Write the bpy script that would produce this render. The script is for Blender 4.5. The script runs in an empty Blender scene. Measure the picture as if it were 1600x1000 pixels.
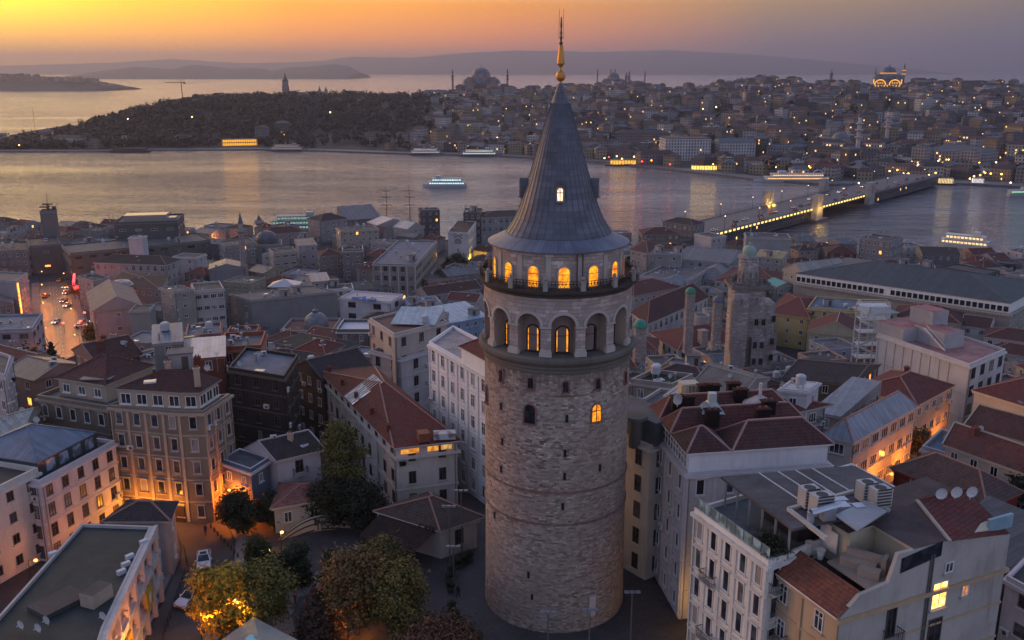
import bpy, math, random
from math import sin, cos, tan, atan2, pi, radians, sqrt, floor
from mathutils import Vector, noise as mnoise
R = random.Random(7)
scene = bpy.context.scene
COL = scene.collection

# ---------------------------------------------------------------- camera
CAM_Z, PITCH, FPX = 61.0, radians(15.13), 1450.0
cam_d = bpy.data.cameras.new("camera")
cam = bpy.data.objects.new("camera", cam_d)
COL.objects.link(cam)
cam.location = (0, 0, CAM_Z)
cam.rotation_euler = (pi / 2 - PITCH, 0, 0)
cam_d.sensor_width = 36.0
cam_d.lens = FPX / 1600 * 36.0
cam_d.clip_start = 0.5
cam_d.clip_end = 80000
scene.camera = cam

# ---------------------------------------------------------------- sky, sun, exposure
SUN_AZ, SUN_EL = radians(-37), radians(3.0)          # azimuth from +y towards +x, elevation
world = bpy.data.worlds.new("World")
scene.world = world
world.use_nodes = True
wn, wl = world.node_tree.nodes, world.node_tree.links
wn.clear()


def W(kind, **kw):
    n = wn.new(kind)
    for k, v in kw.items():
        setattr(n, k, v)
    return n


def wmath(op, a, b=None, c=None):
    n = W("ShaderNodeMath", operation=op)
    for i, v in enumerate((a, b, c)):
        if v is None:
            continue
        if isinstance(v, (int, float)):
            n.inputs[i].default_value = v
        else:
            wl.new(v, n.inputs[i])
    return n.outputs[0]


def wramp(fac, stops, mode="LINEAR"):
    n = W("ShaderNodeValToRGB")
    cr = n.color_ramp
    cr.interpolation = mode
    while len(cr.elements) < len(stops):
        cr.elements.new(0.5)
    for e, (p, c) in zip(cr.elements, stops):
        e.position = p
        e.color = (*c, 1)
    wl.new(fac, n.inputs[0])
    return n.outputs[0]


def wmix(f, a, b):
    n = W("ShaderNodeMix", data_type="RGBA")
    wl.new(f, n.inputs[0])
    wl.new(a, n.inputs[6])
    wl.new(b, n.inputs[7])
    return n.outputs[2]


tc = W("ShaderNodeTexCoord")
sep = W("ShaderNodeSeparateXYZ")
wl.new(tc.outputs["Generated"], sep.inputs[0])
hx, hy, hz_ = sep.outputs
hlen = wmath("SQRT", wmath("ADD", wmath("MULTIPLY", hx, hx), wmath("ADD", wmath("MULTIPLY", hy, hy), 1e-6)))
cdot = wmath("DIVIDE", wmath("ADD", wmath("MULTIPLY", hx, sin(SUN_AZ)), wmath("MULTIPLY", hy, cos(SUN_AZ))), hlen)
cf = wmath("MULTIPLY_ADD", cdot, 0.5, 0.5)


def c_(v):
    return v * 0.5 + 0.5


low = wramp(cf, [(0.0, (.26, .255, .36)), (c_(.40), (.085, .085, .115)), (c_(.62), (.16, .108, .115)), (c_(.80), (.78, .20, .045)),
                 (c_(.91), (1.1, .31, .008)), (c_(.985), (1.45, .53, .0)), (1.0, (1.5, .58, .0))])
high = wramp(cf, [(0.0, (.33, .33, .43)), (c_(.40), (.148, .118, .098)), (c_(.62), (.31, .185, .075)), (c_(.80), (.72, .265, .010)),
                  (c_(.91), (1.0, .39, .0)), (c_(.965), (1.3, .68, .0)), (1.0, (1.75, 1.3, .0))])
nish = W("ShaderNodeTexSky", sky_type="NISHITA")
nish.sun_disc = False
nish.sun_elevation = SUN_EL
nish.sun_rotation = SUN_AZ
nish.air_density = 1.5
nish.dust_density = 2.0
nish.ozone_density = 2.0
sc_ = W("ShaderNodeVectorMath", operation="MULTIPLY")
wl.new(nish.outputs[0], sc_.inputs[0])
sc_.inputs[1].default_value = (0.20, 0.19, 0.24)
lift = W("ShaderNodeVectorMath", operation="ADD")
wl.new(sc_.outputs[0], lift.inputs[0])
lift.inputs[1].default_value = (.08, .10, .17)
el1 = wramp(hz_, [(0.0, (0, 0, 0)), (0.030, (.24, .24, .24)), (0.068, (1, 1, 1))])
mid = wramp(cf, [(0.0, (.36, .36, .49)), (c_(.0), (.34, .34, .46)), (c_(.45), (.25, .265, .36)), (c_(.64), (.48, .42, .51)), (c_(.80), (1.0, .70, .64)), (c_(.92), (1.7, 1.08, .60)), (1.0, (2.3, 1.5, .62))])
el2 = wramp(hz_, [(0.062, (0, 0, 0)), (0.095, (1, 1, 1))], "EASE")
el3 = wramp(hz_, [(0.20, (0, 0, 0)), (0.58, (1, 1, 1))], "EASE")
glow = wmix(el3, wmix(el2, wmix(el1, low, high), mid), lift.outputs[0])
bg = W("ShaderNodeBackground")
bg.inputs[1].default_value = 1.0
wl.new(glow, bg.inputs[0])
wo = W("ShaderNodeOutputWorld")
wl.new(bg.outputs[0], wo.inputs[0])

sun_d = bpy.data.lights.new("sun", "SUN")
sun_d.energy = 0.75
sun_d.angle = radians(16)
sun_d.color = (1.0, 0.50, 0.24)
sun = bpy.data.objects.new("sun", sun_d)
COL.objects.link(sun)
sun_dir = Vector((sin(SUN_AZ - .5) * cos(radians(7)), cos(SUN_AZ - .5) * cos(radians(7)), sin(radians(7))))
sun.rotation_euler = sun_dir.to_track_quat("Z", "Y").to_euler()

vs = scene.view_settings
vs.view_transform = "Standard"
vs.look = "None"
vs.exposure = 0.9
vs.gamma = 1.0
try:
    scene.cycles.use_denoising = True
    scene.cycles.volume_bounces = 0
    scene.cycles.max_bounces = 5
    scene.cycles.diffuse_bounces = 2
    scene.cycles.glossy_bounces = 2
    scene.cycles.transmission_bounces = 2
    scene.cycles.transparent_max_bounces = 4
    scene.cycles.sample_clamp_indirect = 4.0
    scene.cycles.caustics_reflective = False
    scene.cycles.caustics_refractive = False
except Exception:
    pass

# ---------------------------------------------------------------- survey helpers: from the picture to the map
CT, ST = cos(PITCH), sin(PITCH)


def ray(px, py):
    u, v = (px - 800) / FPX, (py - 500) / FPX
    return Vector((u, CT - v * ST, -ST - v * CT))


def G(px, py, z):
    d = ray(px, py)
    t = (z - CAM_Z) / d.z
    return Vector((d.x * t, d.y * t, z))


def PD(px, py, y):
    d = ray(px, py)
    t = y / d.y
    return Vector((d.x * t, y, CAM_Z + d.z * t))


def project(p):
    x, y, z = p[0], p[1], p[2] - CAM_Z
    dep = y * CT - z * ST
    if dep < 1:
        return (-9999, -9999)
    return (800 + FPX * x / dep, 500 - FPX * (y * ST + z * CT) / dep)


SEA = -36.0


def sstep(a, b, t):
    t = min(1, max(0, (t - a) / (b - a)))
    return t * t * (3 - 2 * t)


def lerp(a, b, t):
    return a + (b - a) * t


def interp(pts, x):
    if x <= pts[0][0]:
        return pts[0][1]
    for (x0, y0), (x1, y1) in zip(pts, pts[1:]):
        if x <= x1:
            return lerp(y0, y1, (x - x0) / (x1 - x0))
    return pts[-1][1]


SHORE = [(-900, 560), (-310, 552), (-180, 545), (-60, 530), (60, 505), (140, 492), (250, 470), (330, 440), (700, 400), (1500, 350)]


def shore(x):
    return interp(SHORE, x)


def T(x, y):
    """height of the near ground"""
    xe = max(-1, min(1, x / 150.0))
    s = 1.0 - .12 * xe
    z = -2.0 * sstep(100, 140, y) - 30.5 * sstep(128, 292 * s, y) - 1.0 * sstep(300, 440, y)
    return z


# ---------------------------------------------------------------- mesh builder
class MB:
    def __init__(s):
        s.v, s.f, s.m, s.uv = [], [], [], {}

    def quad(s, a, b, c, d, m=0):
        i = len(s.v)
        s.v += [tuple(a), tuple(b), tuple(c), tuple(d)]
        s.f.append((i, i + 1, i + 2, i + 3))
        s.m.append(m)

    def poly(s, pts, m=0):
        i = len(s.v)
        s.v += [tuple(p) for p in pts]
        s.f.append(tuple(range(i, i + len(pts))))
        s.m.append(m)

    def box(s, cx, cy, z0, sx, sy, h, rot=0.0, m=0, mt=None, bottom=False):
        c, n = cos(rot), sin(rot)
        P = []
        for dx, dy in ((-1, -1), (1, -1), (1, 1), (-1, 1)):
            x, y = dx * sx / 2, dy * sy / 2
            P.append((cx + x * c - y * n, cy + x * n + y * c))
        s.prism(P, z0, z0 + h, m, mt, bottom)

    def prism(s, P, z0, z1, m=0, mt=None, bottom=False):
        n = len(P)
        for i in range(n):
            a, b = P[i], P[(i + 1) % n]
            s.quad((a[0], a[1], z0), (b[0], b[1], z0), (b[0], b[1], z1), (a[0], a[1], z1), m)
        s.poly([(p[0], p[1], z1) for p in P], m if mt is None else mt)
        if bottom:
            s.poly([(p[0], p[1], z0) for p in reversed(P)], m)

    def bar(s, a, b, w, h=None, m=0):
        """box from a to b, w wide, h thick"""
        a, b = Vector(a), Vector(b)
        d = (b - a)
        if d.length < 1e-6:
            return
        d.normalize()
        up = Vector((0, 0, 1)) if abs(d.z) < .95 else Vector((0, 1, 0))
        x = d.cross(up).normalized()
        y = x.cross(d).normalized()
        h = w if h is None else h
        o = [x * (-w / 2) + y * (-h / 2), x * (w / 2) + y * (-h / 2), x * (w / 2) + y * (h / 2), x * (-w / 2) + y * (h / 2)]
        A, B = [a + q for q in o], [b + q for q in o]
        for i in range(4):
            j = (i + 1) % 4
            s.quad(A[j], A[i], B[i], B[j], m)
        s.quad(A[0], A[1], A[2], A[3], m)
        s.quad(B[3], B[2], B[1], B[0], m)

    def tube(s, a, b, r0, r1=None, n=8, m=0, caps=True):
        a, b = Vector(a), Vector(b)
        r1 = r0 if r1 is None else r1
        d = (b - a).normalized()
        up = Vector((0, 0, 1)) if abs(d.z) < .95 else Vector((0, 1, 0))
        x = d.cross(up).normalized()
        y = x.cross(d).normalized()
        i0 = len(s.v)
        for k in range(n):
            t = 2 * pi * k / n
            o = x * cos(t) + y * sin(t)
            s.v.append(tuple(a + o * r0))
            s.v.append(tuple(b + o * r1))
        for k in range(n):
            j = (k + 1) % n
            s.f.append((i0 + 2 * j, i0 + 2 * k, i0 + 2 * k + 1, i0 + 2 * j + 1))
            s.m.append(m)
        if caps:
            s.f.append(tuple(i0 + 2 * k + 1 for k in range(n))[::-1])
            s.m.append(m)

    def lathe(s, prof, n=32, c=(0, 0), m=0, t0=0.0, t1=2 * pi, mats=None, a0=0.0):
        """profile [(r, z)] bottom to top; smooth uv in metres"""
        full = abs(t1 - t0 - 2 * pi) < 1e-6
        vl = [0]
        for (ra, za), (rb, zb) in zip(prof, prof[1:]):
            vl.append(vl[-1] + sqrt((rb - ra) ** 2 + (zb - za) ** 2))
        rm = max(p[0] for p in prof)
        for i in range(len(prof) - 1):
            for k in range(n):
                ta, tb = t0 + (t1 - t0) * k / n + a0, t0 + (t1 - t0) * (k + 1) / n + a0
                q = []
                for (r, z), t in ((prof[i], ta), (prof[i], tb), (prof[i + 1], tb), (prof[i + 1], ta)):
                    q.append((c[0] + r * cos(t), c[1] + r * sin(t), z))
                if prof[i + 1][0] < 1e-5:
                    fi = len(s.f)
                    s.poly(q[:3], mats[i] if mats else m)
                    s.uv[fi] = [(ta * rm, vl[i]), (tb * rm, vl[i]), (tb * rm, vl[i + 1])]
                    continue
                if prof[i][0] < 1e-5:
                    fi = len(s.f)
                    s.poly([q[0], q[2], q[3]], mats[i] if mats else m)
                    s.uv[fi] = [(ta * rm, vl[i]), (tb * rm, vl[i + 1]), (ta * rm, vl[i + 1])]
                    continue
                fi = len(s.f)
                s.quad(*q, mats[i] if mats else m)
                s.uv[fi] = [(ta * rm, vl[i]), (tb * rm, vl[i]), (tb * rm, vl[i + 1]), (ta * rm, vl[i + 1])]

    def build(s, name, mats, parent=None, loc=None, smooth=False, weld=False, shift=None):
        me = bpy.data.meshes.new(name)
        if not isinstance(mats, (list, tuple)):
            mats = [mats]
        vv = s.v
        if shift is not None:
            vv = [(a - shift[0], b - shift[1], c - shift[2]) for a, b, c in vv]
        me.from_pydata(vv, [], s.f)
        for m in mats:
            me.materials.append(m)
        me.polygons.foreach_set("material_index", s.m)
        uvl = me.uv_layers.new(name="UVMap")
        co = []
        V = s.v
        for fi, f in enumerate(s.f):
            if fi in s.uv:
                for p in s.uv[fi]:
                    co += p
                continue
            # newell normal
            nx = ny = nz = 0.0
            for i in range(len(f)):
                a, b = V[f[i]], V[f[(i + 1) % len(f)]]
                nx += (a[1] - b[1]) * (a[2] + b[2])
                ny += (a[2] - b[2]) * (a[0] + b[0])
                nz += (a[0] - b[0]) * (a[1] + b[1])
            hl = sqrt(nx * nx + ny * ny)
            l = sqrt(hl * hl + nz * nz) or 1
            if hl < 1e-3 * l:
                for i in f:
                    co += (V[i][0], V[i][1])
            else:
                ux, uy = -ny / hl, nx / hl
                nx, ny, nz = nx / l, ny / l, nz / l
                vx, vy, vz = -nz * uy, nz * ux, nx * uy - ny * ux
                for i in f:
                    x, y, z = V[i]
                    co += (x * ux + y * uy, x * vx + y * vy + z * vz)
        uvl.data.foreach_set("uv", co)
        if weld:
            import bmesh
            bm = bmesh.new()
            bm.from_mesh(me)
            bmesh.ops.remove_doubles(bm, verts=bm.verts, dist=1e-4)
            bm.to_mesh(me)
            bm.free()
        if smooth:
            me.polygons.foreach_set("use_smooth", [True] * len(me.polygons))
        me.update()
        if name is None:
            return me
        o = bpy.data.objects.new(name, me)
        COL.objects.link(o)
        if parent is not None:
            o.parent = parent
        if loc is not None:
            o.location = loc
        return o

    def mesh(s, name, mats, smooth=False):
        o = s.build(name, mats, smooth=smooth)
        me = o.data
        bpy.data.objects.remove(o)
        return me


def inst(name, me, parent, loc, rz=0.0, scale=None):
    o = bpy.data.objects.new(name, me)
    COL.objects.link(o)
    if parent is not None:
        o.parent = parent
    o.location = loc
    o.rotation_euler = (0, 0, rz)
    if scale:
        o.scale = scale
    return o


def tag(o, label=None, cat=None, group=None, kind=None):
    if label:
        o["label"] = label
    if cat:
        o["category"] = cat
    if group:
        o["group"] = group
    if kind:
        o["kind"] = kind
    return o


def thing(name, label, cat, loc=(0, 0, 0), rz=0.0, group=None):
    o = bpy.data.objects.new(name, None)
    COL.objects.link(o)
    o.location = loc
    o.rotation_euler = (0, 0, rz)
    o.empty_display_size = .5
    return tag(o, label, cat, group)


def copy_tree(o, loc, rz, label, group=None, parent=None):
    c = o.copy()
    COL.objects.link(c)
    if parent is None:
        c.location = loc
        c.rotation_euler = (0, 0, rz)
        if label:
            c["label"] = label
        if group:
            c["group"] = group
    else:
        c.parent = parent
    for ch in list(o.children):
        copy_tree(ch, None, None, None, None, c)
    return c


# ---------------------------------------------------------------- materials
MATS = {}


class NT:
    def __init__(s, name):
        s.mat = bpy.data.materials.new(name)
        s.mat.use_nodes = True
        s.n, s.l = s.mat.node_tree.nodes, s.mat.node_tree.links
        s.p = s.n["Principled BSDF"]
        s.out = s.n["Material Output"]

    def new(s, kind, ins=None, **kw):
        n = s.n.new(kind)
        for k, v in kw.items():
            setattr(n, k, v)
        for k, v in (ins or {}).items():
            s.put(n.inputs[k], v)
        return n

    def put(s, sock, v):
        if hasattr(v, "links") or hasattr(v, "is_output"):
            s.l.new(v, sock)
        elif isinstance(v, tuple) and len(v) == 3 and sock.type == "RGBA":
            sock.default_value = (*v, 1)
        else:
            sock.default_value = v

    def math(s, op, a, b=None, c=None, clamp=False):
        n = s.new("ShaderNodeMath", operation=op, use_clamp=clamp)
        for i, v in enumerate((a, b, c)):
            if v is not None:
                s.put(n.inputs[i], v)
        return n.outputs[0]

    def mix(s, f, a, b, blend="MIX"):
        n = s.new("ShaderNodeMix", data_type="RGBA", blend_type=blend)
        s.put(n.inputs[0], f)
        s.put(n.inputs[6], a)
        s.put(n.inputs[7], b)
        return n.outputs[2]

    def uv(s):
        return s.new("ShaderNodeUVMap").outputs[0]

    def pos(s):
        return s.new("ShaderNodeNewGeometry").outputs["Position"]

    def noise(s, vec, scale, detail=3, rough=.55):
        n = s.new("ShaderNodeTexNoise", {"Scale": scale, "Detail": detail, "Roughness": rough})
        if vec is not None:
            s.l.new(vec, n.inputs["Vector"])
        return n.outputs[0]

    def ramp(s, f, stops):
        n = s.new("ShaderNodeValToRGB")
        cr = n.color_ramp
        while len(cr.elements) < len(stops):
            cr.elements.new(.5)
        for e, (p, c) in zip(cr.elements, stops):
            e.position = p
            e.color = (*c, 1) if isinstance(c, tuple) else (c, c, c, 1)
        s.l.new(f, n.inputs[0])
        return n.outputs[0]

    def scale(s, vec, sc):
        n = s.new("ShaderNodeVectorMath", operation="MULTIPLY")
        s.l.new(vec, n.inputs[0])
        n.inputs[1].default_value = sc
        return n.outputs[0]

    def bump(s, h, strength=.4, dist=.05):
        n = s.new("ShaderNodeBump", {"Strength": strength, "Distance": dist, "Height": h})
        s.l.new(n.outputs[0], s.p.inputs["Normal"])

    def base(s, c, rough=.85, metal=0.0, spec=.3):
        s.put(s.p.inputs["Base Color"], c)
        s.put(s.p.inputs["Roughness"], rough)
        s.p.inputs["Metallic"].default_value = metal
        s.p.inputs["Specular IOR Level"].default_value = spec
        return s.mat


def mul(c, k):
    return tuple(min(1, x * k) for x in c)


def memo(fn):
    def g(*a):
        k = (fn.__name__,) + a
        if k not in MATS:
            MATS[k] = fn(*a)
        return MATS[k]
    return g


@memo
def plaster(c, dirt=.5):
    k = (sum(c) / 3 / .36) ** .5
    c = tuple(min(.8, x * k) for x in c)
    t = NT("plaster")
    p, uv = t.pos(), t.uv()
    big = t.noise(p, .22, 4, .6)
    dirt = min(1.3, dirt * 1.5)
    streak = t.noise(t.scale(uv, (.9, .10, 1)), 1.0, 5, .75)
    fine = t.noise(p, 3.0, 4, .7)
    col = t.mix(t.math("MULTIPLY", t.ramp(big, [(.36, 0.0), (.68, 1.0)]), .55 * dirt), c, mul(c, .62))
    grime = mul((c[0] * .95, c[1] * .9, c[2] * .85), .42)
    col = t.mix(t.math("MULTIPLY", t.math("MULTIPLY", t.ramp(streak, [(.5, 0.0), (.78, 1.0)]), t.ramp(big, [(.35, .15), (.6, 1.0)])), .8 * dirt), col, grime)
    col = t.mix(t.ramp(fine, [(.25, .25), (.75, 0.0)]), col, mul(c, .7))
    t.bump(fine, .15, .03)
    return t.base(col, .9)


@memo
def plain(c, rough=.7, metal=0.0):
    t = NT("paint")
    n = t.noise(t.pos(), 1.1, 4, .65)
    col = t.mix(t.ramp(n, [(.35, 0.0), (.7, .55)]), c, mul(c, .66))
    return t.base(col, rough, metal)


@memo
def tiles(c, moss=.35):
    t = NT("roof_tiles")
    uv, p = t.uv(), t.pos()
    sx = t.new("ShaderNodeSeparateXYZ", {0: uv})
    u, v = sx.outputs[0], sx.outputs[1]
    row = t.math("FRACT", t.math("MULTIPLY", v, 1 / .42))
    colw = t.math("ABSOLUTE", t.math("SINE", t.math("MULTIPLY", u, pi / .27)))
    h = t.math("ADD", t.math("MULTIPLY", row, -.6), t.math("MULTIPLY", colw, .7))
    cellv = t.new("ShaderNodeCombineXYZ", {0: t.math("FLOOR", t.math("MULTIPLY", u, 1 / .27)), 1: t.math("FLOOR", t.math("MULTIPLY", v, 1 / .42))}).outputs[0]
    wn_ = t.new("ShaderNodeTexWhiteNoise", {0: cellv}).outputs[0]
    col = t.mix(wn_, mul(c, .72), mul(c, 1.25))
    big = t.noise(p, .35, 5, .65)
    col = t.mix(t.math("MULTIPLY", t.ramp(big, [(.42, 0.0), (.7, 1.0)]), moss * 1.6, clamp=True), col, (.055, .045, .042))
    big2 = t.noise(p, .9, 5, .7)
    col = t.mix(t.math("MULTIPLY", t.ramp(big2, [(.44, 0.0), (.72, 1.0)]), .7), col, mul((c[0] * 1.05, c[1] * 1.3, c[2] * 1.3), 1.25))
    groove = t.math("MULTIPLY", t.ramp(row, [(0.0, 0.0), (.7, 0.0), (.95, 1.0)]), .6)
    col = t.mix(groove, col, mul(c, .3))
    t.bump(h, .9, .06)
    return t.base(col, .85)


@memo
def seam(c, pitch=.6, rough=.45):
    t = NT("metal_roof")
    uv, p = t.uv(), t.pos()
    sx = t.new("ShaderNodeSeparateXYZ", {0: uv})
    fr = t.math("FRACT", t.math("MULTIPLY", sx.outputs[0], 1 / pitch))
    rib = t.ramp(fr, [(0.0, 1.0), (.10, 0.0), (.90, 0.0), (1.0, 1.0)])
    cell = t.math("FLOOR", t.math("MULTIPLY", sx.outputs[0], 1 / pitch))
    w = t.new("ShaderNodeTexWhiteNoise", {0: t.new("ShaderNodeCombineXYZ", {0: cell}).outputs[0]}).outputs[0]
    col = t.mix(w, mul(c, .82), mul(c, 1.12))
    n = t.noise(p, .5, 5, .65)
    col = t.mix(t.ramp(n, [(.42, 0.0), (.75, .7)]), col, mul((c[0] * 1.1, c[1] * .95, c[2] * .8), .5))
    col = t.mix(t.math("MULTIPLY", rib, .55), col, mul(c, .45))
    t.bump(rib, .7, .05)
    return t.base(col, rough, .25)


@memo
def bitumen(c, rough=.75):
    t = NT("roof_felt")
    uv, p = t.uv(), t.pos()
    n = t.noise(p, .35, 6, .7)
    n2 = t.noise(p, 2.6, 4, .7)
    br = t.new("ShaderNodeTexBrick", {"Vector": uv, "Color1": (1, 1, 1), "Color2": (.82, .82, .82), "Mortar": (.55, .55, .55), "Scale": 1.0,
                                      "Mortar Size": .025, "Brick Width": 6.0, "Row Height": 1.05})
    col = t.mix(t.ramp(n, [(.35, 0.0), (.7, 1.0)]), mul(c, 1.2), mul(c, .55))
    col = t.mix(.8, col, br.outputs[0], "MULTIPLY")
    col = t.mix(t.ramp(n2, [(.5, 0.0), (.8, .5)]), col, mul(c, 1.5))
    t.bump(n2, .2, .02)
    return t.base(col, rough, 0, .4)


@memo
def masonry(c, bw=.55, rh=.28, contrast=.5, soot=0.0):
    t = NT("stone_masonry")
    uv, p = t.uv(), t.pos()
    dist = t.new("ShaderNodeTexNoise", {"Vector": uv, "Scale": 1.4, "Detail": 2})
    wv = t.new("ShaderNodeVectorMath", {0: t.scale(dist.outputs[1], (.16, .10, 0)), 1: uv}, operation="ADD").outputs[0]
    b1 = t.new("ShaderNodeTexBrick", {"Vector": wv, "Color1": (0, 0, 0), "Color2": (1, 1, 1), "Mortar": (.35, .35, .35), "Scale": 1.0,
                                      "Mortar Size": .016, "Mortar Smooth": .4, "Bias": 0.0, "Brick Width": bw, "Row Height": rh})
    b1.offset = .43
    b1.squash = 1.7
    b1.squash_frequency = 3
    g = t.math("MULTIPLY", b1.outputs[0], 1.0)
    stone = t.ramp(b1.outputs[0], [(0.0, mul(c, 1 - contrast)), (.3, mul((c[0] * 1.06, c[1] * .9, c[2] * .88), .8)), (.55, c), (.8, mul((c[0], c[1] * .98, c[2] * .98), 1.22)), (1.0, mul(c, 1.7))])
    big = t.noise(p, .13, 5, .6)
    col = t.mix(t.ramp(big, [(.35, 0.0), (.68, .75)]), stone, mul((c[0] * 1.08, c[1] * .82, c[2] * .78), .62))
    fine = t.noise(p, 2.2, 5, .75)
    col = t.mix(t.ramp(fine, [(.45, 0.0), (.75, .7)]), col, mul(c, .4))
    pat = t.noise(t.scale(uv, (.5, .09, 1)), 1.0, 4, .6)
    col = t.mix(t.ramp(pat, [(.52, 0.0), (.75, .5)]), col, mul(c, .5))
    col = t.mix(t.math("MULTIPLY", b1.outputs[1], .65), col, mul(c, .55))
    course = t.noise(t.scale(uv, (.045, .30, 1)), 1.0, 4, .6)
    col = t.mix(t.ramp(course, [(.40, 0.0), (.66, .55)]), col, mul((c[0] * .98, c[1] * 1.0, c[2] * 1.04), .72))
    if soot:
        zz = t.new("ShaderNodeSeparateXYZ", {0: p}).outputs[2]
        run = t.noise(t.scale(uv, (1.1, .05, 1)), 1.0, 4, .7)
        reach = t.ramp(t.math("MULTIPLY_ADD", run, 9.0, t.math("MULTIPLY", t.math("SUBTRACT", zz, soot), 1.0)), [(0.0, 0.0), (.9, .7)])
        col = t.mix(reach, col, mul(c, .33))
    h = t.math("ADD", t.math("MULTIPLY", b1.outputs[1], -1.0), t.math("MULTIPLY", fine, 1.1))
    t.bump(t.math("ADD", h, t.math("MULTIPLY", b1.outputs[0], .5)), .8, .12)
    return t.base(col, .92, 0, .2)


@memo
def glass(c=(.012, .014, .018), rough=.12):
    t = NT("window_glass")
    n = t.noise(t.pos(), .8, 1, .5)
    col = t.mix(t.ramp(n, [(.45, 0.0), (.6, 1.0)]), c, mul(c, 2.6))
    return t.base(col, rough, 0, .5)


@memo
def lit(c, s):
    t = NT("lit_glass")
    n = t.noise(t.pos(), 1.7, 3, .6)
    t.put(t.p.inputs["Emission Color"], t.mix(t.ramp(n, [(.36, 0.0), (.62, 1.0)]), c, (c[0] * .5, c[1] * .28, c[2] * .2)))
    t.p.inputs["Emission Strength"].default_value = s
    return t.base((.1, .08, .05), .3)


@memo
def lead(c):
    t = NT("lead_sheet")
    uv, p = t.uv(), t.pos()
    br = t.new("ShaderNodeTexBrick", {"Vector": uv, "Color1": (.72, .72, .72), "Color2": (1.15, 1.15, 1.15), "Mortar": (.58, .58, .58), "Scale": 1.0,
                                      "Mortar Size": .03, "Brick Width": 2.4, "Row Height": .62})
    n = t.noise(p, .5, 6, .7)
    col = t.mix(t.ramp(n, [(.35, 0.0), (.7, .8)]), c, mul((c[0] * 1.1, c[1] * .95, c[2] * .85), .55))
    col = t.mix(.85, col, br.outputs[0], "MULTIPLY")
    return t.base(col, .5, .2)


@memo
def foliage(c1, c2):  # leaves differ one from the next
    t = NT("leaves")
    g = t.new("ShaderNodeNewGeometry")
    n = t.noise(g.outputs["Position"], .6, 3, .6)
    f = t.math("ADD", t.math("MULTIPLY", g.outputs["Random Per Island"], .5), t.math("MULTIPLY", t.ramp(n, [(.35, 0.0), (.65, 1.0)]), .5))
    col = t.mix(f, c1, c2)
    m = t.base(col, .7, 0, .25)
    return m


@memo
def facade_far(c, lit_amt, seed):
    """small plastered house far away: window rows are part of its wall"""
    t = NT("far_facade")
    uv, p = t.uv(), t.pos()
    sx = t.new("ShaderNodeSeparateXYZ", {0: uv})
    u = t.math("MULTIPLY", sx.outputs[0], 1 / 3.1)
    v = t.math("MULTIPLY", sx.outputs[1], 1 / 3.2)
    fu, fv = t.math("FRACT", u), t.math("FRACT", v)
    iu = t.math("MULTIPLY", t.math("GREATER_THAN", fu, .3), t.math("LESS_THAN", fu, .72))
    iv = t.math("MULTIPLY", t.math("GREATER_THAN", fv, .28), t.math("LESS_THAN", fv, .80))
    win = t.math("MULTIPLY", iu, iv)
    nz = t.new("ShaderNodeSeparateXYZ", {0: t.new("ShaderNodeNewGeometry").outputs["True Normal"]}).outputs[2]
    win = t.math("MULTIPLY", win, t.math("LESS_THAN", t.math("ABSOLUTE", nz), .3))
    cell = t.new("ShaderNodeCombineXYZ", {0: t.math("FLOOR", u), 1: t.math("FLOOR", v), 2: float(seed)}).outputs[0]
    w = t.new("ShaderNodeTexWhiteNoise", {0: cell}, noise_dimensions="3D").outputs[0]
    n = t.noise(p, .12, 3, .6)
    wall = t.mix(t.ramp(n, [(.35, 0.0), (.7, .6)]), c, mul(c, .55))
    glassc = t.mix(w, (.015, .017, .022), (.07, .07, .08))
    col = t.mix(win, wall, glassc)
    li = t.math("MULTIPLY", win, t.math("GREATER_THAN", w, 1 - lit_amt))
    t.put(t.p.inputs["Emission Color"], (1.0, .55, .16))
    t.put(t.p.inputs["Emission Strength"], t.math("MULTIPLY", li, 1.3))
    return t.base(col, t.math("MULTIPLY_ADD", win, -.6, .85), 0, .3)


@memo
def ground_mat(c):
    t = NT("paving")
    p = t.pos()
    n = t.noise(p, .12, 6, .65)
    n2 = t.noise(p, 1.6, 5, .7)
    v = t.new("ShaderNodeTexVoronoi", {"Vector": p, "Scale": 1.7})
    col = t.mix(t.ramp(n, [(.35, 0.0), (.68, 1.0)]), mul(c, 1.25), mul(c, .55))
    col = t.mix(t.math("MULTIPLY", v.outputs[0], .35), col, mul(c, .45))
    br = t.new("ShaderNodeTexBrick", {"Vector": p, "Color1": (1, 1, 1), "Color2": (.75, .75, .75), "Mortar": (.45, .45, .45), "Scale": 1.0, "Mortar Size": .03, "Brick Width": 1.1, "Row Height": .55})
    col = t.mix(.8, col, br.outputs[0], "MULTIPLY")
    col = t.mix(t.ramp(n2, [(.5, 0.0), (.8, .6)]), col, mul(c, .4))
    t.bump(t.math("ADD", v.outputs[0], n2), .3, .03)
    return t.base(col, .75, 0, .4)


@memo
def asphalt(c=(.055, .053, .055), rough=.55):
    t = NT("asphalt")
    p = t.pos()
    n = t.noise(p, .2, 6, .65)
    n2 = t.noise(p, 4, 4, .7)
    col = t.mix(t.ramp(n, [(.35, 0.0), (.7, 1.0)]), mul(c, 1.3), mul(c, .6))
    col = t.mix(t.ramp(n2, [(.45, 0.0), (.8, .5)]), col, mul(c, 1.7))
    return t.base(col, rough, 0, .4)


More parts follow.
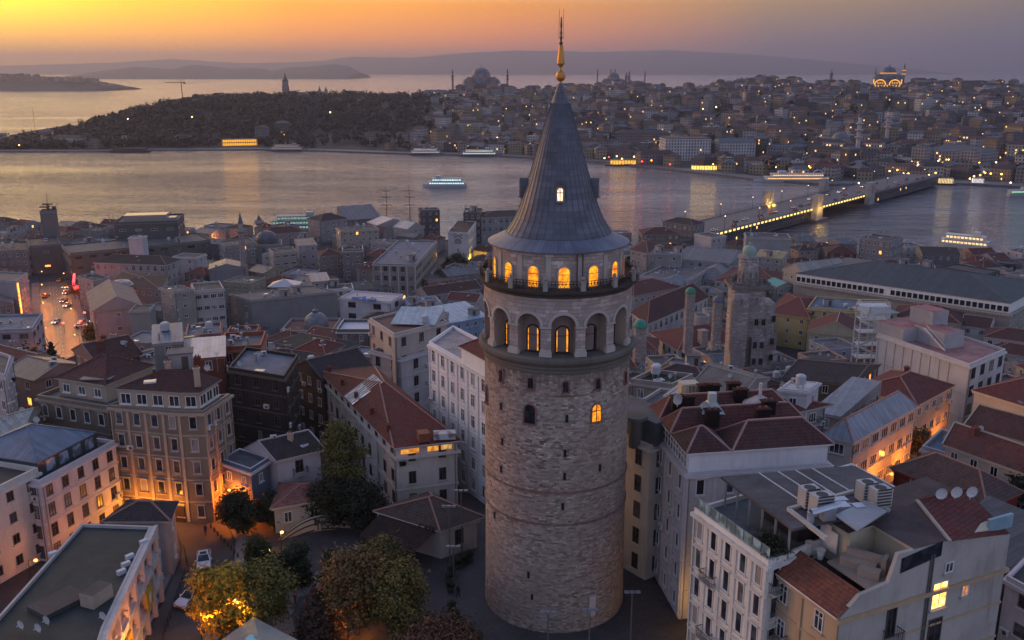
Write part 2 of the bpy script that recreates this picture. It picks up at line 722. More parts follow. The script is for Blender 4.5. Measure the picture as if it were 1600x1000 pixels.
WHITE = (.62, .60, .57)
CREAM = (.55, .47, .36)
BEIGE = (.42, .34, .26)
GREY = (.34, .33, .33)
DGREY = (.16, .155, .16)
PINK = (.44, .34, .32)
BROWN = (.15, .10, .075)
OCHRE = (.46, .33, .19)
BLUEG = (.25, .31, .42)
BRICK = (.26, .075, .05)
TRED = (.125, .029, .024)
TBRN = (.078, .030, .027)
TDRK = (.045, .032, .032)
MGREY = (.12, .135, .16)
MBLUE = (.12, .165, .235)
BIT = (.05, .05, .056)
BITL = (.105, .103, .11)
frame_w = plain((.66, .64, .62), .6)
frame_d = plain((.09, .06, .05), .6)
iron = plain((.02, .02, .022), .5)
steel = plain((.35, .36, .38), .4, .5)
# ---------------------------------------------------------------- setting: water, land, hills, haze
def grid_mesh(name, nu, nv, fn, mat, smooth=True):
    me = bpy.data.meshes.new(name)
    v = [fn(i / (nu - 1), j / (nv - 1)) for j in range(nv) for i in range(nu)]
    f = [(j * nu + i, j * nu + i + 1, (j + 1) * nu + i + 1, (j + 1) * nu + i) for j in range(nv - 1) for i in range(nu - 1)]
    me.from_pydata(v, [], f)
    me.materials.append(mat)
    if smooth:
        me.polygons.foreach_set("use_smooth", [True] * len(f))
    o = bpy.data.objects.new(name, me)
    COL.objects.link(o)
    return tag(o, kind="structure")


def water_mat():
    t = NT("water")
    p = t.pos()
    warp = t.noise(p, .004, 3, .6)
    n1 = t.noise(t.scale(p, (.045, .16, .1)), 1.0, 5, .65)
    n2 = t.noise(t.scale(p, (.35, .8, 1)), 1.0, 3, .6)
    calm = t.ramp(t.noise(t.scale(p, (.0022, .009, 1)), 1.0, 4, .6), [(.38, .35), (.66, 1.0)])
    n0 = t.noise(t.scale(p, (.014, .075, .1)), 1.0, 4, .7)
    h = t.math("MULTIPLY", t.math("ADD", t.math("MULTIPLY", n0, 2.2), t.math("ADD", n1, t.math("MULTIPLY", n2, .3))), calm)
    t.bump(h, 1.0, 3.2)
    m = t.base((.075, .068, .085), .10, 0, .5)
    t.p.inputs["IOR"].default_value = 1.7
    return m


sea_m = water_mat()
grid_mesh("water", 12, 12, lambda u, v: (lerp(-20000, 20000, u), lerp(150, 27000, v), SEA), sea_m)

NEAR_GROUND = ground_mat((.062, .056, .062))


def near_pt(u, v):
    x = lerp(-430, 520, u)
    y = lerp(-30, shore(x), v)
    return (x, y, T(x, y))


grid_mesh("ground", 96, 80, near_pt, NEAR_GROUND)
m = MB()
for i in range(60):
    xa, xb = lerp(-430, 520, i / 60), lerp(-430, 520, (i + 1) / 60)
    a, b = near_pt((xa + 430) / 950, 1), near_pt((xb + 430) / 950, 1)
    m.quad((b[0], b[1], b[2] + .25), (a[0], a[1], a[2] + .25), (a[0], a[1], -40), (b[0], b[1], -40))
    m.quad((a[0], a[1] - 1.2, a[2] + .25), (b[0], b[1] - 1.2, b[2] + .25), (b[0], b[1], b[2] + .25), (a[0], a[1], a[2] + .25))
tag(m.build("quay", bitumen((.2, .19, .19))), kind="structure")

FSHORE = sorted((G(px, py, SEA).x / G(px, py, SEA).y, G(px, py, SEA).y) for px, py in
                [(-500, 246), (-200, 241), (0, 238), (170, 238), (235, 236), (400, 235), (500, 237), (640, 242), (760, 244), (940, 255), (1060, 268), (1180, 282),
                 (1290, 290), (1420, 290), (1460, 287), (1600, 294), (1800, 302), (2200, 318)])
RIDGE = []
for px, py, d in [(-500, 232, 1150), (-200, 231, 1180), (0, 229, 1220), (60, 219, 1270), (120, 207, 1330), (200, 185, 1380), (250, 171, 1430), (330, 160, 1540), (450, 155, 1620),
                  (600, 154, 1700), (700, 152, 1800), (760, 147, 1900), (850, 150, 1900), (960, 141, 2000), (1060, 148, 1950), (1130, 140, 1920),
                  (1190, 134, 1880), (1280, 141, 1850), (1390, 143, 1750), (1500, 140, 1750), (1600, 144, 1700), (1800, 146, 1700), (2200, 150, 1700)]:
    q = PD(px, py, d)
    RIDGE.append((q.x / q.y, d, q.z))
R_D, R_Z = [(a, d) for a, d, z in RIDGE], [(a, z) for a, d, z in RIDGE]


def fprof(t, a):
    s = .55 * sstep(.05, .8, t) + .45 * sstep(.15, 1.0, t)
    return s


def far_z(x, y):
    a = x / y
    ys, yr, zr = interp(FSHORE, a), interp(R_D, a), interp(R_Z, a)
    t = (y - ys) / (yr - ys)
    if t < 0:
        return -40
    if t <= 1:
        n = mnoise.noise((x * .006, y * .006, 3.1)) * 4.5 * sstep(.15, .5, t) * sstep(0, 25, zr + 36)
        return -34.6 + (zr + 34.6) * fprof(t, a) + n * (1 - sstep(.85, 1, t))
    return lerp(zr, -40, sstep(1.0, 1.0 + 550 / (yr - ys), t))


def far_pt(u, v):
    a = lerp(-.82, .82, u)
    ys, yr = interp(FSHORE, a), interp(R_D, a)
    y = lerp(ys, yr + 560, v)
    x = a * y
    return (x, y, far_z(x, y) if v > 0 else -34.6)


def far_ground():
    t = NT("far_ground")
    p = t.pos()
    n = t.noise(p, .02, 6, .65)
    col = t.ramp(n, [(.3, (.03, .03, .028)), (.5, (.05, .048, .046)), (.7, (.09, .085, .08))])
    return t.base(col, .9)


fgm = far_ground()
grid_mesh("hills", 150, 60, far_pt, fgm)
m = MB()
for i in range(120):
    aa, ab = lerp(-.82, .82, i / 120), lerp(-.82, .82, (i + 1) / 120)
    ya, yb = interp(FSHORE, aa), interp(FSHORE, ab)
    m.quad((ab * yb, yb, -34.3), (aa * ya, ya, -34.3), (aa * ya, ya, -40), (ab * yb, yb, -40))
    m.quad((aa * ya, ya, -34.3), (ab * yb, yb, -34.3), (ab * (yb + 22), yb + 22, -34.3), (aa * (ya + 22), ya + 22, -34.3))
tag(m.build("quay", bitumen((.14, .135, .14))), kind="structure")

hill_m = plain((.07, .08, .075), .95)


def ridge_land(name, outline, dist, thick, base_py=None):
    """a far range: crest line from its outline at its own distance, sloping to the sea in front and behind"""
    pts = [PD(px, py, dist) for px, py in outline]
    n = 9
    me_v, me_f = [], []
    for i, p in enumerate(pts):
        k = p.x / p.y
        for j in range(n):
            t = j / (n - 1) * 2 - 1
            yy = dist + t * thick
            hgt = (p.z - SEA) * (1 - abs(t) ** 1.3) * (1 + .12 * mnoise.noise((i * .9, j * .7, dist * .001)) * (1 if 0 < j < n - 1 and j != n // 2 else 0))
            me_v.append((k * dist + mnoise.noise((i * .5, j * .6, 2)) * 40, yy, SEA - 2 + hgt))
    for i in range(len(pts) - 1):
        for j in range(n - 1):
            a = i * n + j
            me_f.append((a, a + n, a + n + 1, a + 1))
    me = bpy.data.meshes.new(name)
    me.from_pydata(me_v, [], me_f)
    me.materials.append(hill_m)
    me.polygons.foreach_set("use_smooth", [True] * len(me_f))
    o = bpy.data.objects.new(name, me)
    COL.objects.link(o)
    return tag(o, kind="structure")


def dense(o, k=6, amp=.7):
    out = []
    for (xa, ya), (xb, yb) in zip(o, o[1:]):
        for i in range(k):
            t = i / k
            x = lerp(xa, xb, t)
            out.append((x, lerp(ya, yb, t) + mnoise.noise((x * .07, ya * .3, 1.0)) * amp))
    return out + [o[-1]]


ridge_land("hills", dense([(140, 114), (165, 110), (210, 104), (245, 106), (270, 108), (300, 101), (330, 103), (360, 107), (400, 105.5), (432, 110.5), (450, 105), (490, 103), (525, 99.5), (545, 104), (562, 113)], 5, .5), 10500, 1000)
ridge_land("hills", dense([(1108, 108), (1122, 104.5), (1133, 102), (1143, 101.5), (1150, 106), (1158, 109)], 4, .4), 18000, 500)
ridge_land("mountains", dense([(-500, 104), (-200, 103), (0, 102.5), (100, 100), (175, 97.5), (270, 92), (320, 95), (380, 98.5), (440, 97.5), (500, 95), (550, 88.5), (640, 90), (725, 82.5), (800, 79), (870, 79.5), (940, 81),
                         (1040, 78.5), (1120, 82), (1190, 86), (1260, 92), (1330, 99), (1420, 107)], 6, .8), 20000, 2200)
ridge_land("terrain", dense([(-700, 122), (-300, 121), (0, 123), (40, 122.5), (90, 124), (140, 125), (165, 128), (180, 132), (192, 137)], 5, .6), 4600, 300)

# air
hz_m = bpy.data.materials.new("haze")
hz_m.use_nodes = True
hn, hl = hz_m.node_tree.nodes, hz_m.node_tree.links
hn.clear()
pv = hn.new("ShaderNodeVolumePrincipled")
pv.inputs["Color"].default_value = (.46, .48, .62, 1)
pv.inputs["Density"].default_value = HAZE_D = 1.0e-4
pv.inputs["Anisotropy"].default_value = .55
ho = hn.new("ShaderNodeOutputMaterial")
hl.new(pv.outputs[0], ho.inputs["Volume"])
m = MB()
m.prism([(-25000, -400), (25000, -400), (25000, 28500), (-25000, 28500)], -41.5, 470, bottom=True)
hz = m.build("haze", hz_m)
tag(hz, kind="stuff", label="thin evening haze over the city and the sea", cat="haze")
# ---------------------------------------------------------------- windows, roof pieces and houses
PANES = [glass(), glass((.02, .022, .03), .2), glass((.05, .05, .055), .3), glass((.012, .013, .016), .1), glass((.09, .085, .08), .4), plain((.26, .24, .22), .8), glass((.025, .03, .04), .08)]
LITW = lit((1.0, .42, .06), 2.2)
LITY = lit((1.0, .70, .22), 1.6)
_wc = {}


def arch_pts(w, h, n=8):
    """outline of a round-headed opening, counter-clockwise seen from outside, foot at z=0"""
    r = w / 2
    pts = [(-r, 0), (r, 0)]
    for k in range(n + 1):
        t = pi * k / n
        pts.append((r * cos(t), h - r + r * sin(t)))
    return pts


def window_mesh(kind, w, h, fm, sm):
    key = ("w", kind, w, h, fm.name, sm.name)
    if key in _wc:
        return _wc[key]
    m = MB()
    f = .09 if kind != "thin" else .06
    if kind.startswith("arch"):
        o, i_ = arch_pts(w + .3, h + .15), arch_pts(w, h)
        n = len(o)
        for k in range(n):
            j = (k + 1) % n
            if k == 0:
                continue
            m.quad((o[k][0], -.10, o[k][1]), (o[j][0], -.10, o[j][1]), (i_[j][0], -.10, i_[j][1]), (i_[k][0], -.10, i_[k][1]), 1)
            m.quad((o[j][0], -.10, o[j][1]), (o[k][0], -.10, o[k][1]), (o[k][0], .02, o[k][1]), (o[j][0], .02, o[j][1]), 1)
            m.quad((i_[k][0], -.10, i_[k][1]), (i_[j][0], -.10, i_[j][1]), (i_[j][0], -.02, i_[j][1]), (i_[k][0], -.02, i_[k][1]), 1)
        if kind == "archo":
            m.box(0, -.05, h * .62, w, .05, .05, m=0)
        else:
            m.box(0, -.05, 0, .07, .05, h, m=0)
            m.box(0, -.05, h * .6, w, .05, .07, m=0)
    else:
        for sx in (-1, 1):
            m.box(sx * (w / 2 - f / 2), -.035, 0, f, .09, h, m=0)
        m.box(0, -.035, h - f, w - 2 * f - .004, .088, f, m=0)
        m.box(0, -.035, 0, w - 2 * f - .004, .088, f, m=0)
        if kind in ("two", "cross", "four"):
            m.box(0, -.032, f + .002, .07, .07, h - 2 * f - .004, m=0)
        if kind == "three":
            for sx in (-1, 1):
                m.box(sx * w / 6, -.032, f + .002, .07, .07, h - 2 * f - .004, m=0)
        if kind in ("cross", "four"):
            for q in ([.68] if kind == "cross" else [.35, .68]):
                for sx in (-1, 1):
                    m.box(sx * (w / 4 - .005), -.032, h * q, w / 2 - f - .04, .06, .06, m=0)
    m.box(0, -.12, -.14, w + .3, .26, .13, m=1, bottom=True)
    if kind == "hood":
        m.box(0, -.16, h + .15, w + .5, .34, .14, m=1, bottom=True)
        m.box(0, -.05, h + .002, w + .1, .1, .145, m=1)
    _wc[key] = m.mesh("window", [fm, sm])
    return _wc[key]


def pane_mesh(kind, w, h, pm):
    key = ("p", kind == "arch", w, h, pm.name)
    if key in _wc:
        return _wc[key]
    m = MB()
    if kind == "arch":
        m.poly([(x, -.02, z) for x, z in arch_pts(w, h)])
    else:
        m.quad((-w / 2 + .05, -.012, .05), (w / 2 - .05, -.012, .05), (w / 2 - .05, -.012, h - .05), (-w / 2 + .05, -.012, h - .05))
    _wc[key] = m.mesh("pane", [pm])
    return _wc[key]


def dish_mesh():
    m = MB()
    prof = [(0.02, 0), (.25, .03), (.45, .11)]
    n = 10
    for i in range(2):
        for k in range(n):
            a, b = 2 * pi * k / n, 2 * pi * (k + 1) / n
            (r0, z0), (r1, z1) = prof[i], prof[i + 1]
            m.quad((r0 * cos(a), -z0, .7 + r0 * sin(a)), (r0 * cos(b), -z0, .7 + r0 * sin(b)), (r1 * cos(b), -z1, .7 + r1 * sin(b)), (r1 * cos(a), -z1, .7 + r1 * sin(a)))
    m.tube((0, .05, 0), (0, .05, .7), .035, n=5)
    m.tube((0, 0, .5), (0, -.45, .72), .015, n=4)
    m.box(0, -.48, .68, .08, .12, .08)
    return m.mesh("satellite_dish", [plain((.5, .5, .5), .5)])


def ac_mesh():
    m = MB()
    m.box(0, 0, .1, .9, .38, .65, m=0)
    m.box(-.3, 0, 0, .08, .3, .1, m=1)
    m.box(.3, 0, 0, .08, .3, .1, m=1)
    n = 12
    m.poly([(.15 + .24 * cos(2 * pi * k / n), -.195, .42 + .24 * sin(2 * pi * k / n)) for k in range(n)], 1)
    return m.mesh("air_conditioner", [plain((.5, .5, .5), .6), frame_d])


def chim_mesh(c):
    m = MB()
    m.box(0, 0, -1, .8, .6, 2.5, m=0)
    m.box(0, 0, 1.502, 1.0, .8, .16, m=0, bottom=True)
    m.tube((-.18, 0, 1.66), (-.18, 0, 2.0), .11, n=6, m=1)
    m.tube((.18, 0, 1.66), (.18, 0, 2.0), .11, n=6, m=1)
    return m.mesh("chimney", [plaster(c, .8), plain(BRICK)])


def tank_mesh():
    m = MB()
    for a in (-.4, .4):
        for b in (-.4, .4):
            m.box(a, b, 0, .1, .1, .7)
    m.lathe([(.7, .7), (.75, .75), (.75, 1.9), (.5, 2.1), (0, 2.15)], 12)
    return m.mesh("water_tank", [plain((.4, .42, .45), .5)])


def hut_mesh(c):
    m = MB()
    m.box(0, 0, 0, 3.2, 2.6, 2.3, m=0)
    m.box(0, 0, 2.302, 3.6, 3.0, .16, m=1, bottom=True)
    m.box(.6, -1.31, .02, .9, .06, 1.9, m=2)
    return m.mesh("roof_hut", [plaster(c, .6), bitumen(BITL), frame_d])


def vent_mesh():
    m = MB()
    m.tube((0, 0, -.3), (0, 0, 1.1), .16, n=8)
    m.lathe([(.3, 1.1), (.3, 1.18), (0, 1.42)], 8)
    return m.mesh("vent_pipe", [steel])


def aerial_mesh():
    m = MB()
    m.tube((0, 0, -.2), (0, 0, 2.6), .03, n=4)
    for k in range(5):
        m.bar((-.45 + .03 * k, -.5 + .25 * k, 2.45), (.45 - .03 * k, -.5 + .25 * k, 2.45), .025)
    m.bar((0, -.6, 2.45), (0, .6, 2.45), .03)
    return m.mesh("aerial", [steel])


def skyl_mesh():
    m = MB()
    m.box(0, 0, 0, 1.6, 1.1, .22, m=0)
    m.quad((-.7, -.45, .224), (.7, -.45, .224), (.7, .45, .224), (-.7, .45, .224), 1)
    return m.mesh("skylight", [frame_w, glass((.10, .13, .18), .1)])


def tarp_mesh(c):
    m = MB()
    rr = random.Random(3)
    n = 6
    P = [[(-1.6 + 3.2 * i / n, -1.1 + 2.2 * j / n, .12 + .35 * rr.random()) for i in range(n + 1)] for j in range(n + 1)]
    for j in range(n):
        for i in range(n):
            m.quad(P[j][i], P[j][i + 1], P[j + 1][i + 1], P[j + 1][i])
    return m.mesh("tarpaulin", [plain(c, .6)])


PROTO = dict(satellite_dish=dish_mesh(), air_conditioner=ac_mesh(), chimney=chim_mesh(BEIGE), brick_chimney=chim_mesh(BRICK), dark_chimney=chim_mesh((.055, .03, .027)), water_tank=tank_mesh(), roof_hut=hut_mesh(GREY), vent_pipe=vent_mesh(),
             aerial=aerial_mesh(), skylight=skyl_mesh(), tarpaulin=tarp_mesh((.06, .17, .42)))


def offset_poly(P, d):
    n = len(P)
    out = []
    for i in range(n):
        a, b, c = Vector(P[i - 1][:2]), Vector(P[i][:2]), Vector(P[(i + 1) % n][:2])
        e1, e2 = (b - a).normalized(), (c - b).normalized()
        n1, n2 = Vector((e1.y, -e1.x)), Vector((e2.y, -e2.x))
        k = 1 + n1.dot(n2)
        o = (n1 + n2) / max(k, .35)
        out.append((b.x + o.x * d, b.y + o.y * d))
    return out


def area2(P):
    return sum(P[i][0] * P[(i + 1) % len(P)][1] - P[(i + 1) % len(P)][0] * P[i][1] for i in range(len(P)))


FOOT = []                                               # footprints already taken, for the in-fill


def solve_h(px, py, h):
    z = -h
    for _ in range(40):
        p = G(px, py, z)
        z = z * .5 + .5 * (T(p.x, p.y) + h)
    return z


def roof_mesh(kind, E, ze, rh, mats, axis=0, thick=.16):
    """E: four eave corners (A, B, C, D); mats: roof, fascia/gable wall"""
    m = MB()
    A, Bq, C, D = [Vector((p[0], p[1], ze)) for p in E]
    up = Vector((0, 0, rh))
    if kind == "flat4":
        m.quad(A, Bq, C, D, 0)
    if axis == 1:
        A, Bq, C, D = Bq, C, D, A
    # ridge runs parallel to A-B, between the middles of sides D-A and B-C
    p, q = (A + D) / 2 + up, (Bq + C) / 2 + up
    if kind == "hip":
        w = (D - A).length / 2
        L = (q - p).length
        k = min(.46, w * .95 / L)
        d = (q - p)
        p, q = p + d * k, q - d * k
    if kind == "pyramid":
        p = q = (A + Bq + C + D) / 4 + up
    if kind == "shed":
        m.quad(A, Bq, C + up, D + up, 0)
        m.poly([Bq, C, C + up], 1)
        m.poly([D, A, D + up], 1)
        m.quad(C, D, D + up, C + up, 1)
    else:
        if kind == "pyramid":
            for a, b in ((A, Bq), (Bq, C), (C, D), (D, A)):
                m.poly([a, b, p], 0)
        else:
            m.quad(A, Bq, q, p, 0)
            m.quad(C, D, p, q, 0)
            m.poly([Bq, C, q], 0 if kind == "hip" else 1)
            m.poly([D, A, p], 0 if kind == "hip" else 1)
            if kind in ("hip", "gable"):
                m.bar(p, q, .26, .16, 2)
            if kind == "hip":
                for a, b in ((A, p), (D, p), (Bq, q), (C, q)):
                    m.bar(a, b, .24, .14, 2)
            else:
                for a, b in ((A, p), (D, p), (Bq, q), (C, q)):
                    m.bar(a, b, .2, .2, 2)
    t = Vector((0, 0, -thick))
    for a, b in ((A, Bq), (Bq, C), (C, D), (D, A)):
        m.quad(a + t, b + t, b, a, 1)
    m.quad(D + t, C + t, Bq + t, A + t, 1)
    return m


def B(name, label, pts, h, roof, wall, depth=12, cat="building", floors=None, win="two", ww=1.1, wh=1.6, gap=2.7, fm=None, sm=None, hero=False, skip0=False,
      clutter=0, trim=None, group=None, cornice=True, sides=None, ze=None, litp=.02, chim=0, pier=False, seed=None, wmat=None, balc=0.0, drop=3.0, blank=(), winrows=None):
    rr = random.Random(seed if seed is not None else int(pts[0][0] * 7 + pts[0][1] * 13))
    if ze is None:
        bx = pts[1] if len(pts) > 2 else ((pts[0][0] + pts[1][0]) / 2, (pts[0][1] + pts[1][1]) / 2)
        ze = solve_h(bx[0], bx[1], h)
    P = [G(px, py, ze) for px, py in pts]
    P = [(p.x, p.y) for p in P]
    if len(P) == 2:
        e = Vector((P[1][0] - P[0][0], P[1][1] - P[0][1])).normalized()
        nin = Vector((-e.y, e.x)) * depth
        P = P + [(P[1][0] + nin.x, P[1][1] + nin.y), (P[0][0] + nin.x, P[0][1] + nin.y)]
    elif len(P) == 3:
        P.append((P[0][0] + P[2][0] - P[1][0], P[0][1] + P[2][1] - P[1][1]))
    if area2(P) < 0:
        print("CW footprint", name, label)
    FOOT.append(P)
    cx, cy = sum(p[0] for p in P) / len(P), sum(p[1] for p in P) / len(P)
    zb = ze - h
    root = thing(name, label, cat, (cx, cy, zb), group=group)
    sh = (cx, cy, zb)
    W_ = plaster(wall, .6) if wmat is None else wmat
    trimm = plain(trim) if trim else plain(mul(wall, 1.12), .8)
    fm = fm or frame_w
    sm = sm or trimm
    n = len(P)
    kind = roof[0]
    par = roof[2] if kind == "flat" else 0
    # walls: four faces and, for flat roofs, the inner side of the parapet
    m = MB()
    zlo = zb - drop
    for i in range(n):
        a, b = P[i], P[(i + 1) % n]
        m.quad((a[0], a[1], zlo), (b[0], b[1], zlo), (b[0], b[1], ze + par), (a[0], a[1], ze + par))
    if par:
        I = offset_poly(P, -.28)
        for i in range(n):
            j = (i + 1) % n
            a, b, c, d = P[i], P[j], I[j], I[i]
            m.quad((a[0], a[1], ze + par), (b[0], b[1], ze + par), (c[0], c[1], ze + par), (d[0], d[1], ze + par), 1)
            m.quad((c[0], c[1], ze - .1), (d[0], d[1], ze - .1), (d[0], d[1], ze + par), (c[0], c[1], ze + par), 0)
    m.build("wall", [W_, trimm], root, shift=sh)
    if kind == "flat":
        m = MB()
        m.poly([(p[0], p[1], ze) for p in offset_poly(P, -.27)])
        m.build("roof", roof[1], root, shift=sh)
    else:
        ov = roof[3] if len(roof) > 3 else .45
        E = offset_poly(P, ov)
        ax = roof[4] if len(roof) > 4 else 0
        m = roof_mesh(kind, E, ze + .02, roof[2], None, ax)
        m.build("roof", [roof[1], W_ if kind in ("gable", "shed") else trimm, plain(mul(wall, .8)) if kind != "hip" else plain((.30, .15, .12))], root, shift=sh)
    fl = floors or max(1, round(h / 3.3))
    fh = h / fl
    if cornice:
        m = MB()
        for zc, out, hh in [(ze - .42, .30, .36)] + ([(zb + fh * k - .12, .10, .2) for k in range(1, fl)] if hero else []):
            O = offset_poly(P, out)
            Iq = offset_poly(P, -.02)
            for i in range(n):
                j = (i + 1) % n
                a, b, c, d = O[i], O[j], Iq[j], Iq[i]
                m.quad((a[0], a[1], zc), (b[0], b[1], zc), (b[0], b[1], zc + hh), (a[0], a[1], zc + hh))
                m.quad((a[0], a[1], zc + hh), (b[0], b[1], zc + hh), (c[0], c[1], zc + hh), (d[0], d[1], zc + hh))
                m.quad((b[0], b[1], zc), (a[0], a[1], zc), (d[0], d[1], zc), (c[0], c[1], zc))
        m.build("cornice", trimm, root, shift=sh)
    # windows on the sides that can be seen from about here
    nw = 0
    for i in range(n):
        a, b = Vector((*P[i], 0)), Vector((*P[(i + 1) % n], 0))
        e = b - a
        L = e.length
        if L < 2.2 or i in blank:
            continue
        e.normalize()
        nrm = Vector((e.y, -e.x, 0))
        mid = (a + b) / 2
        if nrm.dot(Vector((-mid.x, -mid.y, 0)).normalized()) < -.05:
            continue
        nc = max(1, int((L - .6) / gap))
        sp = L / nc
        th = atan2(nrm.x, -nrm.y)
        for f in range(1 if skip0 else 0, fl):
            if winrows and f not in winrows:
                continue
            for c in range(nc):
                q = a + e * (sp * (c + .5))
                z = zb + fh * f + max(.45, (fh - wh) * .55) + .12
                pp = project((q.x, q.y, z))
                if not (-60 < pp[0] < 1660 and -40 < pp[1] < 1050):
                    continue
                if nw >= 98:
                    break
                nw += 1
                wd = inst("window", window_mesh(win, ww, wh, fm, sm), root, (q.x - cx, q.y - cy, z - zb), th)
                pm = LITW if rr.random() < litp else PANES[rr.choice((0, 0, 0, 1, 1, 3, 3, 6, 6, 2, 2, 4, 5))]
                inst("pane", pane_mesh(win, ww, wh, pm), wd, (0, 0, 0))
                if rr.random() < balc:
                    inst("balcony", balcony_mesh(ww + .9), root, (q.x - cx, q.y - cy, z - zb - .3), th)
        if group is None and fl >= 3 and L > 5:
            for _ in range(rr.randrange(1, 4)):
                c = rr.randrange(nc + 1)
                q = a + e * min(max(sp * c, .8), L - .8)
                inst("air_conditioner", PROTO["air_conditioner"], root, (q.x - cx + nrm.x * .28, q.y - cy + nrm.y * .28, fh * rr.randrange(1, fl) + .5), th)
            q = a + e * rr.choice((.35, L - .35))
            m = MB()
            m.tube((q.x + nrm.x * .14, q.y + nrm.y * .14, zb - 1), (q.x + nrm.x * .14, q.y + nrm.y * .14, ze - .45), .075, n=6)
            m.build("drainpipe", plain(mul(wall, .45)), root, shift=sh)
        if pier and L > 4:
            m = MB()
            for c in range(nc + 1):
                q = a + e * min(max(sp * c, .25), L - .25)
                m.box(q.x, q.y, zb + .2, .42, .26, h - .7, th)
            m.build("pilaster", trimm, root, shift=sh)
    # roof pieces
    A, Bv, D = Vector(P[0]), Vector(P[1]), Vector(P[-1])
    kinds = ["air_conditioner", "satellite_dish", "vent_pipe", "water_tank", "aerial", "satellite_dish", "roof_hut", "skylight", "air_conditioner"]
    for k in range(clutter):
        kd = rr.choice(kinds)
        uu, vv = .1 + .8 * rr.random(), .12 + .76 * rr.random()
        q = A + (Bv - A) * uu + (D - A) * vv
        zz = ze + .004
        if kind in ("hip", "gable"):
            if kd in ("roof_hut", "water_tank"):
                kd = "aerial"
            s = vv if ax == 0 else uu
            zz = ze + roof[2] * (1 - abs(2 * s - 1)) * .9 - .1
            if kind == "hip":
                s2 = uu if ax == 0 else vv
                zz = ze + roof[2] * min(1 - abs(2 * s - 1), (1 - abs(2 * s2 - 1)) * 1.6) * .9 - .15
        inst(kd, PROTO[kd], root, (q.x - cx, q.y - cy, zz - zb), rr.uniform(-.6, .6))
    for k in range(chim):
        uu, vv = .15 + .7 * rr.random(), .25 + .5 * rr.random()
        q = A + (Bv - A) * uu + (D - A) * vv
        zz = ze + (roof[2] * .45 if kind != "flat" else .5)
        inst("chimney", PROTO[rr.choice(["chimney", "brick_chimney", "chimney"])], root, (q.x - cx, q.y - cy, zz - zb), rr.uniform(-.2, .2))
    root["ze"] = ze
    return root, P, ze, zb


def balcony_mesh(w):
    key = ("balc", round(w, 2))
    if key in _wc:
        return _wc[key]
    m = MB()
    m.box(0, -.45, 0, w, .9, .14, m=0, bottom=True)
    m.bar((-w / 2, -.88, 1.1), (w / 2, -.88, 1.1), .05, m=1)
    for s in (-1, 1):
        m.bar((s * w / 2, -.88, 1.1), (s * w / 2, 0, 1.1), .05, m=1)
    n = int(w / .16)
    for k in range(n + 1):
        x = -w / 2 + w * k / n
        m.bar((x, -.88, .14), (x, -.88, 1.1), .025, m=1)
    for s in (-1, 1):
        for k in range(1, 5):
            m.bar((s * w / 2, -.88 + .2 * k, .14), (s * w / 2, -.88 + .2 * k, 1.1), .025, m=1)
    _wc[key] = m.mesh("balcony", [plain((.4, .38, .36)), iron])
    return _wc[key]
# ---------------------------------------------------------------- the round stone tower
TX, TY = 5.04, 99.5
tower = thing("stone_tower", "tall round stone tower with pointed lead cone roof and glowing arched windows", "tower", (TX, TY, 0))
STONE = masonry((.40, .338, .288), .46, .215, .78, 33.8)
STONE_F = masonry((.44, .385, .34), .95, .42, .25)
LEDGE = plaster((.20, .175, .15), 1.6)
LEADM = lead((.12, .125, .15))
LEAD2 = seam((.15, .165, .215), .42, .5)
GOLD = plain((.55, .25, .055), .45, .6)
LITT = lit((1.0, .385, .004), .9)
DARKG = PANES[0]
AX = -92.9


def ta(deg):
    return radians(AX + deg)


NB, A0 = 14, 4.5
STEP = 360.0 / NB

m = MB()
m.lathe([(8.35, -3), (8.30, 0), (8.2, 4), (8.12, 13.0), (8.10, 30.4)], 96)
m.build("wall", STONE, tower, smooth=True)
for z0, r in ((13.15, 8.2), (16.9, 8.19)):
    m = MB()
    m.lathe([(r - .12, z0), (r + .06, z0 + .03), (r + .06, z0 + .20), (r - .12, z0 + .26)], 96)
    m.build("string_course", masonry((.25, .17, .145), .5, .2, .4), tower)
m = MB()
m.lathe([(8.0, 30.35), (8.22, 30.5), (8.22, 30.85), (8.34, 30.95), (8.36, 31.25), (8.62, 31.5), (8.78, 31.75), (8.78, 32.05), (8.5, 32.25), (6.8, 32.36)], 96)
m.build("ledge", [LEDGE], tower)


def cyl(u, z, r):
    """u metres round the shaft at r = 8.1, from the middle of the bay that faces the camera"""
    t = ta(A0) + u / 8.1
    return (r * cos(t), r * sin(t), z)


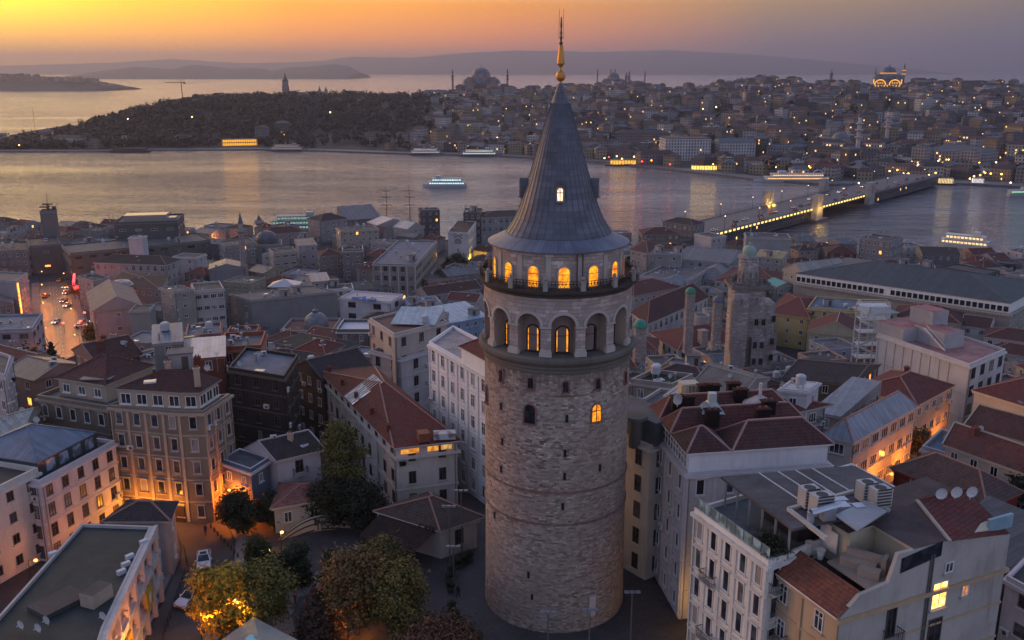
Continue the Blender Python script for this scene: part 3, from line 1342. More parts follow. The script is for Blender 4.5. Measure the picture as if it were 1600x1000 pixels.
m, ring, jamb = MB(), MB(), MB()
bay = 2 * pi * 8.1 / NB
ZB, ZT, ZS, HW = 32.3, 38.6, 35.55, 1.28
for b in range(NB):
    u0 = b * bay
    arc = [(u0 + HW * cos(pi - pi * k / 14), ZS + HW * sin(pi * k / 14)) for k in range(15)]
    ro = 8.1
    for s in (-1, 1):
        a, c = (u0 - bay / 2, u0 - HW) if s < 0 else (u0 + HW, u0 + bay / 2)
        for za, zb_ in ((ZB, ZS), (ZS, ZT)):
            fi = len(m.f)
            m.quad(cyl(a, za, ro), cyl(c, za, ro), cyl(c, zb_, ro), cyl(a, zb_, ro))
            m.uv[fi] = [(a, za), (c, za), (c, zb_), (a, zb_)]
    for (ua, za), (ub, zb_) in zip(arc, arc[1:]):
        fi = len(m.f)
        m.quad(cyl(ua, za, ro), cyl(ub, zb_, ro), cyl(ub, ZT, ro), cyl(ua, ZT, ro))
        m.uv[fi] = [(ua, za), (ub, zb_), (ub, ZT), (ua, ZT)]
    full = [(u0 - HW, ZB)] + arc + [(u0 + HW, ZB)]
    for (ua, za), (ub, zb_) in zip(full, full[1:]):
        jamb.quad(cyl(ub, zb_, ro), cyl(ua, za, ro), cyl(ua, za, 6.9), cyl(ub, zb_, 6.9))
    # moulded arch and imposts
    R1, R2 = HW - .02, HW + .30
    for k in range(14):
        ta_, tb_ = pi - pi * k / 14, pi - pi * (k + 1) / 14
        q = [(u0 + R1 * cos(ta_), ZS + R1 * sin(ta_)), (u0 + R1 * cos(tb_), ZS + R1 * sin(tb_)), (u0 + R2 * cos(tb_), ZS + R2 * sin(tb_)), (u0 + R2 * cos(ta_), ZS + R2 * sin(ta_))]
        rr_ = 8.24
        ring.quad(*[cyl(u, z, rr_) for u, z in q])
        ring.quad(cyl(*q[3], rr_), cyl(*q[2], rr_), cyl(*q[2], 8.06), cyl(*q[3], 8.06))
        ring.quad(cyl(*q[1], rr_), cyl(*q[0], rr_), cyl(*q[0], 8.06), cyl(*q[1], 8.06))
    um = u0 + bay / 2
    for zz, hh, w, pr in ((ZS - .22, .2, bay - 2 * HW + .16, .16), (ZB + .0, .5, bay - 2 * HW + .22, .2), (ZB + .5, .22, bay - 2 * HW + .08, .12)):
        t = ta(A0) + um / 8.1
        ring.box(8.1 * cos(t), 8.1 * sin(t), zz, w, pr * 2, hh, t + pi / 2, bottom=True)
m.build("arcade", STONE_F, tower)
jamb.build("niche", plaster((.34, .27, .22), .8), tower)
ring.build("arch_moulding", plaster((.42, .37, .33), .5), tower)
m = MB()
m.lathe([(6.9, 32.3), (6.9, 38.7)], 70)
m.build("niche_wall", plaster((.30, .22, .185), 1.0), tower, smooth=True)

NW = window_mesh("archo", 1.2, 2.7, iron, plain((.03, .028, .028)))
for b in range(NB):
    t = ta(A0 + b * STEP)
    w = inst("window", NW, tower, (6.86 * cos(t), 6.86 * sin(t), 32.55), t + pi / 2)
    rel = ((b * STEP + A0 + 180) % 360) - 180
    pm = PANES[0] if 20 < rel < 35 else LITT
    inst("pane", pane_mesh("arch", 1.2, 2.7, pm), w, (0, 0, 0))

# gallery
m = MB()
m.lathe([(8.05, 38.45), (8.2, 38.5), (8.25, 38.75), (8.45, 38.85), (8.75, 39.05), (8.82, 39.3), (8.55, 39.36), (6.9, 39.4)], 96)
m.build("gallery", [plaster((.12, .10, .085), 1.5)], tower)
post = MB()
post.box(0, 0, 0, .48, .48, .95)
post.box(0, 0, .952, .6, .6, .12, bottom=True)
post.lathe([(.08, 1.07), (.2, 1.18), (.22, 1.3), (.12, 1.45), (0, 1.5)], 8)
PM = post.mesh("post", [plaster((.33, .30, .275), .8)])
L_ = 2 * 8.5 * sin(radians(STEP / 2)) - .5
rl = MB()
for z in (.08, .72, .95):
    rl.bar((-L_ / 2, 0, z), (L_ / 2, 0, z), .06)
nq = 9
for k in range(nq):
    xa, xb = -L_ / 2 + L_ * k / nq, -L_ / 2 + L_ * (k + 1) / nq
    rl.bar((xa, 0, .08), (xb, 0, .72), .04)
    rl.bar((xb, 0, .08), (xa, 0, .72), .04)
    rl.bar((xa, 0, .08), (xa, 0, .95), .04)
RM = rl.mesh("railing", [iron])
for b in range(NB):
    t = ta(A0 + (b + .5) * STEP)
    inst("post", PM, tower, (8.5 * cos(t), 8.5 * sin(t), 39.36), t + pi / 2)
    t = ta(A0 + b * STEP)
    inst("railing", RM, tower, (8.32 * cos(t), 8.32 * sin(t), 39.36), t + pi / 2)

# upper drum
DR = 7.05
m = MB()
m.lathe([(DR, 39.3), (DR, 42.55), (DR + .12, 42.62), (DR + .12, 42.8), (DR + .28, 42.95), (DR + .28, 43.15)], 84)
m.build("drum", STONE_F, tower, smooth=False)
UW = window_mesh("archo", 1.12, 2.15, iron, plaster((.38, .34, .30), .4))
pil = MB()
pil.box(0, 0, 0, .55, .2, 3.2)
PLM = pil.mesh("pilaster", [plaster((.40, .355, .31), .6)])
for b in range(NB):
    t = ta(5 + b * STEP)
    w = inst("window", UW, tower, ((DR + .03) * cos(t), (DR + .03) * sin(t), 39.42), t + pi / 2)
    inst("pane", pane_mesh("arch", 1.12, 2.15, LITT), w, (0, 0, 0))
    t = ta(5 + (b + .5) * STEP)
    inst("pilaster", PLM, tower, (DR * cos(t), DR * sin(t), 39.38), t + pi / 2)
for d in (15.5, 20.0):
    m = MB()
    t = ta(d)
    m.tube(((DR + .28) * cos(t), (DR + .28) * sin(t), 39.4), ((DR + .28) * cos(t), (DR + .28) * sin(t), 43.0), .06, n=6)
    m.build("drainpipe", frame_d, tower)

# roof
m = MB()
m.lathe([(7.3, 42.98), (7.66, 43.0), (7.68, 43.12), (5.6, 44.12)], 88)
m.build("roof_skirt", LEAD2, tower)
m = MB()
prof = [(5.75, 44.08), (5.2, 44.85), (4.70, 45.7), (4.25, 46.8), (3.52, 49.0), (2.62, 52.0), (1.76, 55.0), (.95, 57.6), (.30, 59.35), (.2, 59.6)]
m.lathe(prof, 40)
m.build("cone_roof", LEADM, tower)
m = MB()
for k in range(40):
    t = 2 * pi * k / 40
    for (ra, za), (rb, zb_) in zip(prof[:-3], prof[1:-2]):
        m.bar(((ra + .01) * cos(t), (ra + .01) * sin(t), za), ((rb + .01) * cos(t), (rb + .01) * sin(t), zb_), .055)
m.build("roof_rib", plain((.085, .092, .12), .5), tower)
for d, on in ((1.5, 1), (91.5, 0), (-88.5, 0), (181, 0)):
    t = ta(d)
    dm = thing("dormer", None, None)
    dm.parent = tower
    dm.location = (3.3 * cos(t), 3.3 * sin(t), 47.7)
    dm.rotation_euler = (0, 0, t + pi / 2)
    m = MB()
    m.box(0, 0, 0, .95, 1.7, 1.75)
    m.poly([(-.55, -.9, 1.75), (.55, -.9, 1.75), (0, -.9, 2.1)])
    m.quad((-.55, -.92, 1.75), (0, -.92, 2.1), (0, .9, 2.1), (-.55, .9, 1.75))
    m.quad((0, -.92, 2.1), (.55, -.92, 1.75), (.55, .9, 1.75), (0, .9, 2.1))
    m.build("dormer_body", LEADM, dm)
    w = inst("dormer_window", window_mesh("arch", .62, 1.35, iron, plain((.2, .2, .22))), dm, (0, -.87, .2), 0)
    m = MB()
    m.poly([(x, -.03, z) for x, z in arch_pts(.56, 1.3)])
    m.build("dormer_pane", lit((1.0, .82, .55), 1.3) if on else PANES[0], dm, (0, -.87, .22))

m = MB()
m.lathe([(.22, 59.5), (.14, 59.75), (.3, 59.85), (.5, 60.1), (.52, 60.35), (.42, 60.65), (.2, 60.82), (.1, 60.95), (.1, 61.15), (.3, 61.4), (.40, 61.55), (.37, 62.0), (.27, 62.7), (.22, 63.35), (.1, 63.4)], 16)
m.build("finial", GOLD, tower, smooth=True)
m = MB()
m.lathe([(.1, 63.3), (.2, 63.6), (.08, 63.8), (.15, 64.1), (.07, 64.3), (.13, 64.6), (.06, 64.9), (.12, 65.3), (.05, 66.1), (0, 66.2)], 8)
m.tube((-.22, 0, 64.0), (-.22, 0, 66.9), .02, n=4)
m.tube((.22, 0, 64.0), (.22, 0, 66.9), .02, n=4)
m.bar((-.22, 0, 64.2), (.22, 0, 64.2), .04)
m.build("spire_rod", plain((.10, .055, .03), .5), tower)

# openings of the shaft
BRS = masonry((.30, .17, .14), .2, .3, .3)
for px, py, w, h, on in ((830, 662, 1.25, 2.1, 0), (930, 657, 1.1, 1.9, 1), (883, 612, .62, 1.15, 0), (831, 607, .62, 1.15, 0), (931, 606, .62, 1.15, 0), (786, 597, .6, 1.3, 0),
                         (762, 630, .7, 1.9, 0), (974, 596, .6, 1.3, 0)):
    al = math.asin(max(-.99, min(.99, (px - 869.5) / 111.5))) * .96
    t = ta(math.degrees(al))
    d = 99.5 - 8.1 * cos(al)
    z = PD(px, py, d).z
    o = inst("window", window_mesh("arch", w, h, iron, BRS), tower, (8.12 * cos(t), 8.12 * sin(t), z), t + pi / 2)
    inst("pane", pane_mesh("arch", w, h, LITT if on else DARKG), o, (0, 0, 0))
slit = MB()
slit.box(0, 0, 0, .28, .12, .85)
slit.box(0, 0, .853, .5, .14, .2, m=1)
slit.box(0, 0, -.12, .5, .14, .118, m=1)
SM = slit.mesh("slit_window", [plain((.008, .007, .008)), plaster((.32, .24, .2), .5)])
for px, py in ((786, 697), (882, 714), (882, 750), (880, 797), (936, 735), (784, 740), (828, 905), (834, 940), (773, 812), (784, 642), (884, 660)):
    al = math.asin((px - 868) / 111.0) * .96
    t = ta(math.degrees(al))
    z = PD(px, py, 99.5 - 8.2 * cos(al)).z
    inst("slit_window", SM, tower, (8.14 * cos(t), 8.14 * sin(t), z), t + pi / 2)
al = math.asin((921 - 865) / 108.0)
t = ta(math.degrees(al))
m = MB()
m.box(0, 0, 0, .95, .16, 2.6)
m.box(0, -.09, 0, .75, .04, 2.4, m=1)
o = m.build("notice_board", [plain((.35, .33, .33)), plain((.5, .46, .45))], tower, (8.32 * cos(t), 8.32 * sin(t), 1.6))
o.rotation_euler = (0, 0, t + pi / 2)
# ---------------------------------------------------------------- the quarter around the tower
TR, TB, TD, TB2 = tiles(TRED), tiles(TBRN), tiles(TDRK), tiles((.115, .034, .029), .5)
FL_D, FL_L, FL_B, FL_G = bitumen(BIT), bitumen(BITL), bitumen((.10, .13, .185)), bitumen((.022, .034, .036))
ME_G, ME_B, ME_D = seam(MGREY), seam(MBLUE), seam((.12, .125, .14))


def part(name, mb, mats, root, **kw):
    return mb.build(name, mats, root, shift=tuple(root.location), **kw)


def wallpoint(P, i, s, z, out=0.0):
    a, b = Vector(P[i]), Vector(P[(i + 1) % len(P)])
    e = (b - a).normalized()
    q = a + (b - a) * s
    return Vector((q.x + e.y * out, q.y - e.x * out, z)), atan2(e.y, e.x)


# ---- left, close
r, P, ze, zb = B("apartment_block", "pale lilac apartment block with sloping grey metal roof above the green flat roof", [(62, 757), (180, 693)], 11.2,
                 ("flat", FL_D, .5), (.47, .43, .45), depth=15, cat="apartment block", floors=4, ww=1.05, wh=1.75, gap=2.25, fm=frame_d, hero=True, win="cross", balc=.12, pier=False, drop=5)
LILAC_P = P
m = MB()
Q = offset_poly(P, -1.6)
E = roof_mesh("hip", Q, ze + 2.1, 2.4, None, 0)
part("roof", E, [ME_B, plain((.2, .22, .26)), ME_B], r)
m.prism(Q, ze - .05, ze + 1.95)
part("attic", m, [plain((.05, .055, .06), .3)], r)
for s in (.2, .42, .64, .86):
    q, th = wallpoint(Q, 0, s, ze + .25, .03)
    m = MB()
    m.box(0, 0, 0, 1.5, .1, 1.5)
    o = m.build("attic_window", [glass((.1, .12, .15), .15)], r, (q.x - r.location.x, q.y - r.location.y, q.z - r.location.z))
    o.rotation_euler = (0, 0, th)
for k in range(4):
    inst("satellite_dish", PROTO["satellite_dish"], r, (-5 + 1.6 * k, 1.5 + .3 * k, ze + 3.7 - r.location.z), .3)
r, P2, ze2, zb2 = B("apartment_block", "plain cream apartment block with a sunken roof terrace beside the lilac block", [(-150, 842), (60, 738)], 11.5,
                    ("flat", bitumen((.05, .045, .045)), .7), (.50, .46, .42), depth=14, cat="apartment block", floors=4, ww=1.0, wh=1.3, gap=2.6, fm=frame_d, hero=False, drop=5, win="two", clutter=4)
m = MB()
q, th = wallpoint(P2, 0, .98, zb2, .12)
m.tube((q.x, q.y, zb2 - 2), (q.x, q.y, ze2), .09, n=6)
part("drainpipe", m, plain((.2, .12, .08)), r)
r, P, ze, zb = B("apartment_block", "low block with a pale ribbed metal roof and dishes behind the cream block", [(-110, 712), (34, 668), (60, 640)], 13.5, ("gable", seam((.42, .40, .36), .5), 1.4, .5, 0), (.42, .38, .33), cat="apartment block", floors=4, win="two", clutter=5, drop=5)

# green flat roof
r, P, ze, zb = B("office_block", "three storey block with a dark green flat roof and curved white floor bands", [(128, 822), (-40, 1010), (120, 1120), (163, 985), (203, 900), (238, 826)], 9.4,
                 ("flat", FL_G, .35), (.40, .36, .35), cat="office block", floors=3, ww=2.3, wh=1.9, gap=3.0, fm=plain((.3, .28, .28)), win="three", cornice=False, drop=6, skip0=False, litp=.0, blank=(0, 1, 2))
OFF_P = P
m = MB()
for k in range(3):
    O, I = offset_poly(P, .55), offset_poly(P, -.05)
    zc = zb + (ze - zb) * (k + 1) / 3 - .5
    for i in (2, 3, 4):
        j = i + 1
        a, b, c, d = O[i], O[j], I[j], I[i]
        hh = .8
        m.quad((a[0], a[1], zc), (b[0], b[1], zc), (b[0], b[1], zc + hh), (a[0], a[1], zc + hh))
        m.quad((a[0], a[1], zc + hh), (b[0], b[1], zc + hh), (c[0], c[1], zc + hh), (d[0], d[1], zc + hh))
        m.quad((b[0], b[1], zc), (a[0], a[1], zc), (d[0], d[1], zc), (c[0], c[1], zc))
part("floor_band", m, plain((.50, .46, .44)), r)
m = MB()
for i in (2, 3, 4):
    for s in (.0, .33, .66, .97):
        q, th = wallpoint(P, i, s, zb, .3)
        m.box(q.x, q.y, zb - 4, .4, .5, ze - zb + 3.6, th)
part("pilaster", m, plain((.48, .44, .42)), r)
for i, s in ((4, .35), (3, .45)):
    q, th = wallpoint(P, i, s, zb + 3.4, .7)
    m = MB()
    m.box(0, 0, 0, 2.6, .16, 2.3)
    o = m.build("shop_sign", [plain((.42, .30, .02))], r, q - r.location)
    o.rotation_euler = (0, 0, th)
    m = MB()
    for k in range(10):
        a = 2 * pi * k / 10
        m.poly([(.55 * cos(a), -.1, 1.15 + .75 * sin(a)), (.55 * cos(a + .5), -.1, 1.15 + .75 * sin(a + .5)), (.3 * cos(a + .5), -.1, 1.15 + .45 * sin(a + .5)), (.3 * cos(a), -.1, 1.15 + .45 * sin(a))])
    m.box(0, -.09, .75, .5, .04, .8)
    o2 = m.build("sign_emblem", [plain((.6, .58, .55))], o)
m = MB()
c = G(152, 940, ze)
m.box(c.x, c.y, ze + .02, 2.6, 1.7, 1.5, 1.2, mt=1)
m.box(c.x - 3.6, c.y - .6, ze + .02, 4.6, 3.2, .5, 1.0, m=1)
part("roof_hatch", m, [plaster(BEIGE, .8), FL_D], r)
for px, py in ((203, 873), (197, 885), (190, 897), (83, 869), (225, 850)):
    c = G(px, py, ze)
    m = MB()
    m.box(c.x, c.y, ze + .02, .9, .45, .5, .9)
    part("skylight", m, plain((.5, .52, .56), .4), r)
for px, py in ((163, 971), (35, 985), (62, 990), (75, 978)):
    c = G(px, py, ze)
    inst("satellite_dish", PROTO["satellite_dish"], r, c - r.location, -.4)
r, P, ze, zb = B("shop_house", "small brown hipped roof annex at the end of the green roofed block", [(168, 812), (262, 812), (272, 786), (205, 783)], 7.6, ("hip", TD, 1.3, .5, 0), (.36, .32, .30), cat="house", floors=2, win="two", drop=6)

# ornate corner block
r, P, ze, zb = B("corner_block", "ornate beige corner block of six storeys with amber street light at its foot", [(171, 636), (282, 645), (318, 645), (360, 617)], 16.6,
                 ("flat", FL_L, .25), (.27, .205, .155), cat="apartment block", floors=5, ww=1.05, wh=1.85, gap=2.15, fm=plain((.5, .46, .42)), hero=True, win="hood", pier=True, drop=5, trim=(.36, .285, .225), litp=.0)
CORNER_P, CORNER_ZB = P, zb
Q = offset_poly(P, -.9)
m = MB()
m.prism(Q, ze - .02, ze + 2.7)
part("attic", m, plaster((.42, .33, .24), .6), r)
a_, b_, c_a, d_ = [Vector(q) for q in Q]
cen = (a_ + b_ + c_a + d_) / 4
m = MB()
E2 = offset_poly(Q, .35)
ap = Vector((cen.x + 1.0, cen.y + 1.5, ze + 5.0))
ap2 = ap + Vector((-3.6, -.2, 0))
E3 = [Vector((e[0], e[1], ze + 2.7)) for e in E2]
m.quad(E3[0], E3[1], ap, ap2)
m.poly([E3[1], E3[2], ap])
m.poly([E3[2], E3[3], ap])
m.quad(E3[3], E3[0], ap2, ap)
for i in range(4):
    a, b = E3[i], E3[(i + 1) % 4]
    m.quad(a - Vector((0, 0, .2)), b - Vector((0, 0, .2)), b, a, 1)
part("roof", m, [TB, plain((.3, .27, .24))], r)
for i, nn in ((0, 4), (1, 1), (2, 3)):
    for k in range(nn):
        q, th = wallpoint(Q, i, (k + .5) / nn, ze + .55, .02)
        o = inst("attic_window", window_mesh("two", 1.5, 1.55, frame_w, frame_w), r, q - r.location, th)
        inst("pane", pane_mesh("two", 1.5, 1.55, PANES[0]), o, (0, 0, 0))
for dx, dy, kd in ((-2, 2, "chimney"), (3, -1, "chimney"), (1.5, 4, "brick_chimney"), (-3, -2.2, "skylight"), (3.4, 2.2, "satellite_dish"), (-1, 4.4, "roof_hut"), (4.6, 3, "aerial")):
    inst(kd, PROTO[kd], r, (cen.x + dx - r.location.x, cen.y + dy - r.location.y, ze + 4.3 - r.location.z), .3)
for i in (0, 2):
    for k in range(3):
        q, th = wallpoint(P, i, (k + .5) / 3, zb, .05)
        m = MB()
        m.box(0, 0, -1.5, 2.0, .2, 4.0)
        o = m.build("shop_front", [plain((.05, .035, .03), .4)], r, q - r.location)
        o.rotation_euler = (0, 0, th)
m = MB()
q, th = wallpoint(P, 2, .95, zb + .6, .35)
m.box(0, 0, 0, .9, .16, 2.6)
o = m.build("shop_sign", [lit((.55, .75, 1.0), 1.5)], r, q - r.location)
o.rotation_euler = (0, 0, th)

r, P, ze, zb = B("apartment_block", "weathered beige block with roof terrace and set back tiled attic", [(58, 622), (168, 640)], 15.5, ("flat", FL_L, .5), (.25, .195, .155), depth=14, cat="apartment block", floors=4, ww=1.1, wh=1.8, gap=2.4, hero=True, win="hood", drop=5, fm=frame_w)
Q = offset_poly(P, -2.2)
m = MB()
m.prism(Q, ze + .01, ze + 2.8)
part("attic", m, plaster(BEIGE, .7), r)
part("roof", roof_mesh("hip", offset_poly(Q, .4), ze + 2.82, 2.6, None, 0), [TB, plain(BEIGE), TB2], r)
for k in range(3):
    q, th = wallpoint(Q, 0, (k + .5) / 3, ze + .7, .02)
    o = inst("attic_window", window_mesh("two", 1.3, 1.3, frame_w, frame_w), r, q - r.location, th)
    inst("pane", pane_mesh("two", 1.3, 1.3, PANES[2]), o, (0, 0, 0))
q = (P[1][0] - 3 - r.location.x, P[1][1] + 6 - r.location.y, ze + 3.2 - r.location.z)
m = MB()
m.box(0, 0, 0, 4.5, 5, .15)
m.build("roof_canopy", ME_G, r, q)

B("apartment_block", "tall dark brown block with a pale blue flat roof right of the corner block", [(357, 578), (444, 592), (466, 558)], 17.5, ("flat", FL_B, .5), (.085, .068, .06), cat="apartment block", floors=6, ww=1.0, wh=1.7, gap=3.0, fm=frame_d, hero=True, win="cross", clutter=5, litp=.03, drop=6, cornice=True)
B("house", "red brick shed roofed with faded metal sheets behind the corner block", [(300, 560), (350, 556)], 19, ("shed", seam((.44, .44, .46)), .8, .3), (.30, .10, .07), depth=9, cat="house", win="two", clutter=2)
B("house", "narrow grey house with a blue sheet metal roof among the clutter behind the corner block", [(240, 537), (284, 533)], 20, ("shed", ME_B, .9, .3), (.30, .28, .27), depth=9, cat="house", win="two", clutter=3)
B("house", "house with a beige ribbed roof between blue roof and corner block", [(268, 552), (318, 545)], 18.5, ("gable", seam((.44, .40, .34), .5), 1.0, .3, 0), (.26, .16, .13), depth=9, cat="house", win="two", clutter=3)
B("house", "low red tiled house in front of the pink gabled hall", [(152, 566), (218, 552)], 17.0, ("gable", TB, 2.2, .4, 0), (.30, .17, .14), depth=10, cat="house", win="two", chim=3, clutter=2)
B("house", "terracotta walled rooftop house with long pale sheets on its roof", [(340, 548), (408, 545)], 18.5, ("flat", FL_L, .7), (.34, .12, .08), depth=9, cat="house", win="two", clutter=7)
B("house", "flat grey house full of pipes and huts under the grey office pair", [(290, 528), (345, 524)], 17, ("flat", FL_B, .5), (.30, .15, .12), depth=9, cat="house", clutter=8)
B("house", "small orange brick terrace house below the white banded block", [(352, 528), (400, 526)], 15, ("flat", FL_D, .6), (.36, .13, .08), depth=9, cat="house", clutter=5)

# cottages left of the long red roof
B("cottage", "white cottage with a dark slate roof and black balconies by the big poplar", [(389, 702), (432, 718), (500, 702)], 8.2, ("gable", TD, 2.2, .5, 1), (.46, .44, .46), cat="cottage", floors=2, ww=1.2, wh=1.9, gap=3.2, fm=frame_d, drop=7, balc=.6, chim=1, clutter=2)
B("cottage", "small blue grey house with a sunken flat roof and white trim", [(346, 722), (392, 738), (420, 720)], 7.6, ("flat", FL_L, .5), (.17, .19, .26), cat="cottage", floors=2, ww=.9, wh=1.3, gap=2.4, trim=(.5, .5, .52), drop=7)
B("pavilion", "low pavilion with a ribbed terracotta hip roof beside the dark trees", [(428, 792), (510, 778), (520, 752), (440, 756)], 4.2, ("hip", tiles((.26, .09, .07)), 1.3, .5, 0), (.40, .36, .34), cat="pavilion", floors=1, win="two", drop=7)
B("house", "dark shingled house with a steep roof in the lane under the stone house", [(462, 574), (505, 592)], 13, ("gable", TD, 2.5, .4, 1), (.12, .10, .095), depth=10, cat="house", win="two")
B("house", "low white shed with a grey sheet roof in the lane by the long red roof", [(450, 622), (478, 640)], 6, ("shed", ME_G, .8, .4), (.40, .34, .30), depth=8, cat="shed", win="two", drop=6)

# long red roof
r, P, ze, zb = B("long_hall", "long cream hall with a red tiled hip roof and grey skylight strip", [(503, 580), (619, 698), (714, 687)], 10.4, ("hip", TR, 3.4, .55, 1), (.50, .455, .42), cat="hall", floors=3, ww=1.05, wh=1.9, gap=3.3, fm=frame_d, hero=False, drop=6, trim=(.52, .48, .45), chim=0)
m = MB()
for zc, o_, hh in ((ze - 2.0, .38, .4), (zb + 3.5, .14, .25)):
    O = offset_poly(P, o_)
    m.prism(O, zc, zc + hh, bottom=True)
part("string_course", m, plain((.54, .50, .47)), r)
a, b, c, d = [Vector((*p, ze)) for p in offset_poly(P, .55)]
up = Vector((0, 0, 3.4))
r0, r1 = (a + d) / 2 + up, (b + c) / 2 + up
m = MB()
for k in range(6):
    s = .405 + .018 * k
    p0, p1 = a + (b - a) * s + Vector((0, 0, .25)), r0 + (r1 - r0) * s + Vector((0, 0, .16))
    e = (b - a).normalized() * .42
    m.quad(p0, p0 + e * 1.8, p1 + e * 1.8, p1)
    m.bar(p0, p1, .16, .2, 1)
part("skylight_strip", m, [glass((.22, .24, .27), .2), plain((.52, .5, .48))], r)
m = MB()
p0 = b + (c - b) * .42 + Vector((0, 1.2, 0))
m.box(p0.x, p0.y, ze + .3, 1.6, 1.8, 1.3, .3)
part("roof_hut", m, plain((.24, .08, .05)), r)
m = MB()
m.box(p0.x + 3, p0.y + .7, ze + .35, 3.2, 1.6, .9, .1, m=0)
part("roof_lantern", m, [glass((.2, .2, .2), .2)], r)
for s, c_ in ((.22, lit((1.0, .45, .06), .55)), (.60, lit((1.0, .45, .06), .5)), (.82, lit((1.0, .6, .2), .4))):
    q, th = wallpoint(P, 1, s, ze - 1.25, .04)
    m = MB()
    m.box(0, 0, 0, 2.6 if s < .5 else 1.6, .1, .85)
    o = m.build("attic_window", [c_], r, q - r.location)
    o.rotation_euler = (0, 0, th)
for k in range(5):
    q, th = wallpoint(P, 0, .08 + .2 * k, ze + .55, -.5)
    inst("chimney", PROTO["brick_chimney"], r, q - r.location, th, (.8, .8, .7))
for k in range(4):
    q, th = wallpoint(P, 0, .12 + .22 * k, zb, .12)
    m = MB()
    m.box(0, 0, 0, .4, .3, ze - zb - 2.0)
    o = m.build("pilaster", plain((.54, .50, .47)), r, q - r.location)
    o.rotation_euler = (0, 0, th)

# white block with court behind it
r, P, ze, zb = B("apartment_block", "tall white apartment block with moulded bands close behind the tower on its left", [(670, 538), (764, 592), (800, 560)], 20.0, ("flat", bitumen((.30, .25, .25)), .5), (.62, .595, .60), cat="apartment block", floors=6, ww=1.1, wh=2.0, gap=2.75, fm=frame_w, hero=True, win="cross", pier=True, clutter=2, drop=6, trim=(.64, .62, .62), litp=.01)
m = MB()
q, th = wallpoint(P, 0, .78, ze, -2.2)
m.box(q.x, q.y, ze, 8.0, 4.5, 2.6, th, m=1)
part("attic", m, [TR, plaster(WHITE, .4)], r)
Qr = []
for sx, sy in ((-1, -1), (1, -1), (1, 1), (-1, 1)):
    Qr.append((q.x + cos(th) * sx * 4.3 - sin(th) * sy * 2.6, q.y + sin(th) * sx * 4.3 + cos(th) * sy * 2.6))
part("roof", roof_mesh("hip", Qr, ze + 2.62, 1.6, None, 0), [TR, plain(WHITE), TR], r)
B("stone_house", "square grey stone house with a white roof terrace", [(526, 519), (577, 519)], 15.5, ("flat", plain((.55, .55, .58)), .9), (.22, .20, .185), depth=11, cat="house", floors=4, ww=1.1, wh=1.7, gap=3.4, wmat=masonry((.24, .215, .20), .5, .3, .3), trim=(.55, .53, .52), win="two", drop=6)
r, P, ze, zb = B("apartment_block", "tall stained beige block with a slatted glass roof light behind the long red roof", [(577, 500), (616, 525), (698, 504)], 18.5, ("flat", bitumen((.11, .055, .052)), .45), (.44, .38, .34), cat="apartment block", floors=5, ww=1.1, wh=1.8, gap=3.6, fm=frame_d, win="two", clutter=2, drop=6, hero=False)
r["label"] = "tall stained beige block with a slatted glass roof light behind the long red roof"
m = MB()
c = G(655, 503, ze)
Q = [(c.x - 5.5, c.y - 3.0), (c.x + 3.5, c.y - 4.0), (c.x + 5.0, c.y + 2.5), (c.x - 4.0, c.y + 3.5)]
part("roof_light", roof_mesh("shed", Q, ze + .5, 1.9, None, 0), [seam((.36, .44, .50), .5, .25), plaster((.42, .38, .35), .4)], r)
B("apartment_block", "grey moulded house wedged between the long red roof and white block", [(627, 563), (671, 549)], 14.2, ("flat", ME_D, .4), (.40, .38, .385), depth=9, cat="apartment block", floors=4, ww=1.2, wh=2.0, gap=4.0, fm=frame_d, hero=True, drop=6)
B("house", "light blue rooftop house with a ribbed metal roof right beside the tower gallery", [(684, 508), (762, 494)], 15, ("shed", seam((.34, .44, .52), .45), 2.2, .4), (.24, .33, .48), depth=14, cat="house", floors=4, clutter=6, win="two", drop=6)
B("house", "cluttered grey roof terrace in front of the light blue house", [(616, 495), (688, 500)], 17, ("flat", FL_L, .6), (.34, .30, .30), depth=8, cat="house", clutter=12, drop=6)
B("dark_roof_house", "broad house with a green black tile roof beside the stone house", [(430, 535), (520, 552)], 11, ("hip", tiles((.05, .055, .045)), 2.2, .5, 0), (.28, .25, .24), depth=11, cat="house", floors=3, clutter=2, drop=6)

# cafe and garden walls
r, P, ze, zb = B("cafe_pavilion", "low cafe pavilion with a brown hipped tile roof and a CAFE sign beside the tower", [(596, 798), (688, 826), (745, 807), (668, 772)], 4.3, ("hip", tiles((.075, .045, .038), .5), 2.3, .7, 1), (.42, .39, .37), cat="cafe", floors=1, ww=1.3, wh=2.3, gap=3.0, fm=frame_d, win="two", drop=4, cornice=False, blank=(0,))
cu = bpy.data.curves.new("cafe_letters", "FONT")
cu.body = "CAFE"
cu.size = 1.15
cu.extrude = .05
cu.materials.append(plain((.03, .025, .025)))
oc = bpy.data.objects.new("letters_source", cu)
COL.objects.link(oc)
me_l = bpy.data.meshes.new_from_object(oc.evaluated_get(bpy.context.evaluated_depsgraph_get()))
bpy.data.objects.remove(oc)
o = bpy.data.objects.new("cafe_letters", me_l)
COL.objects.link(o)
o.parent = r
q, th = wallpoint(P, 0, .70, ze - .35, .80)
o.location = q - r.location
o.rotation_euler = (pi / 2, 0, th)
m = MB()
q0, th = wallpoint(P, 0, .02, ze - .1, .45)
q1, th = wallpoint(P, 0, .98, ze - .1, .45)
q2, _ = wallpoint(P, 0, .92, ze - 1.5, 4.6)
q3, _ = wallpoint(P, 0, .0, ze - 1.5, 4.6)
m.quad(q0, q1, q2, q3)
m.quad(q0, q3, q2, q1)
dn = Vector((0, 0, -.25))
m.quad(q3, q2, q2 + dn, q3 + dn)
part("awning", m, tiles((.07, .04, .035)), r)
m = MB()
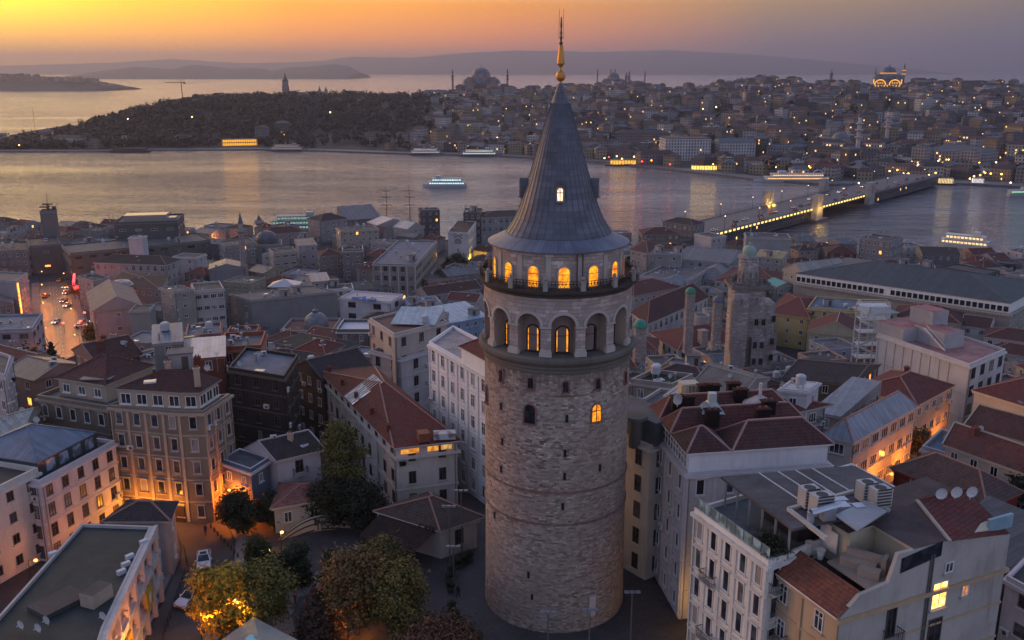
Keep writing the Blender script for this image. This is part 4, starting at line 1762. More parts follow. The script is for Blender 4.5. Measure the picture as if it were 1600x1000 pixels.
for s in (.05, .3, .55, .8):
    q, _ = wallpoint(P, 0, s, ze - 1.6, 4.3)
    m.bar((q.x, q.y, zb - 2), (q.x, q.y, q.z), .12)
part("awning_post", m, iron, r)
m = MB()
O = offset_poly(P, .35)
m.prism(O, ze - .75, ze - .12, bottom=True)
part("fascia", m, plain((.40, .35, .33)), r)

gw = thing("curved_wall", "curved cream garden wall with three dark stripes and a small arched emblem", "wall", G(490, 838, -2))
cx, cy, cz = gw.location
m = MB()
st = MB()
n = 22
pts = []
for k in range(n + 1):
    s = k / n
    px, pyb, pyt = lerp(432, 548, s), lerp(862, 838, s) - 14 * sin(pi * s) * .4, lerp(848, 812, s) - 20 * sin(pi * s)
    b = G(px, pyb, -2.0)
    dd = b.y
    t_ = PD(px, pyt, dd)
    pts.append((b.x, b.y, max(-.9, t_.z)))
for (xa, ya, za), (xb, yb, zb_) in zip(pts, pts[1:]):
    m.quad((xa, ya, -3.5), (xb, yb, -3.5), (xb, yb, zb_), (xa, ya, za))
    m.quad((xa, ya, za), (xb, yb, zb_), (xb, yb + .5, zb_), (xa, ya + .5, za))
    m.quad((xb, yb + .5, -3.5), (xa, ya + .5, -3.5), (xa, ya + .5, za), (xb, yb + .5, zb_))
    for f in (.45, .72, .97):
        h0, h1 = -2 + (za + 2) * f, -2 + (zb_ + 2) * f
        st.quad((xa, ya - .05, h0 - .12), (xb, yb - .05, h1 - .12), (xb, yb - .05, h1 + .08), (xa, ya - .05, h0 + .08))
        st.quad((xa, ya - .05, h0 + .08), (xb, yb - .05, h1 + .08), (xb, yb, h1 + .08), (xa, ya, h0 + .08))
m.build("wall", plaster((.46, .40, .33), .5), gw, shift=(cx, cy, cz))
st.build("stripe", plain((.06, .045, .04)), gw, shift=(cx, cy, cz))
xa, ya, za = pts[12]
m = MB()
m.poly([(x, 0, z) for x, z in arch_pts(1.5, 1.7)])
m.box(-.55, -.03, 0, .3, .06, 1.0, m=1)
m.box(.55, -.03, 0, .3, .06, 1.0, m=1)
m.box(0, -.03, 0, .4, .06, .7, m=1)
o = m.build("emblem", [plain((.05, .04, .035)), plain((.4, .36, .3))], gw, (xa - cx, ya - .09 - cy, za - 1.9 - cz))

# ---- right, close
r, P, ze, zb = B("apartment_block", "cream apartment block with two window columns just behind the tower on its right", [(950, 672), (1016, 702)], 17.5, ("flat", FL_L, .5), (.47, .42, .36), depth=10, cat="apartment block", floors=5, ww=1.05, wh=2.1, gap=2.7, fm=frame_d, win="cross", drop=5, clutter=4, litp=0)
for s, rad in ((.66, .85),):
    q, th = wallpoint(P, 0, s, ze, 0)
    m = MB()
    m.lathe([(rad, ze - .5), (rad, ze + 3.0), (rad + .5, ze + 3.1), (rad + .5, ze + 3.5), (0, ze + 3.52)], 20, c=(q.x, q.y))
    part("stair_turret", m, plaster((.17, .165, .15), .6), r)
m = MB()
q, th = wallpoint(P, 0, .45, ze, -2.6)
m.box(q.x, q.y, ze + .3, 9, 4.4, 3.0, th, m=0, mt=1)
part("attic", m, [plain((.08, .085, .09), .4), FL_L], r)

r, P, ze, zb = B("mansion_block", "lilac grey mansion block with glazed top storey and long red hip roofs", [(1014, 666), (1072, 742), (1298, 726)], 18.0, ("flat", FL_L, .1), (.46, .42, .43), cat="apartment block", floors=5, ww=1.0, wh=1.9, gap=2.8, fm=frame_w, win="hood", drop=5, hero=True, pier=True)
Q = offset_poly(P, -.35)
m = MB()
m.prism(Q, ze - .02, ze + 2.5)
part("attic", m, plaster((.56, .54, .56), .5), r)
n = 13
m, g = MB(), MB()
q0, th = wallpoint(Q, 0, .04, ze + .4, .05)
q1, th = wallpoint(Q, 0, .97, ze + .4, .05)
up = Vector((0, 0, 1.75))
g.quad(q0, q1, q1 + up, q0 + up)
for k in range(n + 1):
    q = q0 + (q1 - q0) * (k / n)
    m.bar(q, q + up, .13)
for z in (0, .9, 1.75):
    m.bar(q0 + Vector((0, 0, z)), q1 + Vector((0, 0, z)), .1)
part("window_band", m, frame_w, r)
part("pane", g, glass((.10, .11, .125), .15), r)
a, b, c, d = [Vector(q) for q in offset_poly(Q, .5)]
for k, (s0, s1) in enumerate(((0, .30), (.31, .60), (.61, 1.0))):
    E = [d + (a - d) * 0, a, a, d]
    A_, B_ = a + (b - a) * s0, a + (b - a) * s1
    D_, C_ = d + (c - d) * s0, d + (c - d) * s1
    Lx = .42 if k == 2 else .0
    if k == 2:
        part("roof", roof_mesh("hip", [A_, B_, lerp(B_, C_, .30), lerp(A_, D_, .30)], ze + 2.55, 2.0, None, 1), [TB, plain(WHITE), plain((.36, .20, .18))], r)
        part("roof", roof_mesh("hip", [lerp(A_, D_, .305), lerp(B_, C_, .305), C_, D_], ze + 2.55, 2.3, None, 1), [TB, plain(WHITE), plain((.36, .20, .18))], r)
    else:
        part("roof", roof_mesh("hip", [A_, B_, C_, D_], ze + 2.55, 2.2, None, 1), [TB2, plain(WHITE), plain((.36, .20, .18))], r)
def on_roof(u, v, dz=2.6):
    q = a + (b - a) * u + (d - a) * v
    return Vector((q.x, q.y, ze + dz)) - r.location
m = MB()
for k in range(20):
    t0, t1 = 2 * pi * k / 20, 2 * pi * (k + 1) / 20
    m.quad((2.0 * cos(t0), 2.0 * sin(t0), 0), (2.0 * cos(t1), 2.0 * sin(t1), 0), (.3 * cos(t1), .3 * sin(t1), 1.0), (.3 * cos(t0), .3 * sin(t0), 1.0))
    m.bar((2.0 * cos(t0), 2.0 * sin(t0), .02), (.3 * cos(t0), .3 * sin(t0), 1.02), .06)
m.tube((0, 0, .9), (0, 0, 2.6), .2, n=8)
m.build("roof_dome", plain((.5, .48, .46), .4), r, on_roof(.33, .72, 4.0))
m = MB()
for s in range(4):
    t0, t1 = pi / 4 + pi / 2 * s, pi / 4 + pi / 2 * (s + 1)
    m.quad((1.9 * cos(t0), 1.9 * sin(t0), 0), (1.9 * cos(t1), 1.9 * sin(t1), 0), (.5 * cos(t1), .5 * sin(t1), 1.3), (.5 * cos(t0), .5 * sin(t0), 1.3))
m.box(0, 0, 1.2, .9, .9, 1.0)
m.build("roof_lantern", plain((.42, .46, .44), .4), r, on_roof(.45, .33, 4.2))
for u, v in ((.28, .14), (.30, .20), (.62, .28), (.66, .62), (.20, .62), (.5, .72), (.05, .4), (.06, .46), (.04, .62)):
    inst("chimney", PROTO["dark_chimney"], r, on_roof(u, v, 4.0), .1, (1.9, 1.4, .8))
for u, v in ((.34, .12), (.55, .25), (.4, .1)):
    inst("satellite_dish", PROTO["satellite_dish"], r, on_roof(u, v, 4.6), -.2, (1.2, 1.2, 1.2))

# flat roofs right behind
B("flat_house", "grey flat roofed house with rooftop ducts wedged behind the mansion block roofs", [(985, 640), (1070, 652), (1112, 622)], 16, ("flat", FL_L, .5), (.36, .335, .31), cat="house", floors=4, clutter=6, drop=6)
r, P, ze, zb = B("roof_pavilion", "glazed roof pavilion with a cream vent box on top, between church and mansion block", [(1040, 617), (1083, 627), (1107, 608)], 19.5, ("flat", plain((.46, .44, .45)), .1), (.40, .38, .33), cat="pavilion", floors=6, win="three", ww=2, wh=2.2, gap=2.4, drop=6)
m = MB()
c = G(1076, 606, ze + 1)
m.box(c.x, c.y, ze + .02, 2.4, 1.8, 1.8, .2)
for k in range(5):
    m.box(c.x - .95 + .47 * k, c.y - .95, ze + .3, .3, .1, 1.3, 0, m=1)
for k in range(3):
    m.tube((c.x + 1.9 + .3 * k, c.y, ze), (c.x + 1.9 + .3 * k, c.y, ze + 1.0), .14, n=6)
part("vent_box", m, [plain((.52, .45, .33)), plain((.2, .18, .14))], r)
B("roof_terrace_house", "dark roof terrace with green planting beside the tower gallery", [(985, 598), (1050, 606), (1083, 590)], 14.5, ("flat", plain((.03, .05, .03), .9), .7), (.33, .28, .26), cat="house", clutter=5, drop=6, floors=4)
B("house", "patched house with rusty sheet roofs in front of the ruined bell tower", [(1084, 600), (1155, 622), (1200, 590)], 13.5, ("gable", seam((.15, .14, .135), .9, .7), 1.6, .3, 0), (.32, .28, .27), cat="house", clutter=4, drop=6, floors=4)
B("apartment_block", "grey house with ivy balconies and a dark red roof behind the mansion block", [(1132, 640), (1208, 651), (1290, 632)], 14.5, ("hip", TB2, 1.7, .5, 0), (.30, .29, .30), cat="apartment block", floors=4, ww=1.5, wh=1.5, gap=4.2, win="three", drop=6, clutter=4, balc=.4)
B("house", "small white box room between the ivy house and the long grey roof", [(1218, 608), (1262, 612), (1280, 598)], 17.5, ("flat", plain((.5, .5, .52)), .1), (.42, .41, .42), cat="house", clutter=3, drop=6, floors=4)

# street on the right
_, LANE_P, _, LANE_ZB = B("school_house", "long cream street house with a grey metal gable roof above the orange lit lane", [(1287, 680), (1331, 690), (1431, 634)], 10.5, ("hip", seam((.24, .26, .30), .5, .5), 2.6, .4, 1), (.44, .40, .37), cat="house", floors=3, ww=2.1, wh=1.6, gap=2.9, fm=frame_w, win="three", drop=6, clutter=0, litp=.008)
_, LANE2_P, _, LANE2_ZB = B("street_house", "cream street house with red hip roof at the upper end of the lane", [(1432, 632), (1488, 602)], 11.0, ("hip", TR, 2.4, .4, 0), (.46, .38, .30), depth=11, cat="house", floors=3, ww=1.5, wh=1.4, gap=2.5, win="two", drop=6, chim=1)
B("barn_house", "grey metal roofed annex with a fallen edge behind the long cream street house", [(1270, 642), (1312, 650), (1372, 612)], 11.0, ("shed", seam((.22, .24, .28), .5, .5), 1.8, .3), (.32, .30, .30), cat="house", floors=3, drop=6)
B("dark_roof_house", "wide dark brown tile roof with a tall pale chimney stack", [(1225, 590), (1330, 600), (1372, 570)], 10.5, ("gable", TD, 1.8, .4, 0), (.20, .15, .12), cat="house", floors=3, drop=6, win="two")
r, P, ze, zb = B("concrete_block", "big pale concrete block with a red tiled roof terrace and outside stair", [(1371, 524), (1515, 573), (1571, 549)], 15.0, ("flat", bitumen((.36, .17, .16)), .55), (.48, .46, .45), cat="apartment block", floors=4, ww=1.7, wh=2.3, gap=3.6, fm=frame_d, win="two", drop=6, blank=(0,), clutter=2, trim=(.55, .53, .5))
m = MB()
q, th = wallpoint(P, 0, .12, ze, -5)
m.box(q.x, q.y, ze + .02, 7.5, 9.5, 3.0, th, m=0, mt=1)
q, th = wallpoint(P, 0, .40, ze, -7.0)
m.box(q.x, q.y, ze + .02, 8, 5.5, 3.4, th, m=0, mt=1)
q, th = wallpoint(P, 0, .20, ze, -9.0)
m.box(q.x, q.y, ze + 3, 6, 4.5, 3.2, th, m=0, mt=1)
part("stair_hut", m, [plaster((.38, .37, .38), .7), bitumen((.34, .15, .14))], r)
m = MB()
q, th = wallpoint(P, 0, .36, ze + 3.3, -3.9)
q2, _ = wallpoint(P, 0, .58, ze + .2, -3.9)
for o in (0, 1.0):
    e = Vector((0, -o, 0))
    m.bar(q + e, q2 + e, .12, .3)
    m.bar(q + e + Vector((0, 0, 1)), q2 + e + Vector((0, 0, 1)), .06)
for k in range(12):
    t = q + (q2 - q) * (k / 11)
    m.box(t.x, t.y - .5, t.z, .3, 1.0, .06)
part("outside_stair", m, plain((.55, .55, .56)), r)
m = MB()
for k in range(9):
    s = .02 + .098 * k
    q, th = wallpoint(P, 0, s, zb, .04)
    m.box(q.x, q.y, zb + 1, .1, .12, ze - zb - 1.2, th)
for z in (.3, .62):
    q0, th = wallpoint(P, 0, .001, zb + (ze - zb) * z, .04)
    q1, th = wallpoint(P, 0, .999, zb + (ze - zb) * z, .04)
    m.bar(q0, q1, .12, .14)
part("wall_joint", m, plain((.42, .41, .41)), r)
m = MB()
q, th = wallpoint(P, 0, .66, zb + (ze - zb) * .35, .06)
m.box(q.x, q.y, q.z, 3.4, .18, 5.0, th)
part("stained_panel", m, plaster((.26, .22, .18), 1.5), r)
# white fire stair
st_root = thing("fire_stair", "white open steel fire stair standing against the pale concrete block", "stair", G(1352, 600, -7.5))
sx, sy, sz = st_root.location
m = MB()
W2, D2, H2 = 6.2, 3.2, 18.5
for a in (-W2 / 2, 0, W2 / 2):
    for b in (-D2 / 2, D2 / 2):
        m.bar((a, b, -2), (a, b, H2), .22)
for k in range(7):
    z = H2 * k / 6.3 + .6
    m.box(0, 0, z, W2, D2, .16, bottom=True)
    for s in (-1, 1):
        for hh in (.5, 1.0):
            m.bar((-W2 / 2, s * D2 / 2, z + hh), (W2 / 2, s * D2 / 2, z + hh), .07)
            m.bar((s * W2 / 2, -D2 / 2, z + hh), (s * W2 / 2, D2 / 2, z + hh), .07)
    if k < 6:
        m.bar((-W2 / 2 * (1 if k % 2 else -1), -D2 / 2 + .1, z), (W2 / 2 * (1 if k % 2 else -1), -D2 / 2 + .1, z + H2 / 6.3), .1, .5)
for k in range(16):
    a = -W2 / 2 + W2 * k / 15
    for b in (-D2 / 2, D2 / 2):
        m.bar((a, b, H2 - 3), (a, b, H2 + .2), .07)
m.build("stair_frame", plain((.62, .62, .63), .5), st_root)

B("house", "cream house with a steep red tiled gable roof left of the fire stair", [(1262, 518), (1350, 527)], 12, ("gable", TB2, 4.2, .4, 1), (.42, .35, .25), depth=14, cat="house", floors=3, ww=1.2, wh=1.8, gap=5, drop=6)
B("tall_house", "plain cream party wall house with red hipped roofs at the right edge, facing the lane", [(1523, 610), (1660, 652)], 11.5, ("hip", TR, 3.4, .4, 0), (.52, .45, .34), depth=18, cat="house", floors=3, drop=6, clutter=0, blank=(0,), chim=1)
B("terrace_house", "terrace house with a brown tile roof and cream attic wall above the brick house", [(1478, 694), (1640, 752), (1665, 722)], 10.2, ("gable", TB2, 2.0, .4, 0), (.46, .40, .33), cat="house", floors=3, drop=6, chim=1, clutter=2)
B("terrace_house", "row house with a dark red roof and lit dormer strip higher up the lane", [(1512, 664), (1660, 706)], 11.2, ("gable", TB, 2.2, .4, 0), (.46, .38, .26), depth=8, cat="house", floors=3, drop=6, clutter=2)
B("terrace_house", "small flat terrace with a sunken roof court beside the lane on the right", [(1440, 702), (1492, 718), (1520, 690)], 8.6, ("flat", FL_B, .6), (.40, .38, .38), cat="house", floors=3, drop=6, clutter=3)
B("brick_house", "red brick house with white windows and a brown hipped roof", [(1398, 731), (1541, 792), (1592, 768)], 9.0, ("hip", tiles((.085, .048, .042)), 2.6, .5, 0), (.24, .05, .035), cat="house", floors=3, ww=1.5, wh=1.7, gap=4.4, fm=frame_w, win="cross", drop=8, chim=0, wmat=masonry((.25, .05, .035), .25, .08, .2))
# ---------------------------------------------------------------- white terrace house and ochre house, close on the right
r, P, ze, zb = B("terrace_block", "white ornate block with a glass railed roof terrace and tall arched windows", [(1085, 800), (1200, 884), (1441, 790), (1330, 730)], 18.8, ("flat", bitumen((.10, .115, .12)), .5), (.60, .575, .52), cat="apartment block", floors=6, ww=.95, wh=2.2, gap=2.05, fm=frame_w, hero=True, win="hood", pier=True, drop=4, balc=.3, trim=(.62, .60, .55), litp=.0)
R3 = r
m = MB()
for i in (0,):
    n = 9
    for k in range(n):
        q0, th = wallpoint(P, i, k / n + .006, ze + .5, -.15)
        q1, th = wallpoint(P, i, (k + 1) / n - .006, ze + .5, -.15)
        up = Vector((0, 0, 1.1))
        m.quad(q0, q1, q1 + up, q0 + up, 0)
        m.bar(q0, q0 + up, .05, .05, 1)
        m.bar(q0 + up, q1 + up, .05, .05, 1)
part("glass_railing", m, [glass((.13, .19, .19), .1), steel], r)
# roof canopy
C_ = [G(px, py, ze + 3.2) for px, py in ((1126, 745), (1239, 827), (1441, 786), (1335, 728))]
m = MB()
m.prism([(p.x, p.y) for p in C_], ze + 3.0, ze + 3.25, bottom=True)
part("canopy_roof", m, bitumen((.085, .08, .085)), r)
m = MB()
for s in (.28, .42, .55, .68):
    a, b = C_[0] + (C_[3] - C_[0]) * s, C_[1] + (C_[2] - C_[1]) * s
    e = Vector((0, 0, .09))
    m.bar(a + e, a + e + (b - a) * .93, .14, .08)
part("roof_seam", m, plain((.55, .55, .56)), r)
m = MB()
for k in range(6):
    q = C_[0] + (C_[1] - C_[0]) * (.06 + .176 * k)
    m.bar((q.x + .2, q.y, ze), (q.x + .2, q.y, ze + 3.0), .18)
part("canopy_post", m, steel, r)
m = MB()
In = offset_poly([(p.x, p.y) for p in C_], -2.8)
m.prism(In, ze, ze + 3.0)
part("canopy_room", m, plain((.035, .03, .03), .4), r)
pl = MB()
lv = MB()
rr = random.Random(5)
for k in range(16):
    q, th = wallpoint(P, 0, .72 + .016 * k, ze, -.8 - rr.random() * 1.6)
    pl.box(q.x, q.y, ze + .02, .5, .5, .45, rr.random())
    for j in range(60):
        d = Vector((rr.gauss(0, .35), rr.gauss(0, .35), .5 + abs(rr.gauss(0, .5))))
        c = q + d
        s = .16
        u, v = Vector((rr.gauss(0, 1), rr.gauss(0, 1), rr.gauss(0, 1))).normalized() * s, Vector((rr.gauss(0, 1), rr.gauss(0, 1), rr.gauss(0, 1))).normalized() * s
        lv.quad(c - u, c - v, c + u, c + v)
part("planter", pl, plain((.3, .28, .26)), r)
part("terrace_plants", lv, foliage((.015, .022, .012), (.045, .05, .025)), r)["kind"] = "stuff"
for px, py, w, d, h in ((1264, 780, 1.6, 1.3, 1.9), (1283, 791, 1.8, 1.35, 1.9), (1354, 771, 1.6, 1.3, 1.9), (1374, 780, 1.7, 1.35, 1.9)):
    c = G(px, py, ze + 4)
    m = MB()
    m.box(0, 0, 0, w, d, h * .9, 0)
    for k in range(6):
        m.box(0, -d / 2 - .01, .25 + .3 * k, w * .86, .05, .16, 0, m=1)
    m.box(0, 0, h * .9 + .002, w * 1.03, d * 1.03, .08, m=0)
    n = 14
    m.poly([(.55 * cos(2 * pi * k / n), .55 * sin(2 * pi * k / n), h * .9 + .09) for k in range(n)], 1)
    o = m.build("cooling_unit", [plain((.44, .42, .40), .5), plain((.06, .06, .06))], r, (c.x - r.location.x, c.y - r.location.y, ze + 3.4 - r.location.z))
    o.rotation_euler = (0, 0, .25)
m = MB()
c = G(1316, 795, ze + 4)
for k, (dx, dy, w, d, h) in enumerate(((-1.5, -.5, 1.3, 1.0, 1.2), (0, .3, 1.4, 1.1, 1.0), (1.5, .2, 1.0, .9, 1.0), (2.6, .5, 1.1, .9, .9), (0, 1.8, 2.2, .8, .8))):
    m.box(c.x + dx, c.y + dy, ze + 3.3, w, d, h, .2)
m.tube((c.x - 3.2, c.y - 1.2, ze + 4.2), (c.x - .4, c.y - .4, ze + 4.6), .34, n=10)
m.tube((c.x - 3.2, c.y - 1.2, ze + 3.3), (c.x - 3.2, c.y - 1.2, ze + 4.3), .34, n=10)
part("air_duct", m, plain((.48, .52, .58), .3, .6), r)
m = MB()
q = [G(px, py, ze + 4.3) for px, py in ((1305, 803), (1340, 828), (1387, 797), (1352, 780))]
m.prism([(p.x, p.y) for p in q], ze + 4.1, ze + 4.22, bottom=True)
part("duct_cover", m, plain((.30, .31, .33), .4, .3), r)
m = MB()
for x0, y0, x1, y1 in ((1232, 792, 1335, 764), (1335, 764, 1390, 795), (1232, 792, 1292, 838)):
    a, b = G(x0, y0, ze + 3.6), G(x1, y1, ze + 3.6)
    m.bar((a.x, a.y, ze + 3.35), (b.x, b.y, ze + 3.35), .35, .35)
part("roof_kerb", m, plain((.46, .44, .40)), r)

# ochre house with the tile strip
r, P, ze, zb = B("ochre_house", "ochre town house with red tile strip, attic terrace and one lit end window", [(1201, 884), (1312, 966), (1570, 886), (1440, 818)], 17.6, ("flat", FL_D, .0), (.46, .345, .225), cat="town house", floors=5, ww=1.05, wh=1.9, gap=3.0, fm=frame_w, hero=True, win="cross", pier=True, drop=4, blank=(1,), balc=.25, trim=(.42, .30, .19), litp=0)
A_, B_, C_, D_ = [Vector((*p, ze)) for p in P]
iw = (D_ - A_).normalized()
al = (B_ - A_).normalized()
z1 = Vector((0, 0, 1.5))
m = MB()
o0 = A_ - iw * .45
o1 = B_ - iw * .45 + al * .1
i0, i1 = A_ + iw * 2.6 + z1, B_ + iw * 2.6 + z1
m.quad(o0 + Vector((0, 0, .15)), o1 + Vector((0, 0, .15)), i1, i0, 0)
m.quad(o0, o1, o1 + Vector((0, 0, .15)), o0 + Vector((0, 0, .15)), 1)
m.quad(o1, o0, A_ + iw * .1, B_ + iw * .1, 1)
part("tile_strip", m, [tiles((.20, .06, .034)), frame_w], r)
# end wall: higher than the front eave, sloped top
WM = plaster((.40, .37, .335), .8)
m = MB()
ew = B_ + iw * .0
pts_e = [(0, 0.0), (.10, 1.6), (.26, 2.0), (.30, 4.5), (.60, 4.35), (.93, 3.5), (1.0, 3.3)]
en = (C_ - B_)
nn = Vector((en.y, -en.x, 0)).normalized() * .03
prev = None
for (s0, h0), (s1, h1) in zip(pts_e, pts_e[1:]):
    a, b = B_ + en * s0 + nn, B_ + en * s1 + nn
    m.quad((a.x, a.y, zb - 4), (b.x, b.y, zb - 4), (b.x, b.y, ze + h1), (a.x, a.y, ze + h0))
    a2, b2 = a - nn * 12, b - nn * 12
    m.quad((a.x, a.y, ze + h0), (b.x, b.y, ze + h1), (b2.x, b2.y, ze + h1), (a2.x, a2.y, ze + h0))
part("end_wall", m, WM, r)
# attic room with terrace
def at(u, v, dz=0.0):
    q = A_ + (B_ - A_) * u + (D_ - A_) * v
    return Vector((q.x, q.y, ze + dz))
m = MB()
def room(u0, u1, v0, v1, h, mm, mi=0):
    mm.prism([tuple(at(u, v))[:2] for u, v in ((u0, v0), (u1, v0), (u1, v1), (u0, v1))], ze + .02, ze + h, mi)
m = MB()
room(.02, .42, .30, .95, 4.0, m)
room(.42, .96, .46, .95, 4.1, m)
part("attic", m, plaster((.50, .44, .33), .4), r)
m = MB()
a, b, c, d = at(-.02, .27, 4.05), at(.45, .27, 4.05), at(.45, 1.0, 5.0), at(-.02, 1.0, 5.0)
m.quad(a, b, c, d)
e, f, g_, h_ = at(.45, .42, 4.2), at(1.0, .40, 4.5), at(1.0, .62, 4.45), at(.45, .70, 5.5)
m.quad(e, f, g_, h_)
m.quad(at(.45, .42, 4.2), h_, at(.45, 1.0, 5.5), at(.45, 1.0, 4.0), 1)
m.quad(at(-.02, .27, 3.9), at(.45, .27, 3.9), b, a, 1)
m.quad(at(.45, .42, 4.05), at(1.0, .40, 4.2), f, e, 1)
m.quad(at(.45, .27, 3.9), at(.45, .42, 4.05), e, b, 1)
part("roof", m, [bitumen((.075, .05, .048)), plain((.45, .38, .3))], r)
m = MB()
a, b, c, d = at(.45, .69, 5.62), at(1.03, .61, 4.42), at(1.03, 1.01, 3.42), at(.45, 1.02, 5.4)
m.quad(a, b, c, d)
m.quad(at(.45, .69, 5.45), at(1.03, .61, 4.25), b, a, 1)
m.bar(a, b, .26, .2, 1)
m.bar(a, d, .26, .2, 0)
part("tile_roof", m, [TR, plain((.4, .33, .28))], r)
m = MB()
m.prism([tuple(at(u, v))[:2] for u, v in ((.40, .18), (.97, .18), (.97, .44), (.40, .44))], ze + 1.35, ze + 1.55)
part("terrace_floor", m, plain((.28, .22, .18)), r)
m = MB()
for u, v, w, d, h in ((.62, .27, 3.0, 1.0, .8), (.62, .30, 3.0, .4, 1.4), (.78, .26, 1.8, 1.0, .7), (.80, .34, .4, 1.2, 1.5)):
    q = at(u, v, 1.56)
    m.box(q.x, q.y, q.z, w, d, h, -.6)
part("terrace_bench", m, plain((.30, .24, .19)), r)
m = MB()
q = at(.12, .285, 1.6)
th_f = atan2(al.y, al.x)
m.box(q.x, q.y, q.z - .4, 1.3, .12, 2.4, th_f)
q = at(.24, .285, 1.6)
m.box(q.x, q.y, q.z - .4, .9, .12, 2.0, th_f)
part("shutter", m, frame_w, r)
for u, v, s in ((.10, .2, 1), (.26, .2, 1.2)):
    q = at(u, v, 1.0)
    m = MB()
    m.lathe([(.25, 0), (.4, .9), (.44, .95), (.0, .9)], 10)
    m.build("flower_pot", plain((.55, .53, .5)), r, q - r.location)
# end wall openings
def end_open(s, zz, w, h, mat, fm=frame_w, kind="two"):
    q = B_ + en * s + nn * 2
    th = atan2(en.y, en.x)
    o = inst("window", window_mesh(kind, w, h, fm, WM), r, Vector((q.x, q.y, ze + zz)) - r.location, th)
    inst("pane", pane_mesh(kind, w, h, mat), o, (0, 0, 0))
end_open(.58, -2.0, 1.8, 2.6, lit((1.0, .55, .12), 2.6), kind="cross")
end_open(.745, -1.6, .85, 1.1, lit((.8, .32, .10), .6))
end_open(.30, -3.4, 1.1, 3.3, PANES[0], frame_d)
end_open(.58, -6.0, 1.6, 3.0, PANES[3], frame_d)
end_open(.30, -8.2, 1.1, 3.0, PANES[0], frame_d)
end_open(.62, 1.3, 1.0, 1.0, PANES[2])
q = B_ + en * .30 + nn * 2
o = inst("balcony", balcony_mesh(1.6), r, Vector((q.x, q.y, ze - 3.6)) - r.location, atan2(en.y, en.x))
m = MB()
for s in (.50, .515):
    q = B_ + en * s + nn * 4
    m.tube((q.x, q.y, zb), (q.x, q.y, ze + 3.5), .08, n=6)
part("drainpipe", m, plain((.12, .11, .1)), r)
m = MB()
for s0, s1 in ((.32, .56),):
    a, b = B_ + en * s0 + nn * 2.5, B_ + en * s1 + nn * 2.5
    m.quad((a.x, a.y, ze + 2.6), (b.x, b.y, ze + 3.2), (b.x, b.y, ze + 4.6), (a.x, a.y, ze + 4.0))
part("attic_opening", m, PANES[0], r)
for u, v in ((.50, .82), (.54, .9), (.60, .97)):
    inst("satellite_dish", PROTO["satellite_dish"], r, at(u, v, 5.1) - r.location, -.5 + u, (1.25, 1.25, 1.25))
m = MB()
q = at(.95, .98, 3.6)
m.box(q.x, q.y, q.z, 3.0, .3, 1.3, atan2(en.y, en.x))
part("roof_screen", m, plain((.22, .34, .40), .3), r)

B("house", "whitewashed house with brown shutters and a flat roof beyond the grey end wall", [(1572, 905), (1720, 985), (1760, 930)], 12.5, ("flat", FL_D, .4), (.50, .43, .44), cat="house", floors=4, ww=1.6, wh=1.4, gap=3.6, fm=plain((.2, .13, .1)), drop=5)
B("shed_roof", "dark corrugated lean-to roofs behind the ochre house", [(1480, 838), (1620, 905), (1680, 850)], 10.5, ("shed", seam((.09, .09, .10), .8, .6), 1.2, .4), (.14, .12, .12), cat="shed", floors=2, drop=6)
r, P, ze, zb = B("garden_pavilion", "pale pitched canopy with a teal glass roof light under the yellow lit tree", [(330, 1015), (420, 1060), (480, 1012), (396, 968)], 4.5, ("pyramid", plain((.30, .31, .27), .5), 1.0, .3), (.30, .28, .25), cat="pavilion", floors=1, drop=4, cornice=False)
m = MB()
c = G(400, 1004, ze + 1)
m.prism([tuple(G(px, py, ze + 1))[:2] for px, py in ((362, 1012), (392, 990), (432, 1012), (402, 1030))], ze + .1, ze + .95, m=0)
part("skylight", m, glass((.10, .22, .22), .15), r)
# ---------------------------------------------------------------- down the slope to the water
def M(name, label, pts, h, roof, wall, **kw):
    kw.setdefault("drop", 4)
    kw.setdefault("cornice", True)
    kw.setdefault("ww", 1.2)
    kw.setdefault("wh", 1.6)
    kw.setdefault("gap", 3.0)
    kw.setdefault("cat", "building")
    return B(name, label, pts, h, roof, wall, **kw)


# left: the avenue and the shore
r, P, ze, zb = M("watch_tower", "tall square concrete watch tower with a radar mast by the left shore", [(62, 332), (85, 331)], 26, ("flat", FL_D, .6), (.20, .195, .2), depth=9, win="thin", gap=9, floors=2, clutter=0, cat="tower", blank=(0, 1, 2, 3))
m = MB()
c = Vector((sum(p[0] for p in P) / 4, sum(p[1] for p in P) / 4, ze))
m.tube(c, c + Vector((0, 0, 3.5)), .7, .5)
m.tube(c + Vector((0, 0, 3.5)), c + Vector((0, 0, 9)), .12)
m.bar(c + Vector((-2.6, 0, 3.4)), c + Vector((2.6, 0, 3.4)), .5, .7)
m.box(c.x - 1.5, c.y, ze + 1.8, 4, 3, .6)
m.box(c.x + 3, c.y, ze, 1.4, 1.4, 2.4)
part("radar_mast", m, frame_d, r)
r, P, ze, zb = M("quay_hall", "very long grey flat roofed quay hall at the end of the avenue", [(96, 384), (110, 397), (329, 376)], 14, ("flat", FL_L, .5), (.17, .17, .165), floors=3, ww=3.2, wh=1.4, gap=6, win="three", clutter=16, cat="hall", fm=frame_d)
M("bridge_wing", "dark grey hall wing spanning the end of the avenue under the watch tower", [(46, 386), (95, 382)], 13.5, ("flat", FL_D, .5), (.16, .165, .175), depth=24, floors=2, ww=2.5, wh=1.0, gap=9, cat="hall", clutter=4, litp=.2)
M("quay_hall", "low dark hall at the left edge with pipe frames on its roof", [(-60, 396), (44, 392)], 12, ("flat", FL_D, .6), (.20, .2, .21), depth=26, floors=3, clutter=10, cat="hall")
